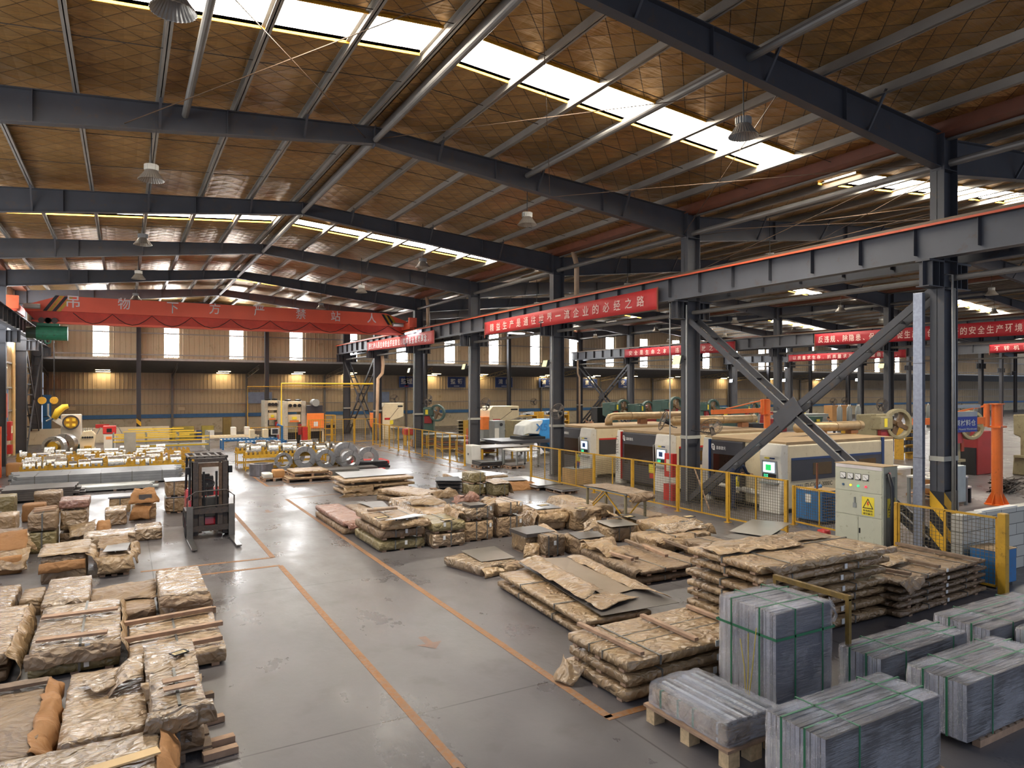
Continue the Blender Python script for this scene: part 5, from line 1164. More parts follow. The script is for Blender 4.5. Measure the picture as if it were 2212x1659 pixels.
# ------------------------------------------------------------------ laser cutting machines (three in a row behind the fence)
SCR = mat('screen_glow','#cfe0f2',.3,var=.02,emit='#bcd4ee',es=1.1)
SCRG = mat('screen_green','#1f9a4a',.4,var=.02,emit='#22a050',es=.8)
LEDG = mat('led_green','#3fe08a',.4,var=.02,emit='#3fe08a',es=1.5)
NOTE = mat('paper_note','#d6c3a0',.7,var=.04); WARN = mat('warning_yellow','#e8d23a',.5,var=.03); BRONZE = mat('bronze_window','#5c4520',.2,var=.1)
def laser(label, x0, y0, W, Lx, accent, side_txt=None, col_txt=None, blue=False, opened=False):
    t = thing('laser_cutter', label, 'machine', (x0,y0,0)); H = 2.18
    m_ = MB(); m_.box(.35,0,.12,Lx,W,H-.08); m_.build('housing', CREAM, t, bevel=.06, seg=3)
    MB().box(.3,.02,H-.09,Lx-.02,W-.02,H).build('roof_panel', MTOP, t)
    MB().box(.45,.1,0,Lx-.2,W-.1,.13).build('plinth', BLACK, t)
    MB().box(.5,-.012,.98,Lx-.75,0,1.66).build('side_band', MDARK, t); MB().box(.5,-.016,1.62,Lx-.75,0,1.69).build('accent_stripe', accent, t)
    for k in range(2): MB().box(1.5+2.3*k,-.018,1.12,2.4+2.3*k,-.012,1.5).build('side_window', BRONZE, t, bevel=.03)
    MB().box(Lx-.72,-.03,.1,Lx-.6,.3,H).build('corner_trim', NAVY if blue else MDARK, t)
    # control pod at the near front corner
    m_ = MB(); m_.prism([(.0,0),(.42,0),(.42,2.12),(.12,2.12),(.04,1.75),(.1,1.0)], .02, .82, 'y'); pod = m_.build('control_pod', CREAM2, t, bevel=.03)
    MB().box(.04,.15,1.02,.1,.72,1.6).build('screen_bezel', GREYM, pod); MB().box(.025,.24,1.24,.05,.66,1.55).build('screen', SCR, pod)
    MB().box(.02,.36,1.3,.03,.56,1.48).build('screen_window', SCRG if blue else NAVY, pod); MB().box(.03,.18,1.03,.06,.68,1.2).build('button_panel', BLACK, pod)
    for k in range(3):
        for j in range(2): MB().box(.022,.6-.06*k,1.1+.05*j,.034,.63-.06*k,1.125+.05*j).build('button_light', LEDG, pod)
    for k in range(6): MB().box(.01,.24+.065*k,1.66,.05,.275+.065*k,1.7).build('pictogram', NAVY if k < 3 else WARN, pod)
    MB().box(-.12,.12,.9,.1,.7,.94).build('keyboard_tray', GREYM, pod)
    # loading door
    d0, d1 = (.85,1.7) if not opened else (1.65,2.75)
    if opened:
        MB().box(.4,.83,.2,.42,1.65,2.0).build('opening', mat('opening_dark','#2a3330',.3), t); MB().box(.38,.84,1.55,.41,1.64,1.98).build('lit_interior', mat('inner_glass','#b9c9a4',.2,emit='#a8b890',es=.35), t)
        for y in (1.05,1.35): MB().box(.36,y-.02,.3,.4,y+.02,2.0).build('mullion', TUBE, t)
        MB().cyl((.25,.8,.5),(.25,2.9,.62),.09,10).build('roller', CREAM2, t)
    dr = MB().box(.2,d0,.15,.36,W-.35,2.08).build('sliding_door', MDARK, t, bevel=.04, seg=3)
    MB().box(.185,d0+.12,.85,.2,W-.5,1.62).build('door_window', GLASS_D, dr)
    MB().tube([(.12,d0+.1,.8),(.1,d0+.1,1.7),(.2,d0+.1,1.72)],.02,6).build('handle', GALV, dr)
    MB().box(.182,d0+.12,.62,.19,d0+.45,.95).build('warning_notice', WARN, dr); MB().box(.18,d0+.12,.42,.19,d0+.42,.6).build('notice', RED if not blue else NOTE, dr)
    ly = W-.9; k = MB(); k.prism([(ly+.47,1.95),(ly+.39,1.95),(ly+.33,1.88),(ly+.33,1.74),(ly+.4,1.74),(ly+.47,1.81)],.176,.186,'x'); lm_ = k.build('logo_mark', WHITE, dr); k = MB(); k.box(.172,ly+.385,1.78,.175,ly+.415,1.9); k.box(.172,ly+.365,1.88,.175,ly+.435,1.91); k.build('mark_centre', BLACK, lm_)
    o = text('嘉泰激光', WHITE, dr, (.18,ly+.05,1.83), .12, .42, FACE_MX, bold=.01)
    m_ = MB(); m_.prism([(.12,0),(.5,0),(.5,2.14),(.24,2.14),(.16,1.6)], W-.34, W, 'y'); cm = m_.build('end_column', CREAM2, t, bevel=.03)
    MB().box(.13,W-.36,.2,.24,W-.33,2.1).build('edge_strip', accent, cm)
    if col_txt:
        o = text(col_txt, mat('letter_grey','#5f5852',.6), cm, (.1,W-.16,1.15), .16, 1.5, Matrix(((0,0,-1),(0,-1,0),(-1,0,0))), bold=.0)
        
    if side_txt: text(side_txt, PRINT, t, (1.75,-.02,.8), .17, 1.35, FACE_MY, bold=.012); text('嘉泰激光', NAVY, t, (.85,-.02,.82), .1, .34, FACE_MY, bold=.01)
    return t
laser('cream and charcoal laser cutter with a blue stripe and black side lettering, nearest machine', 17.3,14.2,3.4,5.75, NAVY, 'JTLC3015-3000C', None, True, True)
laser('cream laser cutter with a red stripe and vertical lettering, middle machine', 17.3,19.1,3.3,5.9, RED, None, 'LC3015-10000C')
laser('cream laser cutter with a red stripe, farthest machine beside the punch press', 17.3,24.0,2.9,6.0, RED)
DUCT = mat('duct_foil','#b59a72',.35,metal=.45,var=.15,scale=6,bump=.4,bscale=25)
for (y,x0,x1,z,lb,el) in ((24.9,19.3,24.0,2.58,'farthest',1),(20.7,19.0,23.6,2.55,'middle',0),(15.8,20.1,23.6,2.48,'nearest',0)):
    t = thing('exhaust_duct', f'tan foil exhaust duct lying along the top of the {lb} laser cutter','duct',(x0,y,2.2))
    pts = [(0,0,z-2.2),(x1-x0,0,z-2.2)]
    if el: pts = [(-.3,0,0),(-.3,0,.2),(-.22,0,z-2.24),(0,0,z-2.2)]+pts[1:]
    MB().tube(pts,.17,16).build('pipe', DUCT, t, smooth=True)
    for k in range(3): MB().cyl(((x1-x0)*(.2+.37*k)-.02,0,z-2.2),((x1-x0)*(.2+.37*k)+.02,0,z-2.2),.18,16).build('joint_band', MTOP, t)
    for f in (.35,.85): MB().box((x1-x0)*f-.2,-.12,0,(x1-x0)*f+.2,.12,z-2.2-.16).build('support_block', mat('block_brown','#8a5a36',.7), t)

# electrical cabinet
t = thing('control_cabinet','tall grey electrical cabinet with four meters and yellow hazard signs','cabinet',(15.65,9.9,0))
MB().box(0,0,.06,.56,1.27,1.95).build('body', CABG, t, bevel=.01); MB().box(.03,.03,0,.53,1.24,.06).build('plinth', BLACK, t); MB().box(-.01,-.01,1.95,.58,1.28,1.965).build('dusty_top', MTOP, t)
MB().box(.1,-.004,.06,.46,0,1.7).build('side_panel', mat('cabinet_side','#77786f',.5), t)
MB().box(-.012,.03,1.86,0,1.24,1.94).build('header_strip', mat('header','#cfc6c4',.5), t)
d = MB().box(-.012,.03,1.3,0,1.24,1.84).build('meter_panel', CABG, t, bevel=.004)
for k in range(4):
    y = 1.12-.2*k; o = MB().box(-.02,y-.16,1.58,-.012,y,1.74).build('meter', BLACK, d); MB().box(-.024,y-.15,1.595,-.02,y-.01,1.73).build('meter_face', WHITE, o); MB().bar((-.026,y-.13,1.61),(-.026,y-.04,1.69),.006).build('needle', PRINT, o)
    MB().prism([(y-.15,1.595),(y-.15,1.63),(y-.1,1.595)],-.027,-.024,'x').build('meter_corner', BLACK, o)
for k,(c,es) in enumerate((('#3a5a7a',0),('#e8d040',1),('#30d080',1),('#e03848',1))):
    mm = mat('pilot_'+c[1:],c,.35,emit=c if es else None,es=.6*es); MB().cyl((-.012,1.03-.2*k,1.44),(-.035,1.03-.2*k,1.44),.028,12).build('pilot_light' if k else 'selector_switch', mm, d)
dd = MB().box(-.012,.03,.72,0,1.24,1.28).build('middle_door', CABG, t, bevel=.004); MB().bar((-.03,.72,1.02),(-.03,.72,1.16),.03).build('isolator_handle', GREYM, dd); MB().box(-.03,.68,.9,-.012,.77,1.02).build('isolator_base', GREYM, dd)
for (y0,y1,n) in ((.03,.63,'r'),(.64,1.24,'l')):
    q = MB().box(-.012,y0,.08,0,y1,.7).build('lower_door', CABG, t, bevel=.004)
    if n == 'r': MB().box(-.03,.58,.3,-.012,.61,.42).build('latch', BLACK, q)
def hazard_sign(par, side):
    if side == 'x': c = lambda a,b,e: (-.014-e, .38-a, b); R = FACE_MX
    else: c = lambda a,b,e: (.3+a, -.006-e, b); R = FACE_MY
    def q(a0,b0,a1,b1,e,m,n,pa): 
        P = [c(a0,b0,e),c(a1,b0,e),c(a1,b1,e),c(a0,b1,e)]; return MB().add(P,[(0,1,2,3)]).build(n,m,pa,fix=False)
    s_ = q(-.16,.75,.16,1.2,.002,mat('sign_yellow','#e6cf3c',.5),'hazard_sign',par)
    MB().add([c(-.14,.92,.004),c(.14,.92,.004),c(0,1.17,.004)],[(0,1,2)]).build('black_triangle',PRINT,s_,fix=False); MB().add([c(-.105,.94,.005),c(.105,.94,.005),c(0,1.13,.005)],[(0,1,2)]).build('yellow_triangle',mat('sign_yellow','#e6cf3c'),s_,fix=False)
    MB().add([c(-.01,1.1,.007),c(.03,1.08,.007),c(.012,1.04,.007),c(.035,1.04,.007),c(-.01,.955,.007),c(.0,1.015,.007),c(-.03,1.015,.007)],[(0,1,2,3,4,5,6)]).build('bolt_mark',mat('bolt_red','#d03a20'),s_,fix=False)
    for j,s in enumerate(('有电危险','请勿靠近')): text(s, PRINT, s_, c(0,.87-.07*j,.006), .05, .25, R, bold=.01)
hazard_sign(t,'x'); hazard_sign(t,'y')
tag(MB().tube([(15.75,9.84,1.8),(15.76,9.76,1.5),(15.72,9.72,1.1),(15.66,9.7,.6),(15.74,9.74,.25),(15.9,9.8,.05)],.045,10).build('black_cable', BLACK, smooth=True), 'thick black cable hanging down the side of the grey electrical cabinet','cable')
tag(MB().tube([(15.82,9.86,1.82),(15.80,9.8,1.6),(15.76,9.77,1.45)],.03,8).build('wire_bunch', mat('wires','#8a4a52',.5), smooth=True), 'bunch of coloured wires at the top of the grey cabinet','cable')
# compressors
def blue_unit(label, x0,y0,x1,y1,z, vent=True):
    t = thing('compressor', label, 'machine', (x0,y0,0)); L,W = x1-x0,y1-y0
    MB().box(0,0,.08,L,W,z).build('casing', BLUE, t, bevel=.015); MB().box(-.01,-.01,z,L+.01,W+.01,z+.012).build('dusty_top', MTOP, t); MB().box(.05,.05,0,L-.05,W-.05,.08).build('feet', BLACK, t)
    if vent:
        m_ = MB()
        for i in range(10):
            for j in range(7): m_.disc((.1*L+L*.8*i/9,-.004,.2+(z-.4)*j/6),(0,-1,0),.032,6)
        o = m_.build('vent_holes', BLACK, t)
        MB().box(-.008,W*.4,z-.35,0,W*.62,z-.1).build('gauge_plate', WHITE, t); 
    return t
o = blue_unit('blue compressor unit with a perforated side behind the small wire fence', 17.0,12.55,17.95,13.4,.92)
MB().tube([(.2,.3,.92),(.2,.3,1.7)],.03,8).build('riser_pipe', mat('rust_pipe','#7a4a30',.6), o); MB().cyl((.55,.6,.93),(.75,.6,.97),.06,10).build('valve', BLUE, o)
o = blue_unit('low blue tank unit behind the right-hand yellow fence', 14.4,6.86,15.1,7.35,.72, False); MB().tube([(.45,.1,.73),(.45,.1,1.05),(.5,.1,1.1)],.02,8).build('outlet_pipe', mat('rust_pipe','#7a4a30'), o)
p = pack('small red plastic basket by the grey cabinet', 15.5,11.35,15.75,11.6,0,.22, m=mat('red_plastic','#b02a2a',.4), amp=.005, run=None, name='plastic_basket', cat='basket')
# block wall
def block_mat():
    m = bpy.data.materials.new('concrete_blocks'); m.use_nodes = True; t = m.node_tree; L = t.links; b = t.nodes['Principled BSDF']
    tc = nd(t,'ShaderNodeTexCoord'); mp = nd(t,'ShaderNodeMapping'); mp.inputs['Rotation'].default_value = (PI/2,0,0); L.new(tc.outputs['Object'], mp.inputs['Vector'])
    br = nd(t,'ShaderNodeTexBrick'); br.inputs['Scale'].default_value = 1; br.inputs['Brick Width'].default_value = .6; br.inputs['Row Height'].default_value = .24; br.inputs['Mortar Size'].default_value = .008
    br.inputs['Color1'].default_value = srgb('#c9c5ba')+(1,); br.inputs['Color2'].default_value = srgb('#bab6aa')+(1,); br.inputs['Mortar'].default_value = srgb('#6d6a64')+(1,)
    L.new(mp.outputs[0], br.inputs['Vector']); L.new(br.outputs['Color'], b.inputs['Base Color']); b.inputs['Roughness'].default_value = .9
    bp = nd(t,'ShaderNodeBump', Strength=.5, Distance=.01); bp.invert = True; L.new(br.outputs['Fac'], bp.inputs['Height']); L.new(bp.outputs['Normal'], b.inputs['Normal']); return m
tag(MB().box(14.42,7.5,0,22,7.72,1.3).build('block_wall', block_mat(), bevel=.006), 'low pale concrete block wall at the right edge','low wall')
tag(MB().box(15.2,7.53,1.3,16.6,7.68,1.325).build('white_strip', WHITE), 'white strip lying on top of the low block wall','strip')

# ------------------------------------------------------------------ presses
def flywheel(t, c, axis, r, m, wd=.22, spokes=4):
    o = MB().ring(c,axis,r,r*.78,wd,32).build('flywheel', m, t, bevel=.02); ax = Vector(axis).normalized(); u = Vector((0,0,1)); a = ax.cross(u).normalized(); k = MB()
    c = Vector(c); k.cyl(c-ax*wd*.55,c+ax*wd*.55,r*.22,16)
    for i in range(spokes):
        th = PI*2*i/spokes+.4; d = a*math.cos(th)+u*math.sin(th); k.bar(c,c+d*r*.82,r*.26,wd*.4,up=ax)
    k.build('spokes', mat('spoke_brown','#6a5238',.5), o); return o
def mech_press(label, x, y, m, s=1.0, rot=0, redbox=True):
    t = thing('mechanical_press', label, 'press', (x,y,0), rot)
    MB().prism([(-.45*s,0),(.45*s,0),(.4*s,.75*s),(.15*s,.8*s),(.15*s,1.6*s),(.4*s,1.7*s),(.42*s,2.55*s),(-.4*s,2.6*s)],-.35*s,.35*s,'x').build('frame', m, t, bevel=.05)
    MB().box(-.55*s,-.5*s,.75*s,.55*s,.3*s,.85*s).build('bolster', TANM, t); MB().box(-.4*s,-.62*s,2.0*s,.4*s,-.2*s,2.5*s).build('head', m, t, bevel=.05)
    MB().box(-.25*s,-.55*s,1.5*s,.25*s,-.25*s,2.0*s).build('ram', REDD, t); MB().box(-.16*s,-.63*s,2.1*s,.02*s,-.62*s,2.42*s).build('warning_plate', WARN, t)
    flywheel(t,(.66*s,-.62*s,2.2*s),(-.3,-1,0),.58*s,m,.24*s)
    if redbox: MB().box(.4*s,-.42*s,1.15*s,.6*s,-.2*s,1.6*s).build('switch_box', mat('switch_orange','#c8502a',.5), t)
    return t
mech_press('tan mechanical press with a big spoked flywheel right of the laser cutters', 27.0,17.6, TANM, 1.08,.0)
mech_press('tan press partly hidden behind the nearest steel column', 30.0,16.3, TANM, 1.05,.0)
mech_press('tan press at the far right edge beyond the orange jib post', 34.9,15.4, TANM, 1.05,.0)
for k,(px,Y,s) in enumerate([(1318,41,1.1),(1372,40,1.06),(1428,38,1.18),(1512,38,1.1),(1600,36,1.05)]):
    x,_ = XZ(Y,px,880); mech_press(f'dark green press with flywheel, {ORD[k]} from the left in the row behind the lasers', x, Y, GREENM, s, .35, False)
for k,(Y,r) in enumerate([(42,(1290,880,1312,960)),(44,(1392,876,1422,950)),(44,(1458,878,1480,950)),(42,(1390+285,905,1700,960))]):
    tag(PB(Y,.8,*r).build('machine_cabinet', BLACK if k == 0 else REDD, bevel=.03), f'{"black" if k==0 else "dark red"} machine cabinet among the green presses, {ORD[k]} from the left','cabinet')
x,z = XZ(44,928,905); mech_press('old dark green flywheel press beyond the yellow fences', x, 44, GREENM, 1.0, -.6, False)
def cpress(label, Y, x0, y0, x1, y1, mm, dep=1.6):
    X0,Z1 = XZ(Y,x0,y0); X1,_ = XZ(Y,x1,y0); t = thing('punch_press', label, 'press', (X0,Y,0)); W = X1-X0
    MB().prism([(0,0),(W*.62,0),(W*.62,.9),(W*.42,1.0),(W*.42,1.45),(W*.8,1.6),(W,1.75),(W,Z1),(.25,Z1),(0,Z1-.3)],0,dep,'y').build('frame', mm, t, bevel=.03)
    MB().bar((W*.3,-.01,1.5),(W*.75,-.01,Z1-.35),.02).build('seam_line', PRINT, t); MB().box(W*.72,-.02,Z1-.3,W*.95,0,Z1-.18).build('name_plate', PRINT, t)
    MB().box(-.5,.1,.9,0,dep-.1,Z1-.75).build('side_guard', ORANGE_B, t, bevel=.02); MB().box(-.45,.1,0,0,dep-.1,.9).build('side_cabinet', GREYM, t)
    MB().box(W*.35,-.03,1.15,W*.5,0,1.45).build('safety_disc', WARN, t); MB().box(W*.1,-.02,1.5,W*.35,0,1.65).build('notice', RED, t)
    MB().box(W*.4,-.9,.78,W*1.25,dep,.88).build('work_table', STEEL_D, t); MB().box(W*.5,-.8,0,W*.62,-.7,.78).build('table_leg', TANM, t); MB().box(W*1.1,-.8,0,W*1.2,-.7,.78).build('table_leg', TANM, t); return t
cpress('cream punch press with red notices behind the far fences', 50,826,871,872,940, CREAM)
cpress('cream punch press with an orange guard, between the fourth and third columns', 44,1058,878,1121,960, CREAM)
# turret punch with blue-white head
Y = 34; x0,_ = XZ(Y,1130,0); x1,_ = XZ(Y,1184,0)
t = thing('turret_punch','white and blue turret punch machine marked X5','machine',(x0,Y,0)); W = x1-x0
MB().prism([(0,1.15),(.35,1.25),(1.0,1.2),(W*.8,1.2),(W*.8,2.02),(W*.35,1.95),(.12,1.7)],0,1.2,'y').build('head', mat('turret_white','#d3d4cf',.4), t, bevel=.05)
MB().prism([(W*.62,1.2),(W*1.25,.1),(W*1.6,.1),(W*1.6,2.05),(W*.8,2.05)],-.04,1.25,'y').build('blue_body', mat('turret_blue','#3585c4',.4), t, bevel=.04)
MB().box(-1.9,-.9,.78,W*1.1,1.6,.95).build('table', MDARK, t); MB().box(-.3,-.5,.95,W*.7,1.0,1.1).build('black_carriage', BLACK, t)
m_ = MB(); 
for (a,b) in ((-1.7,-.7),(-1.7,1.3),(.6,-.7),(.6,1.3)): m_.box(a,b,0,a+.12,b+.12,.78)
m_.build('legs', GREYM, t); text('X5', mat('x5_blue','#2b6fae',.5), t, (W*.72,-.045,1.6), .42, .8, FACE_MY, bold=.02)
# big straight-side press with orange door
def big_press(label, Y, x0,x1,y0, door=True):
    X0,Z1 = XZ(Y,x0,y0); X1,_ = XZ(Y,x1,y0); W = X1-X0; t = thing('stamping_press', label, 'press', (X0,Y,0))
    MB().box(0,0,0,W*.2,1.6,Z1).build('column', mat('press_grey','#b4ad9c',.5,dirt='#8a7a5c',dirt_amt=.3), t, bevel=.02); MB().box(W*.8,0,0,W,1.6,Z1).build('column', mat('press_grey','#b4ad9c'), t, bevel=.02)
    MB().box(W*.2,.1,Z1-.75,W*.8,1.5,Z1-.02).build('crown', CREAM, t, bevel=.02); MB().box(W*.22,.15,Z1-1.5,W*.78,1.3,Z1-.95).build('slide', CREAM, t, bevel=.02)
    MB().box(W*.22,.2,.75,W*.78,1.4,1.0).build('bolster', TANM, t); MB().box(W*.22,.3,0,W*.78,1.4,.75).build('bed', BLACK, t)
    for k in range(3): MB().cyl((W*(.3+.2*k),.05,Z1-.3),(W*(.3+.2*k),-.12,Z1-.3),.12,12).build('gauge', BLACK, t)
    for k in range(2): MB().lathe([(.02,0),(.22,.02),(.24,.1),(.06,.14)],(W*(.3+.45*k),.8,Z1),14).build('vent_cap', BLACK, t)
    MB().box(W*.4,.08,Z1-1.3,W*.6,.15,Z1-1.1).build('warning_plate', WARN, t); MB().box(W*.3,.14,Z1-1.48,W*.7,.16,Z1-1.36).build('orange_bar', ORANGE_B, t)
    MB().box(W*.78,-.6,.0,W*1.0,-.05,1.15).build('light_curtain_cabinet', RED, t, bevel=.03); MB().box(W*.62,-.3,.6,W*.76,-.1,1.35).build('side_box', REDD, t)
    return t
big_press('tall pale stamping press with yellow plates, left of the orange guard door', 50,612,661,867)
big_press('stamping press standing behind and left of the orange guard door press', 54.5,572,606,865)
Y = 49.5; X0,Z1 = XZ(Y,663,893); X1,Z0 = XZ(Y,700,925)
t = thing('press_feeder','machine with a big orange guard door and motor on top','machine',(X0,Y,0)); W = X1-X0
MB().box(0,0,Z0,W,.1,Z1).build('orange_door', ORANGE_B, t, bevel=.02); MB().box(W*.4,-.01,Z0+.15,W*.64,0,Z0+.48).build('paper_notice', WHITE, t); MB().box(0,.1,Z0-.2,W,1.4,Z0).build('lower_beam', CREAM, t)
for x in (0,W-.1): MB().box(x,.1,0,x+.1,1.4,Z0-.2).build('leg', CREAM, t)
MB().box(.05,.15,Z1,W-.05,1.3,Z1+.55).build('drive_housing', MDARK, t); MB().cyl((W*.5,-.15,Z1+.75),(W*.5,.6,Z1+.75),.26,18).build('motor', GREYM, t); MB().box(.1,.3,.3,W-.1,1.2,.9).build('die_block', BLACK, t)
t = thing('yellow_shelf','yellow steel shelf stand right of the orange guard door','shelf',(XZ(50,703,0)[0],50,0)); W = XZ(50,724,0)[0]-t.location.x
for x in (0,W):
    for y in (0,.6): MB().box(x-.03,y-.03,0,x+.03,y+.03,1.95).build('upright', YEL, t)
for z in (.5,.95,1.4,1.92): MB().box(0,0,z-.03,W,.6,z+.03).build('shelf_board', YEL, t)
for k in range(3): MB().box(.15+.2*k,.1,.98,.3+.2*k,.4,1.2).build('stored_part', BLACK, t)
# yellow overhead pipe gate
t = thing('yellow_pipe_frame','tall yellow pipe frame above the stamping presses','frame',(XZ(49,608,0)[0],49,0))
xr = XZ(49,806,0)[0]-t.location.x; MB().tube([(0,0,0),(0,0,4.2),(xr,0,4.2)],.06,8).build('pipe', YELB, t); MB().tube([(-1.6,4,0),(-1.6,4,4.0),(xr,4,4.0)],.035,6).build('thin_pipe', YEL, t)
# blue and cream processing lines
for k,(Y,px0,px1,z,mm) in enumerate([(44.5,523,622,.62,BLUE),(46.5,480,600,.66,CREAM),(49,440,560,.72,CREAM2)]):
    xa,_ = XZ(Y,px0,0); xb,_ = XZ(Y,px1,0); L = xb-xa; t = thing('roller_line', f'{"blue-framed" if k==0 else "cream"} processing line left of the stamping press, {ORD[k]} from the front','machine',(xa,Y,0))
    MB().box(0,0,z-.14,L,.12,z).build('side_rail', BLUE if k < 2 else CREAM, t); MB().box(0,1.1,z-.14,L,1.22,z).build('side_rail', BLUE if k < 2 else CREAM, t)
    m_ = MB(); n = max(6,int(L/.22))
    for i in range(n): m_.box(L*i/n,.12,z-.1,L*i/n+.1,1.1,z-.04)
    m_.build('bed_bars', CREAM, t); m_ = MB()
    for i in range(4): m_.box(L*i/3.2,.0,0,L*i/3.2+.1,.12,z-.1); m_.box(L*i/3.2,1.1,0,L*i/3.2+.1,1.22,z-.1)
    m_.build('legs', BLUE if k < 2 else CREAM2, t)
    if k == 0: MB().tube([(L*.86,-.1,0),(L*.86,-.1,1.5),(L*.75,-.1,1.62)],.08,10).build('blue_post', BLUE, t); MB().box(L*.62,-.2,1.0,L*.78,0,1.4).build('control_screen', CREAM2, t); MB().box(L*.64,-.21,1.06,L*.76,-.2,1.34).build('screen', MDARK, t)
    else:
        for f in (.5,.75): MB().box(L*f,.2,z,L*f+.3,.8,z+.55).build('roll_head', CREAM2 if k == 2 else CREAM, t, bevel=.03)
# yellow guide rails of the uncoiling line
t = thing('guide_rail_line','long row of bright yellow horizontal guide rails at the left back','rails',(XZ(47,245,0)[0],46,0)); L = XZ(47,448,0)[0]-t.location.x
for k,(y,z,a,b) in enumerate([(0,.75,0,1),(0,.95,0,1),(1.0,1.0,.05,.8),(1.0,1.25,.1,.85),(2.0,1.05,0,.95),(2.0,1.35,.15,.75),(-.8,.5,.1,.98)]): MB().bar((L*a,y,z),(L*b,y,z),.07).build('rail', YELB, t)
for k in range(4):
    for y in (0,1.0,2.0): MB().box(L*k/3-.04,y+.04,0,L*k/3+.04,y+.12,1.2).build('support_post', GREYM, t)
MB().box(L*.2,.3,.35,L*.98,.7,.5).build('trough', GREYM, t)
# decoiler with yellow arm
Y = 49.5; bx,_ = XZ(Y,150,0)
t = thing('decoiler','cream decoiler with a curved yellow hold-down arm and steel coil drum','machine',(bx,Y,0)); q = lambda px,py: (XZ(Y,px,py)[0]-bx, XZ(Y,px,py)[1])
x,z = q(154,912); MB().box(x-.55,.2,0,x+.5,1.2,z+.45).build('body', CREAM2, t, bevel=.04); o = MB().cyl((x,.2,z),(x,-.35,z),.42,20).build('expanding_drum', YEL, t); MB().ring((x,-.36,z),(0,1,0),.44,.36,.1,24).build('drum_ring', MDARK, o)
for k in range(4): a = PI/4+PI/2*k; MB().cbox((x+.22*math.cos(a),-.42,z+.22*math.sin(a)),(.16,.12,.16)).build('drum_jaw', YELB, o)
a0 = q(117,904); a1 = q(126,888); a2 = q(138,879); a3 = q(148,877); e = q(140,918)
MB().tube([(a0[0],-.1,a0[1]),(a1[0],-.1,a1[1]),(a2[0],-.1,a2[1]),(a3[0],-.1,a3[1])],[.16,.2,.18,.12],8).build('yellow_arm', YELB, t, smooth=True); MB().bar((a0[0],-.05,a0[1]),(e[0],-.05,e[1]),.14,.3).build('arm_bracket', CREAM2, t)
x2,z2 = XZ(47.5,140,952); coil('large steel coil on the decoiler base with an orange core', (x2,47.5,.62), (.35,1,0), .62,.3,.5, COIL); x3,_ = XZ(46,118,0); coil('steel coil with a yellow core in front of the decoiler', (x3,46,.6), (.35,1,0), .58,.42,.45, COIL)
for (xx,yy,zz,mm,lb) in ((x2,47.5,.62,'#c8562a','orange'),(x3,46,.6,'#dca92a','yellow')): tag(MB().cyl((xx-.1,yy-.1,zz),(xx+.08,yy+.3,zz),.29,18).build('coil_core', mat('core_'+lb,mm,.5)), f'{lb} core drum inside a coil at the decoiler','drum')
t = thing('straightener','tan roll straightener head with dials beside the decoiler','machine',(XZ(48,172,0)[0],48,0)); W = XZ(48,206,0)[0]-t.location.x
MB().prism([(0,.3),(W*.9,.2),(W,1.1),(W*.75,1.35),(W*.2,1.3),(0,.9)],0,1.0,'y').build('housing', CREAM, t, bevel=.03)
for k in range(5): MB().cyl((W*(.2+.15*k),-.02,.95),(W*(.2+.15*k),-.06,.95),.06,10).build('dial', BLACK, t); MB().cyl((W*(.2+.15*k),.3,1.3),(W*(.2+.15*k),.3,1.5),.025,8).build('adjusting_screw', GREYM, t)
MB().box(-1.4,.1,0,0,.9,.55).build('base', GREENM, t); MB().box(W*.3,-.3,0,W*.75,0,.45).build('yellow_box', YEL, t); MB().box(0,.1,0,W,.9,.3).build('plinth', CREAM2, t)
t = thing('roll_feeder','small feeder unit with a red top and two side hoses','machine',(XZ(51,224,0)[0],51,0)); W = XZ(51,249,0)[0]-t.location.x
MB().box(0,0,0,W,.9,.95).build('base', CREAM2, t); MB().box(-.05,-.05,.95,W+.05,.95,1.45).build('red_head', RED, t, bevel=.04); MB().box(W*.25,-.06,1.05,W*.7,-.05,1.3).build('dark_panel', BLACK, t); MB().box(W*.2,-.01,.6,W*.7,0,.78).build('orange_plate', ORANGE_B, t)
for s in (-1,1): MB().tube([(W*.5+s*W*.5,.2,1.3),(W*.5+s*W*.8,.2,1.35),(W*.5+s*W*1.1,.2,.95)],.03,6).build('hose', GREYM, t)
# odds and ends by the end wall
for k,(Y,r,m__,nm) in enumerate([(58,(372,922,420,960),mat('olive_box','#9a8a3a',.6),'olive steel box'),(58,(436,920,462,960),mat('olive_box','#9a8a3a'),'small olive box'),(57,(206,917,236,926),RED,'red plank'),(57,(60+0,928,366,985),WALLP,'pale low partition wall'),(60,(482,902,500,940),mat('brown_post','#8a7440',.6),'brown slatted locker'),(58,(425,930,437,950),NAVY,'dark blue drum'),(57.5,(445,930,463,960),WHITE,'white bucket group')]):
    o = PB(Y,.5,*r); tag(o.build('low_partition' if k==3 else 'storage_box', m__, bevel=.02), f'{nm} along the left end wall','partition' if k==3 else 'box')
t = thing('blue_cabinet','tall blue cabinet in the far left corner','cabinet',(XZ(60,92,0)[0],60,0)); MB().box(0,0,0,.5,.6,3.4).build('body', BLUE, t, bevel=.02); MB().box(.05,-.01,1.8,.45,0,1.85).build('door_gap', BLACK, t)
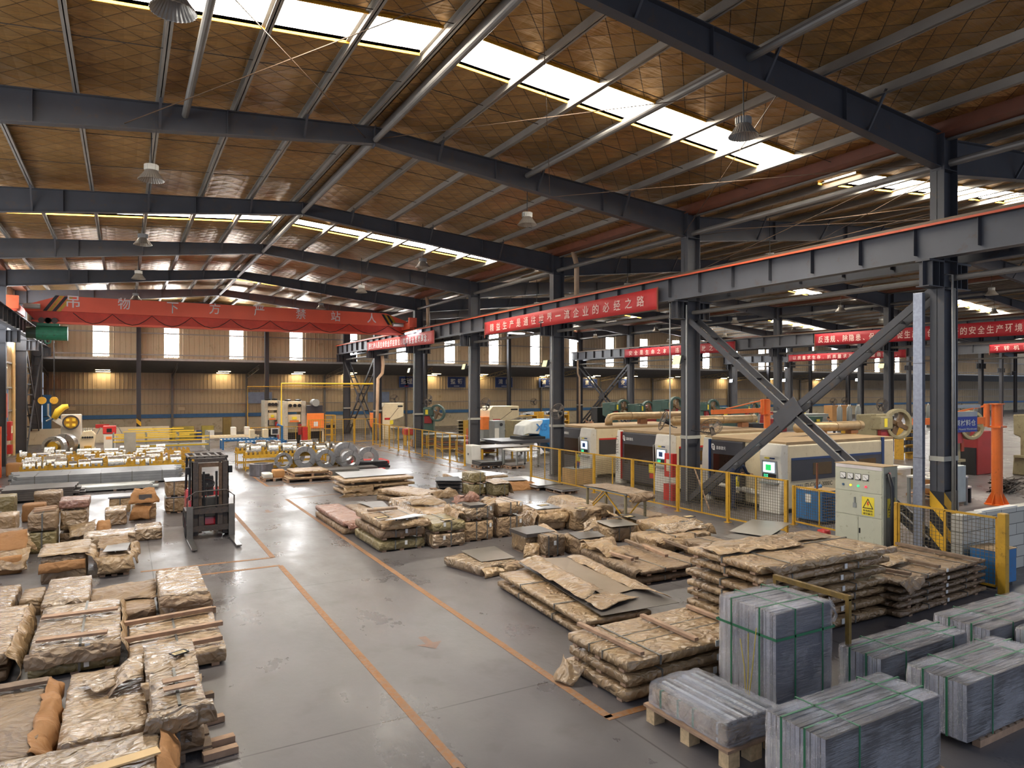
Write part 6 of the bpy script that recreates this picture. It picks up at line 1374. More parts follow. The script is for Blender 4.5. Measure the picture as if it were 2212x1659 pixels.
# work tables between fence and laser row
def worktable(label, x0,y0,x1,y1,z,m__,top,shelf=False,wheels=False):
    t = thing('work_table', label, 'table', (x0,y0,0)); L,W = x1-x0,y1-y0; MB().box(0,0,z-.06,L,W,z).build('table_top', top, t)
    for (x,y) in ((.05,.05),(L-.05,.05),(.05,W-.05),(L-.05,W-.05)):
        o = MB().box(x-.04,y-.04,.1 if wheels else 0,x+.04,y+.04,z-.06).build('leg', m__, t)
        if wheels: MB().cyl((x-.02,y,.05),(x+.02,y,.05),.05,12).build('castor', RUBBER, o)
    if shelf: MB().box(0,0,.15,L,W,.2).build('lower_shelf', m__, t)
    return t
worktable('yellow work table with plates behind the third column', 15.8,31.2,18.6,33.0,.82,YEL,STEEL_D)
worktable('grey table on castors beside the yellow work table', 16.4,28.7,17.7,30.1,.85,GREYM,mat('pale_top','#b8b4ac',.5),False,True)
for k,(x,y) in enumerate([(16.6,35.0),(16.8,38.6),(17.0,41.5)]):
    t = worktable(f'yellow bench with sheet stock behind the far fences, {ORD[k]} from the front', x,y,x+2.2,y+1.2,.9,YEL,GREYM,True)
    for j in range(4): MB().box(.1,.1,.22+.14*j,2.0,1.0,.33+.14*j).build('stock_sheet', STEEL_D if j%2 else mat('rusty_sheet','#7a4a30',.7), t)
worktable('trolley table with white sheets right of the laser cutters', 24.6,15.4,26.3,16.8,.85,TANM,WHITE); worktable('low table with white sheets before the tan press', 23.4,12.6,24.8,13.6,.55,BLACK,WHITE)
worktable('table with white profiles behind the nearest column', 22.6,12.4,24.2,13.5,.95,GREYM,WHITE)
for k in range(5): tag(MB().bar((22.7+.02*k,12.5+.2*k,.98+.03*(k%2)),(24.1,12.6+.16*k,.98+.03*(k%2)),.07).build('white_profile', WHITE), f'white profile on the table behind the nearest column, {ORD[k]} of five','profile')
t = thing('switch_box','grey electrical box on a post behind the nearest column','electrical box',(20.8,10.95,0)); MB().box(0,0,.55,.45,.3,1.6).build('box', mat('box_grey','#b9c0be',.5), t, bevel=.015); MB().box(.17,.1,0,.27,.2,.55).build('post', GALV, t)
pack('brown paper parcel behind the grey electrical box', 24.6,13.6,25.4,14.4,.12,.75, m=KRAFT_N, amp=.05, run=None); pallet('flat pallet under the brown parcel behind the grey box', 24.4,13.4,1.6,1.2,0,.11)
# orange jib cranes
def jib(label, x, y, h, arm, ang, m__):
    t = thing('jib_crane', label, 'crane', (x,y,0)); MB().cyl((0,0,.02),(0,0,h),.16,20).build('post', m__, t, smooth=False)
    b_ = MB(); b_.cyl((0,0,0),(0,0,.03),.36,16)
    for k in range(6):
        a = k*PI/3; b_.prism([(.15,.03),(.34,.03),(.15,.42)],-.01,.01,'y'); n = 6; R = Matrix.Rotation(a,3,'Z'); b_.v[-n:] = [tuple(R@Vector(v)) for v in b_.v[-n:]]
    b_.build('base_flange', m__, t); d = Vector((math.cos(ang),math.sin(ang),0)); MB().cyl((0,0,h-.02),(0,0,h+.01),.22,16).build('cap', m__, t)
    p0 = d*.3+Vector((0,0,h-.55)); MB().cyl(d*.32+Vector((0,0,h-.75)),d*.32+Vector((0,0,h)),.09,12).build('pivot', m__, t); MB().bar(p0,d*arm+Vector((0,0,h-.6)),.12,.22).build('arm', m__, t); MB().bar(d*.3+Vector((0,0,h-.05)),d*arm*.75+Vector((0,0,h-.45)),.05).build('tie_bar', m__, t)
    MB().box(-.2,-.2,h-.78,.2,.2,h-.72).build('bracket', m__, t); return t
jib('bright orange jib crane post at the far right', 25.05,11.95,3.32,2.6,2.5,ORANGE)
x,_ = XZ(24,1657,0); jib('orange jib crane with long arm behind the laser cutters', x,24,3.3,3.6,PI*.98,ORANGE)
m_ = MB(); rnd = random.Random(5)
for k in range(60): m_.tube([(28.0+rnd.uniform(-.4,.5),13.2+rnd.uniform(-.4,.4),rnd.uniform(.02,.5)),(29.4+rnd.uniform(-.3,.3),13.4+rnd.uniform(-.4,.4),rnd.uniform(.02,.5))],.02,5)
o = m_.build('scrap_rods', mat('scrap_dark','#4a4038',.45,metal=.6)); o['kind'] = 'stuff'; tag(o,'bundle of dark scrap rods at the right edge','scrap')
# gas cylinders in the right background
Y = 40
for k,px in enumerate([1812,1822,1833,1843,1852,1862,1985,1995,2005]):
    x,_ = XZ(Y,px,0); t = thing('gas_cylinder', f'tall grey gas cylinder in the right background, {ORD[k]} of nine from the left','gas cylinder',(x,Y+.3*(k%2),0),0,'gas cylinders'); MB().lathe([(0,0),(.17,0),(.17,2.0),(.1,2.2),(.05,2.25)],n=14).build('body', GREYM, t, smooth=True); MB().cyl((0,0,2.24),(0,0,2.4),.05,8).build('valve_cap', WHITE, t)
tag(PB(43,1.5,1690,896,1790,960).build('machine_bed', GREYM, bevel=.03),'long grey machine block in the right background','machine')
tag(PB(46,1.0,1798,876,1840,945).build('plywood_crate', CARD),'tall plywood crate in the right background','crate'); tag(PB(30,1.0,1845,922,1895,960).build('orange_bench', YEL),'yellow bench below the right background duct end','bench')
t = thing('parts_shelf','orange shelf with dark bins behind the tan press','shelf',(XZ(22,1952,0)[0],22,0)); 
for z in (.4,.8,1.2,1.6,1.9): MB().box(0,0,z-.03,1.0,.5,z).build('shelf_board', YEL, t)
for x in (0,1.0): MB().box(x-.03,0,0,x+.03,.5,1.92).build('upright', YEL, t)
for j in range(4):
    for i in range(3): MB().box(.05+.31*i,.02,.42+.4*j if j else .42,.3+.31*i,.4,.62+.4*j).build('bin', BLACK, t)
t = thing('red_machine','dark machine with a red cover behind the blue hanging sign','machine',(XZ(16.5,2106,0)[0],16.5,0)); wp(PB(16.5,.9,2106,968,2140,1010),'body',BLACK,t); wp(PB(16.45,.9,2112,932,2142,968),'red_cover',REDD,t,bevel=.04)
# ------------------------------------------------------------------ yellow wire fences
WIRE = mat('fence_wire','#665a42',.5,metal=.2)
def fence(label, p, q, h=1.42, posts=(1,1), mid=True, pitch=.075, base=.12, post_h=None, group=None, rusty=False):
    """one framed wire panel between two ground points; a stout post at each end asked for"""
    p = Vector((p[0],p[1],0)); q = Vector((q[0],q[1],0)); L = (q-p).length; a = math.atan2(q.y-p.y,q.x-p.x)
    t = thing('wire_fence', label, 'fence', p, a, group); ph = post_h or h+.02
    for k,x in enumerate((0,L)):
        if posts[k]: o = MB().box(x-.035,-.035,0,x+.035,.035,ph).build('post', YEL, t, bevel=.006); MB().box(x-.08,-.08,0,x+.08,.08,.012).build('foot_plate', YEL, o)
    m_ = MB(); e = .06
    for z in (base,h): m_.box(e,-.014,z-.02,L-e,.014,z+.02)
    for x in (e,L-e)+((L/2,) if mid else ()): m_.box(x-.018,-.014,base,x+.018,.014,h)
    m_.build('panel_frame', YEL, t); m_ = MB(); x = e; r = .0035
    while x < L-e: m_.box(x-r,-r,base,x+r,r,h); x += pitch
    z = base
    while z < h: m_.box(e,-r,z-r,L-e,r,z+r); z += pitch
    if pitch: m_.build('wire_mesh', WIRE, t)
    return t
ys = [25.1,22.9,20.6,18.4,16.2,14.15,12.15]
for k in range(6): fence(f'yellow wire fence panel before the laser cutters, {ORD[k]} from the far end', (15.05,ys[k]),(15.05,ys[k+1]), 1.42, (1,1 if k==5 else 0))
fence('small yellow wire fence panel in front of the blue compressor', (16.4,13.0),(16.25,11.25), 1.08, (1,0), base=.1)
fence('yellow wire fence at the right with a stout end post', (14.2,8.7),(14.2,6.72), 1.4, (1,0)); tag(MB().box(14.13,6.6,0,14.27,6.74,1.5).build('fence_post', YEL, bevel=.012), 'stout yellow post at the end of the right-hand fence','post')
yf = [45.5,44.0,42.2,40.5,38.7,36.6,34.7,32.8,31.0]
for k in range(8): fence(f'yellow fence panel along the far aisle, {ORD[k]} from the back', (14.75,yf[k]),(14.75,yf[k+1]), 1.5, (1,1 if k==7 else 0), pitch=.15)
for k in range(3): fence(f'yellow fence panel at the foot of the far X brace, {ORD[k]} from the left', (11.0+1.6*k-.0,48.0),(12.6+1.6*k,48.0), 1.7, (1,1 if k==2 else 0), pitch=.15)
for k in range(2): fence(f'yellow guard fence across the far aisle end, {ORD[k]} from the left', (7.2+1.9*k,47.5),(9.1+1.9*k,47.5),1.3,(1,1),pitch=.15)

# ------------------------------------------------------------------ overhead crane
CY = 42.75
cr = thing('overhead_crane','red overhead travelling crane with white warning characters','crane',(5.6,CY+.3,7.6))
cq = lambda px,py: XZ(CY,px,py)
A = [cq(48,662),cq(128,640),cq(833,680),cq(896,707),cq(893,715),cq(870,721),cq(240,700),cq(60,676)]
m_ = MB(); m_.prism([cq(48,660),cq(128,639),cq(833,677),cq(893,700),cq(893,708),cq(830,704),cq(128,672),cq(55,672)], CY, CY+.5, 'y'); wp(m_,'main_girder',CRANE,cr)
m_ = MB(); m_.prism([cq(55,672),cq(128,672),cq(830,704),cq(893,708),cq(870,720),cq(560,711),cq(100,694),cq(75,690)], CY+.12, CY+.38, 'y'); wp(m_,'lower_web',mat('crane_red_low','#c8402c',.45),cr)
z0 = cq(100,694)[1]; m_ = MB(); m_.prism([cq(70,690),cq(100,694),cq(560,711),cq(870,720),cq(872,724),cq(560,715),cq(100,698),cq(66,693)], CY+.0, CY+.5, 'y'); wp(m_,'bottom_flange',CRANE,cr)
for x in (-4.75,16.0): wp(MB().box(x-.17,CY-1.3,7.64,x+.17,CY+1.8,8.05),'end_carriage',CRANE,cr,bevel=.02)
wp(MB().box(15.75,CY-1.5,7.75,16.25,CY-1.3,8.35),'buffer_plate',CRANE,cr); wp(MB().box(-5.0,CY-1.5,7.75,-4.5,CY-1.3,8.4),'buffer_plate',mat('crane_orange','#e8683c',.5),cr)
wp(MB().cyl((-4.4,CY-.6,8.0),(-3.7,CY-.6,8.0),.13,12),'travel_motor',GALV,cr); wp(MB().cyl((15.0,CY-.5,7.95),(15.7,CY-.5,7.95),.13,12),'travel_motor',GALV,cr)
for k,px in enumerate((120,132,838-14,838)):      # slanted yellow and black bands
    x,z = cq(px,655 if px < 500 else 690); s = .1
    for j,mm in enumerate((BLACK,YEL,BLACK,YEL)) if k in (0,2) else ():
        d = -.55 if px < 500 else .42; hz_ = .42 if px < 500 else .33; xx = x+.2*j*(1 if px<500 else .8); wp(MB().add([(xx,CY-.008,z+hz_-.02*j),(xx+.17,CY-.008,z+hz_-.02*j),(xx+.17+d,CY-.008,z-hz_),(xx+d,CY-.008,z-hz_)],[(0,3,2,1)]),'hazard_band',mm,cr,fix=False)
LW = mat('crane_letter','#e6d6d4',.5,var=.02)
for s,px,py in (('吊',158,652),('物',268,656),('下',373,665),('方',464,667),('严',560,671),('禁',650,678),('站',725,683),('人',803,687)):
    x,z = cq(px,py); TX(s,LW,cr,(x,CY-.01,z),.62,.58,rot=FACE_MY,bold=.008,name='warning_character')
m_ = MB(); pts = []
for k in range(9):
    a = cq(158+85*k,676+3.5*k); b = cq(158+85*(k+1),676+3.5*(k+1)); 
    for j in range(6): f = j/6; pts.append((a[0]+(b[0]-a[0])*f,CY-.12,a[1]+(b[1]-a[1])*f-.55*math.sin(PI*f)))
wp(MB().tube(pts,.02,5),'festoon_cable',BLACK,cr)
h = thing('hoist','green electric hoist hanging under the left end of the red crane','hoist',(-3.5,CY+.25,7.1))
hq = lambda px,py: XZ(CY+.1,px,py)
(xa,za),(xb,zb_) = hq(78,718),hq(146,718); wp(MB().cyl((xa,CY+.25,za),(xb,CY+.25,za),.38,20),'drum',HOISTG,h); xc,_ = hq(56,718); wp(MB().cyl((xc,CY+.25,za),(xa,CY+.25,za),.3,16),'motor',mat('hoist_dark','#2f4038',.5),h)
(xd,zd),(xe,_) = hq(80,702),hq(128,702); wp(MB().box(xd,CY+.05,za+.35,xe,CY+.45,zd+.12),'trolley_plate',HOISTG,h); 
for x in (xd+.2,xd+.5,xe-.5,xe-.2): wp(MB().cyl((x,CY-.02,zd+.25),(x,CY+.5,zd+.25),.15,12),'trolley_wheel',mat('wheel_dark','#4a3a34',.5),h)
xh,zh = hq(103,726); wp(MB().tube([(xh,CY+.2,za-.3),(xh,CY+.2,zh-.1)],.05,6).ring((xh,CY+.2,zh-.25),(0,1,0),.16,.09,.08,16),'hook_block',HOISTG,h)
t = thing('hook_set','chain hook with yellow sheaves hanging by the left wall','hook',(XZ(50,104,0)[0],50,0)); zz = XZ(50,104,865)[1]
for s in (-.3,.3): MB().cyl((s,0,zz),(s,0,7.0),.03,6).build('rope', BLACK, t); MB().cyl((s,-.1,zz),(s,.1,zz),.22,14).build('sheave', YEL, t)
MB().tube([(0,0,zz-.2),(0,0,zz-.9),(.15,0,zz-1.1),(-.1,0,zz-1.25)],.06,6).build('hook', GREYM, t)

# ------------------------------------------------------------------ banners and signs
def banner(label, X, a, b, s, mm, lm=LET_W, bold=.012, pad=.04, hfrac=.55, group=None):
    """red cloth banner on the plane X; a, b = (px, top, bottom) at its two ends"""
    y0,z1 = YZ(X,a[0],a[1]); _,z0 = YZ(X,a[0],a[2]); y1,w1 = YZ(X,b[0],b[1]); _,w0 = YZ(X,b[0],b[2])
    t = thing('banner', label, 'banner', (X,(y0+y1)/2,(z0+w0)/2)); n = 24; m_ = MB(); vv = []
    for i in range(n+1):
        f = i/n; 
        for j in range(4):
            g = j/3; vv.append((X+.012*math.sin(f*19+g*3),y0+(y1-y0)*f,(z0+(w0-z0)*f)*(1-g)+(z1+(w1-z1)*f)*g))
    m_.add(vv,[(4*i+j,4*i+j+1,4*i+j+5,4*i+j+4) for i in range(n) for j in range(3)]); o = wp(m_,'cloth',mm,t,smooth=True,fix=False); sd = o.modifiers.new('thick','SOLIDIFY'); sd.thickness = .006
    L = abs(y1-y0); k = len(s); H = (z1-z0+w1-w0)/2
    for i,c in enumerate(s):
        f = pad+(1-2*pad)*(i+.5)/k; y = y0+(y1-y0)*f; zc = ((z0+z1)/2)*(1-f)+((w0+w1)/2)*f; cw = min(L*(1-2*pad)/k*.78,H*hfrac*1.05)
        if c in '，、；。': TX(c,lm,t,(X-.035,y+cw*.2,zc-H*hfrac*.33),H*.14,None,rot=FACE_MX,bold=bold,name='punctuation_mark'); continue
        if c == '一': TX(c,lm,t,(X-.035,y,zc),H*.09,cw,rot=FACE_MX,bold=bold,name='character'); continue
        TX(c,lm,t,(X-.035,y,zc),H*hfrac,cw,rot=FACE_MX,bold=bold,name='character')
    for yy,zt in ((y0,z1),(y1,w1)): wp(MB().box(X-.01,yy-.02,zt-(z1-z0)-.15,X+.02,yy+.02,zt+.02),'edge_batten',mat('banner_edge','#8a4a34',.6),t)
    return t
banner('long red banner with pale characters on the crane runway, nearer one', 15.79,(1047,697,724),(1420,621,668),'精益生产是通往世界一流企业的必经之路',BANNER)
banner('red banner with white characters on the crane runway, farther one', 15.79,(793,740,758),(938,713,742),'把保护人民生命安全摆在首位，树牢安全发展理念。',mat('banner_pale','#cf5a55',.6,var=.04),mat('letter_white','#efe6e0',.6,var=.02),bold=.02,hfrac=.62)
banner('red banner in the second bay left of the X brace', 39.9,(1349,755,772),(1588,737,760),'安全是生命之本，违章是事故之源。',BANNER_D)
banner('large deep red banner behind the nearest column, second bay', 39.9,(1760,722,747),(2224,689,723),'反违规、除隐患、保安全、促生产；创建良好的安全生产环境',BANNER_D,pad=.02)
banner('small red banner in the third bay beneath the large deep red one', 61.7,(1703,767,781),(1957,755,772),'以质量求生存，抓质量求发展，质量最重要。',BANNER_D)
banner('small red banner in the third bay at the right edge', 61.7,(2137,745,763),(2330,733,753),'不转机制就转岗位',BANNER_D)
for s,x0,x1,y0,y1,lb in (('整理',862,894,813,837,'first'),('整顿',967,1005,814,837,'second'),('清扫',1070,1107,815,837,'third'),('清洁',1164,1200,817,837,'fourth'),('素养',1258,1290,818,838,'fifth'),('安全',1336,1366,818,838,'sixth')):
    Y = YL-.25; X0,Z1 = XZ(Y,x0,y0); X1,Z0 = XZ(Y,x1,y1); t = thing('wall_sign', f'blue wall sign with two white characters, {lb} from the left','sign',((X0+X1)/2,Y,Z0)); wp(MB().box(X0,Y,Z0,X1,Y+.05,Z1),'board',mat('sign_navy','#2c3f78',.5),t)
    m_ = MB(); e = .05
    for q in ((X0,Z0,X1,Z0+e),(X0,Z1-e,X1,Z1),(X0,Z0,X0+e,Z1),(X1-e,Z0,X1,Z1)): m_.box(q[0],Y-.012,q[1],q[2],Y,q[3])
    wp(m_,'border',mat('sign_edge','#6a7fb0',.5),t); W = X1-X0
    for j,c in enumerate(s): TX(c,WHITE,t,(X0+W*(.3+.4*j),Y-.02,Z0+(Z1-Z0)*.58),(Z1-Z0)*.5,None,rot=FACE_MY,bold=.015,name='character')
    wp(MB().box(X0+W*.35,Y-.015,Z0+.12,X0+W*.65,Y-.01,Z0+.18),'small_line',RED if lb=='first' else WHITE,t)
# hanging sign on the nearest column
t = thing('hanging_sign','blue Raw Material Warehouse sign on a bracket of the nearest column','sign',(17.9,9.2,3.0)); Y = 9.2
X0,Z1 = XZ(Y,2059,901); X1,Z0 = XZ(Y,2111,932); wp(MB().box(X0-.1,Y,Z0,X1,Y+.04,Z1),'board',SIGNB,t); wp(MB().box(X0-.1,Y-.005,Z1,X1,Y+.045,XZ(Y,2059,890)[1]),'metal_strip',GALV,t); wp(MB().box(X0-.3,Y,XZ(Y,2059,882)[1],XZ(Y,2118,882)[0],Y+.05,XZ(Y,2059,875)[1]),'bracket',GALV,t)
m_ = MB()
for x in (X0+.1,X1-.1): m_.bar((x,Y+.02,Z1),(x,Y+.02,XZ(Y,2059,882)[1]),.015)
wp(m_,'hanger',GALV,t)
TX('原材料仓',WHITE,t,((X0+X1)/2,Y-.006,Z0+(Z1-Z0)*.6),(Z1-Z0)*.42,(X1-X0)*.86,rot=FACE_MY,bold=.02,name='lettering'); TX('Raw Material Warehouse',WHITE,t,((X0+X1)/2,Y-.006,Z0+(Z1-Z0)*.2),(Z1-Z0)*.13,(X1-X0)*.92,rot=FACE_MY,bold=.01,name='lettering')
# ------------------------------------------------------------------ high-bay lamps, floodlights, fans
ALU = mat('lamp_aluminium','#a9a298',.35,metal=.6,var=.12)
def lamp_proto():
    t = thing('high_bay_lamp','x','lamp'); n = 30; m_ = MB(); pr = [(.12,.24),(.14,.2),(.23,.06),(.27,.01),(.275,0)]; b = []
    for r_,z_ in pr:
        for k in range(n*2): q = r_*(1+(.03 if k%2 else -.02)*(r_>.14)); b.append((q*math.cos(PI*k/n),q*math.sin(PI*k/n),z_))
    N = n*2; m_.add(b,[(i*N+k,i*N+(k+1)%N,(i+1)*N+(k+1)%N,(i+1)*N+k) for i in range(len(pr)-1) for k in range(N)]); o = m_.build('reflector', ALU, t, fix=False); s = o.modifiers.new('thick','SOLIDIFY'); s.thickness = .006
    m_ = MB(); m_.cyl((0,0,.23),(0,0,.34),.13,24)
    for k in range(16): a = PI*2*k/16; m_.bar((.13*math.cos(a),.13*math.sin(a),.23),(.13*math.cos(a),.13*math.sin(a),.36),.05,.012)
    m_.build('heat_sink', GALV, t); MB().cyl((0,0,.2),(0,0,.24),.1,16).build('lens', WHITE, t)
    MB().cyl((0,0,.34),(0,0,1.72),.012,6).build('cord', BLACK, t); return t
lp = lamp_proto(); first = True
def put_lamp(x,y,z,label,group=None,s=1):
    global first
    if first: first = False; lp.location = (x,y,z); del LABELS['x']; tag(lp,label,'lamp',group); return lp
    return dup(lp,(x,y,z),0,label,group,(s,s,s))
for k in range(6): put_lamp(.55,9.85+8.2*k,8.65,f'unlit aluminium high-bay lamp, {ORD[k]} from the camera, left of the ridge')
for k in range(6): put_lamp(10.3,9.3+8.1*k,8.62,f'unlit aluminium high-bay lamp, {ORD[k]} from the camera, right of the ridge')
for k in range(5): put_lamp(20.4,17.2+8.1*k,8.37,f'unlit aluminium high-bay lamp, {ORD[k]} in the second bay, near row')
for k in range(5): put_lamp(36.8,17.8+8.1*k,8.39,f'unlit aluminium high-bay lamp, {ORD[k]} in the second bay, far row')
for k in range(5): put_lamp(52,25+8.1*k,9.0,f'unlit aluminium high-bay lamp, {ORD[k]} in the third bay')
LMP = mat('flood_lens','#e8e39a',.3,emit='#e8e39a',es=.5); LMPB = mat('flood_lit','#eef2ff',.3,emit='#e4ecff',es=25)
def flood(x,y,z,label,lit=False,rot=0):
    t = thing('floodlight', label, 'lamp', (x,y,z), rot); m_ = MB(); m_.prism([(-.1,-.13),(.06,-.05),(.06,.17),(-.02,.17)],-.2,.2,'x'); m_.v = [(v[1],v[0],v[2]) for v in m_.v]; m_.build('housing', BLACK, t)
    MB().add([(-.105,-.17,-.115),(-.105,.17,-.115),(-.028,.17,.155),(-.028,-.17,.155)],[(0,1,2,3)]).build('lens', LMPB if lit else LMP, t, fix=False); MB().bar((.05,0,.05),(.35,0,.05),.03).build('bracket', BLACK, t); return t
for i,z in ((2,4.75),(3,4.9),(4,5.0),(5,5.0)): flood(16.0,FY[i]-.05,z,f'black floodlight with a yellowish lens on the {ORD[i]} column of the middle row')
flood(40.1,FY[3],5.2,'black floodlight with a yellow lens on a column of the second row')
for k,(px,py) in enumerate([(1580,823),(1694,822),(1852,821)]):
    x,z = XZ(48,px,py); flood(x,48,z,f'lit bluish-white floodlight in the third bay, {ORD[k]} from the left',True); tag(MB().box(x+.3,47.8,0,x+.6,48.2,6).build('grey_post', DARKST), f'grey post carrying a lit floodlight, {ORD[k]} from the left','post')
def wall_fan(x,y,z,label,r=.33,az=0,tilt=.5,arm=(.5,0,0)):
    t = thing('wall_fan', label, 'fan', (x,y,z), az); R = Matrix.Rotation(tilt,4,'Y'); m_ = MB()
    for k in range(4): m_.ring((-.06+.03*abs(k-1.5),0,0),(1,0,0),r*(1-.22*abs(k-1.5)/1.5*(k!=1)),r*(1-.22*abs(k-1.5)/1.5*(k!=1))-.012,.008,28)
    for k in range(18):
        a = 2*PI*k/18; d = Vector((0,math.cos(a),math.sin(a))); m_.tube([Vector((-.09,0,0))+d*.05,Vector((-.1,0,0))+d*r*.7,d*r+Vector((-.03,0,0)),Vector((.05,0,0))+d*r*.6],.005,4)
    m_.v = [tuple((R@Vector(v).to_4d()).to_3d()) for v in m_.v]; m_.build('cage', mat('fan_cage','#5a5048',.5,metal=.4), t)
    m_ = MB()
    for k in range(3):
        a = 2*PI*k/3; d = Vector((0,math.cos(a),math.sin(a))); e = Vector((0,-math.sin(a),math.cos(a))); m_.add([d*.04,d*.04+e*.05+Vector((.02,0,0)),d*r*.85+e*.13+Vector((.04,0,0)),d*r*.9-e*.03-Vector((.02,0,0))],[(0,1,2,3)])
    m_.v = [tuple((R@Vector(v).to_4d()).to_3d()) for v in m_.v]; m_.build('blades', mat('fan_blade','#6a5f56',.45,metal=.3), t, fix=False)
    m_ = MB().cyl((.02,0,0),(.22,0,0),.075,14); m_.v = [tuple((R@Vector(v).to_4d()).to_3d()) for v in m_.v]; m_.build('motor', BLACK, t); MB().tube([(.15,0,-.08),(.3,0,-.2),arm],.02,6).build('arm', BLACK, t); return t
wall_fan(16.1,FY[2]+.75,2.72,'caged wall fan on the left side of the second column',.36,-.5,.35,(.3,-.55,-.2)); wall_fan(16.6,FY[2]-.95,2.55,'caged wall fan on the right side of the second column',.36,.55,.75,(.1,.7,-.1))
wall_fan(16.2,FY[3]-.7,2.85,'caged wall fan on the third column beside the laser cutter',.36,.3,.3,(.3,.5,-.2)); wall_fan(16.9,FY[4]-.8,3.0,'caged wall fan on the fourth column',.36,.4,.2,(0,.6,-.2)); wall_fan(17.0,FY[5]-.8,3.1,'caged wall fan on the fifth column',.36,.4,.2,(0,.6,-.2))
for k,(px,py,Y) in enumerate([(852,862,52),(1153,868,58),(1345,868,50),(1800,868,40),(1825,866,40),(1720,870,44),(2073,880,30),(1905,875,22)]):
    x,z = XZ(Y,px,py); wall_fan(x,Y,z,f'small distant caged fan, {ORD[k]} from the left in the background' if k<6 else f'small caged fan {"left" if k==7 else "right"} of the nearest column',.36,1.2,.1,(.3,0,-.3)); 
TUBE_L = mat('tube_lit','#f4f8ff',.3,emit='#f0f6ff',es=14)
for k,(a,b) in enumerate([((15.68,YZ(15.68,876,721)[0],YZ(15.68,876,721)[1]),(15.68,YZ(15.68,899,715)[0],YZ(15.68,899,715)[1])),((22,38,8.0),(23.4,38,8.0)),((25,45,8.0),(26.4,45,8.0)),((47,40,8.2),(48.4,40,8.2))]):
    t = thing('tube_light', f'lit white tube light, {ORD[k]} of four from the left','lamp',a); MB().cyl((0,0,0),Vector(b)-Vector(a),.05,10).build('tube', TUBE_L, t); MB().bar((0,0,.07),Vector(b)-Vector(a)+Vector((0,0,.07)),.09,.03).build('holder', GREYM, t)
    if k: 
        for q in (.1,.9): p = (Vector(b)-Vector(a))*q; MB().cyl(p+Vector((0,0,.08)),p+Vector((0,0,zceil(1 if a[0]<40 else 2,a[0]+.7)-a[2])),.008,5).build('wire', BLACK, t)
# downpipes and wall fittings
PVC = mat('pvc_pipe','#c8a98a',.5)
for i in (3,5): 
    y = FY[i]-1.3; tag(MB().tube([(16.75,y+.25,9.7),(16.75,y,9.1),(16.75,y,7.4)],.11,10).build('downpipe', PVC, smooth=True), f'pale plastic downpipe under the gutter near the {ORD[i]} column','pipe')
tag(MB().tube([(16.9,FY[6]-.2,6.3),(16.9,FY[6]-.4,5.6),(16.9,FY[6]-.2,5.0),(16.5,FY[6]-.4,4.6),(16.4,FY[6]-.4,0)],.12,10).build('downpipe', PVC, smooth=True),'pale plastic downpipe kinked along the sixth column','pipe')
tag(MB().tube([(40.3,FY[7]-.4,8.6),(40.3,FY[7]-.4,5.4),(40.5,FY[7]-.4,5.0),(40.5,FY[7]-.4,0)],.1,10).build('downpipe', PVC, smooth=True),'pale downpipe on the far column of the second row','pipe')
tag(MB().cyl((-5.55,48.6,0),(-5.55,48.6,7),.1,10).build('downpipe', mat('tan_pipe','#d2b27a',.5)),'tan downpipe on the left wall','pipe')
y = 47.0; t = thing('hydrant_cabinet','red hydrant cabinet with pale window on the left wall','cabinet',(-5.68,y,0)); MB().box(0,0,.95,.2,.75,2.0).build('box', RED, t, bevel=.015); MB().box(.2,.08,1.35,.21,.67,1.75).build('window', NOTE, t); MB().box(0,.1,.2,.22,.65,.7).build('lower_box', RED, t)
tag(MB().cyl((-5.68,44.8,1.6),(-5.45,44.8,1.6),.22,18).build('alarm_bell', RED),'round red alarm bell on the left wall','bell')
tag(MB().box(-5.06,FY[5]-.2,2.4,-5.03,FY[5]+.16,3.6).build('red_notice', mat('notice_red','#c86a5a',.6)),'narrow red notice on the left column','notice')
flood(-5.33,FY[5]+1.5,5.0,'dark floodlight on the left wall',False,PI)
for i,x in ((0,9.6),(1,20.8)): 
    tag(MB().box(x,YL-.22,2.55+0,x+2.2,YL-.14,3.55).build('louvre_panel', mat('louvre_blue','#8a97b0',.4)), f'pale louvred panel in the rear wall, {"left" if i==0 else "right"} one','panel')
for k,(px,py) in enumerate([(156,883),(392,883)]):
    X0,Z0 = XZ(YL-.25,px,py); tag(MB().box(X0-.25,YL-.25,Z0-.12,X0+.25,YL-.2,Z0+.14).build('wall_notice', NOTE), f'small tan notice on the rear wall, {"left" if k==0 else "right"} one','notice')
pallet('timber pallet with black plates at the fence end', 14.75,29.3,1.2,1.0); 
for k in range(4): sheet(f'black plate on the pallet at the fence end, {LV[4][k]}', [(14.7+.03*k,29.35-.05*k),(15.9,29.2),(16.0-.04*k,30.3),(14.85,30.4)], .135+.05*k, th=.045, m=BLACK if k%2 else STEEL_D)
pallet('small timber pallet with a dark plate beside the black plates', 16.0,28.6,.8,.8,0,.12); sheet('dark plate on the small pallet beside the black plates', [(16.05,28.65),(16.75,28.7),(16.7,29.3),(16.1,29.3)], .125, th=.03, m=STEEL_D)
t = thing('tool_cupboard','white tool cupboard behind the last far fence panel','cupboard',(15.3,31.3,0)); MB().box(0,0,0,.5,.9,.95).build('body', WHITE, t, bevel=.01)
for k in range(2):
    d = MB().box(-.01,.04+.43*k,.06,0,.44+.43*k,.9).build('door', mat('cupboard_door','#d2d0c8',.5), t); MB().box(-.02,.36+.1*k,.45,-.01,.4+.1*k,.55).build('handle', BLACK, d)
t = thing('wooden_crate','plywood crate with tools beside the third column','crate',(15.5,22.6,0)); MB().box(0,0,0,1.0,.8,.62).build('box', mat('ply_pale','#c8a06a',.7,var=.15), t); MB().box(.02,.02,.62,.98,.78,.64).build('lid', GREYM, t)
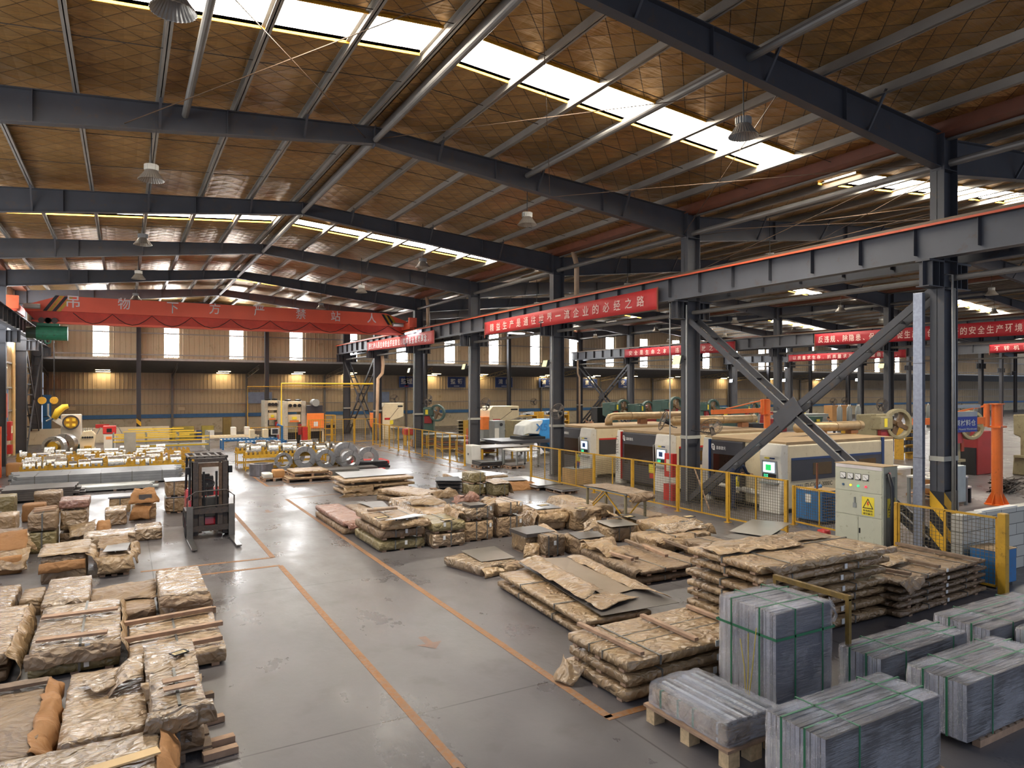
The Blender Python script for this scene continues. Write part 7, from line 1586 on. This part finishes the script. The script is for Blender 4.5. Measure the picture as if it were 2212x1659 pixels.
for k in range(2): MB().cyl((.3+.15*k,.3,.64),(.3+.15*k,.3,.85),.05,10).build('bottle', NAVY if k else BLACK, t)
tag(MB().bar((16.05,FY[2]-1.4,0),(16.2,FY[2]-.6,1.2),.035).build('wooden_pole', WOOD),'wooden pole leaning by the second column','pole')
t = thing('fire_box','red extinguisher box at the second column','box',(16.25,FY[2]+.5,0)); MB().box(0,0,0,.3,.45,.55).build('lower_box', RED, t); MB().box(.0,.0,.8,.2,.4,1.6).build('upper_box', RED, t); MB().box(-.005,.08,1.0,0,.3,1.4).build('window', NOTE, t)
# ------------------------------------------------------------------ people
def person(label, x, y, face, shirt, lean=.25, trousers=None, z=0, arms='forward'):
    """one skinned body: joints as edges, radii per joint"""
    t = thing('person', label, 'person', (x,y,z), face); J = {}; E = []; Rr = {}
    l = lean
    def j(n, p, r): J[n] = Vector(p); Rr[n] = r
    j('pel',(0,0,.95),.135); j('belly',(.12*l,0,1.12),.125); j('chest',(.32*l,0,1.3),.145); j('neck',(.55*l,0,1.47),.055)
    for s,n in ((1,'l'),(-1,'r')):
        j(n+'hip',(0,.09*s,.88),.095); j(n+'knee',(.04,.1*s,.5),.062); j(n+'ank',(-.02,.1*s,.09),.042); j(n+'toe',(.15,.11*s,.04),.038)
        j(n+'sh',(.42*l,.19*s,1.4),.062); j(n+'elb',(.42*l+.12,.24*s,1.15),.044); j(n+'wr',((.42*l+.36) if arms=='forward' else .42*l+.15,.16*s,1.1 if arms=='forward' else .92),.03)
        E += [('pel',n+'hip'),(n+'hip',n+'knee'),(n+'knee',n+'ank'),(n+'ank',n+'toe'),('chest',n+'sh'),(n+'sh',n+'elb'),(n+'elb',n+'wr')]
    E += [('pel','belly'),('belly','chest'),('chest','neck')]
    ks = list(J); me = bpy.data.meshes.new('body'); me.from_pydata([tuple(J[k]) for k in ks],[(ks.index(a),ks.index(b)) for a,b in E],[]); me.materials.append(shirt)
    o = bpy.data.objects.new('body', me); col.objects.link(o); o.parent = t; sk = o.modifiers.new('skin','SKIN'); me.skin_vertices.new() if not me.skin_vertices else None
    for i,k in enumerate(ks): me.skin_vertices[0].data[i].radius = (Rr[k],Rr[k]); me.skin_vertices[0].data[i].use_root = (k == 'pel')
    s_ = o.modifiers.new('sub','SUBSURF'); s_.levels = 2; s_.render_levels = 2
    hc = J['neck']+Vector((.06*l+.03,0,.16)); hd = MB(); hd.lathe([(.001,-.13),(.05,-.12),(.075,-.07),(.085,0),(.083,.06),(.06,.11),(.001,.135)],(0,0,0),16); hd.v = [(v[0]*1.08+hc.x,v[1]*.88+hc.y,v[2]+hc.z) for v in hd.v]
    h_ = hd.build('head', SKIN, t, smooth=True); MB().prism([(.085,-.01),(.115,-.03),(.085,-.04)],-.014,.014,'y').build('nose', SKIN, h_, hc)
    for s in (-1,1): MB().cbox((.0,.078*s,-.01),(.03,.012,.055)).build('ear', SKIN, h_, hc, bevel=.005); MB().cbox((.08,.032*s,.015),(.012,.02,.01)).build('eye', BLACK, h_, hc)
    MB().cbox((.082,0,-.065),(.01,.04,.008)).build('mouth', REDD, h_, hc)
    hr = MB().lathe([(.09,-.01),(.093,.05),(.07,.115),(.001,.145)],(0,0,0),16); hr.v = [(v[0]*1.08-.015+hc.x,v[1]*.9+hc.y,v[2]+hc.z) for v in hr.v]; hr.build('hair', HAIR, t, smooth=True)
    for s,n in ((1,'l'),(-1,'r')):
        w_ = J[n+'wr']; hnd = MB(); hnd.cbox(w_+Vector((.06,0,-.005)),(.09,.075,.03))
        for k,ln in enumerate((.065,.075,.07,.055)): yy = w_.y+(-.028+.019*k); hnd.tube([(w_.x+.1,yy,w_.z),(w_.x+.1+ln*.6,yy,w_.z-.008),(w_.x+.1+ln,yy,w_.z-.03)],.008,6)
        hnd.tube([(w_.x+.04,w_.y-.035*s,w_.z),(w_.x+.085,w_.y-.065*s,w_.z-.01),(w_.x+.11,w_.y-.06*s,w_.z-.02)],.009,6); hnd.build('hand', SKIN, t, smooth=True)
    return t
person('person in dark navy work clothes leaning into the nearest laser cutter behind the fence', 16.65,15.55,.1,CLOTH_N,.9)
x,_ = XZ(38,1263,0); person('person in dark clothes bending at the yellow bench, left of two others', x,38,.3,CLOTH_N,1.0)
x,_ = XZ(38.5,1284,0); person('person in a red shirt at the yellow bench beyond the lasers', x,38.5,2.6,CLOTH_R,.8)
x,_ = XZ(37.5,1296,0); person('person in dark clothes at the yellow bench, right of the red shirt', x,37.5,2.8,CLOTH_N,.8)
x,_ = XZ(33,1803,0); person('person in a dark jacket in the right background by the duct', x,33,2.4,CLOTH_N,.7)
x,_ = XZ(24,1873,0); person('person in dark clothes bending near the gas cylinders', x,24,.2,CLOTH_N,.7)
t = worktable('long yellow work bench beside three people beyond the lasers', XZ(38,1230,0)[0],38.6,XZ(38,1230,0)[0]+3.2,39.6,1.05,YEL,YEL,True)
for k in range(14): tag(MB().box(0,0,0,.16,.3,.18).build('small_part', TANM, None, (t.location.x+.1+.21*k,38.8,1.05+.0)), f'small metal part on the long yellow bench, {ORD[k]} from the left','part','parts on the yellow bench')
tag(MB().box(t.location.x-2.0,42,0,t.location.x-.3,43.2,1.6).build('crate_stack', TANM, bevel=.02),'pale machine crate between the punch presses','crate')

# ------------------------------------------------------------------ more of the middle background
t = thing('grey_cabinet','grey control cabinet in front of the cream press with the orange guard','cabinet',(XZ(40,1068,0)[0],40,0)); wp(PB(40,.8,1068,909,1091,950),'body',GREYM,t,bevel=.02); wp(PB(39.98,.02,1069,925,1078,948),'door',CREAM2,t); x,z = XZ(39.97,1083,917); wp(MB().cyl((x,39.98,z),(x,39.94,z),.1,14),'dial',BLACK,t)
t = thing('bin_shelf','dark bin shelf with a yellow side panel behind the fourth column','shelf',(XZ(41,991,0)[0],41,0)); wp(PB(41,.05,1001,908,1013,940),'side_panel',mat('ochre_panel','#b58e34',.6),t); wp(PB(41.3,.05,991,908,1001,940),'back_panel',BLACK,t)
for k in range(5): a,z = XZ(41,991,909+7*k); b,_ = XZ(41,1001,0); wp(MB().box(a,41,z-.03,b,41.35,z+.02),'shelf_board',TANM,t)
t = thing('spiral_hose','red spiral hose hanging beside the fourth column','hose',(16.05,FY[4]-.25,0)); pts = [(.05*math.cos(k*.9),.05*math.sin(k*.9),1.7-k*.011) for k in range(150)]; MB().tube(pts,.012,5).build('coil', RED, t)
t = thing('red_bin','red plastic bin on a trestle behind the far fences','bin',(16.4,43.6,0)); MB().box(0,0,.75,1.1,.7,1.15).build('bin', RED, t, bevel=.03); MB().box(.05,.05,.7,1.05,.65,.75).build('trestle_top', YEL, t)
for q in (.08,.98): MB().box(q-.03,.1,0,q+.03,.6,.7).build('leg', YEL, t)
tag(MB().box(16.7,43.2,0,17.2,43.6,.45).build('carton', CARD, bevel=.01),'brown carton below the red plastic bin','box')
for k in range(3):
    t = thing('part_rack', f'yellow part rack full of small bright parts beyond the punch press, {ORD[k]} from the left','rack',(24.5+3.2*k,49.5,0)); rnd = random.Random(90+k)
    for z in (.6,1.1,1.6): MB().box(0,0,z-.03,2.6,.8,z+.03).build('shelf_board', YEL, t)
    for xx in (0,2.6): MB().box(xx-.04,0,0,xx+.04,.8,1.9).build('upright', YEL, t)
    m_ = MB()
    for q in range(36): x = rnd.uniform(.1,2.4); z = rnd.choice((.63,1.13,1.63)); m_.box(x,.1,z,x+rnd.uniform(.06,.2),.6,z+rnd.uniform(.08,.3))
    m_.build('stored_parts', STEEL_B, t)['kind'] = 'stuff'
for k,(px,Y,z) in enumerate([(1183,46,.9),(1216,47,.9),(1245,46,.9)]):
    x,_ = XZ(Y,px,0); worktable(f'pale work bench in the far second bay, {ORD[k]} from the left', x,Y,x+2.2,Y+1.0,z,BLUE if k%2 else GREYM,WHITE,True)
for k,(px,py0,py1,Y,mm) in enumerate([(1575,880,905,44,GREENM),(1640,895,935,40,BLACK),(1668,890,915,46,REDD),(1745,885,905,48,GREYM),(1775,900,930,42,GREENM),(1905,895,925,36,BLACK)]):
    a,z = XZ(Y,px-14,py0); b,_ = XZ(Y,px+14,0); t = thing('machine_tool', f'small distant machine tool in the right background, {ORD[k]} from the left','machine',(a,Y,0)); MB().box(0,0,0,b-a,1.2,z*.55).build('base', mm, t, bevel=.03); MB().prism([(0,z*.55),((b-a)*.6,z*.55),((b-a)*.7,z),(0,z)],.1,1.0,'y').build('head', GREYM if k%2 else mm, t, bevel=.03); MB().box((b-a)*.1,-.02,z*.62,(b-a)*.35,0,z*.8).build('label_plate', WARN, t)
dups = {k: v for k, v in LABELS.items() if len(v) > 1 and not all(g for _, g in v)}
for k, v in dups.items(): print('DUP LABEL', len(v), k)
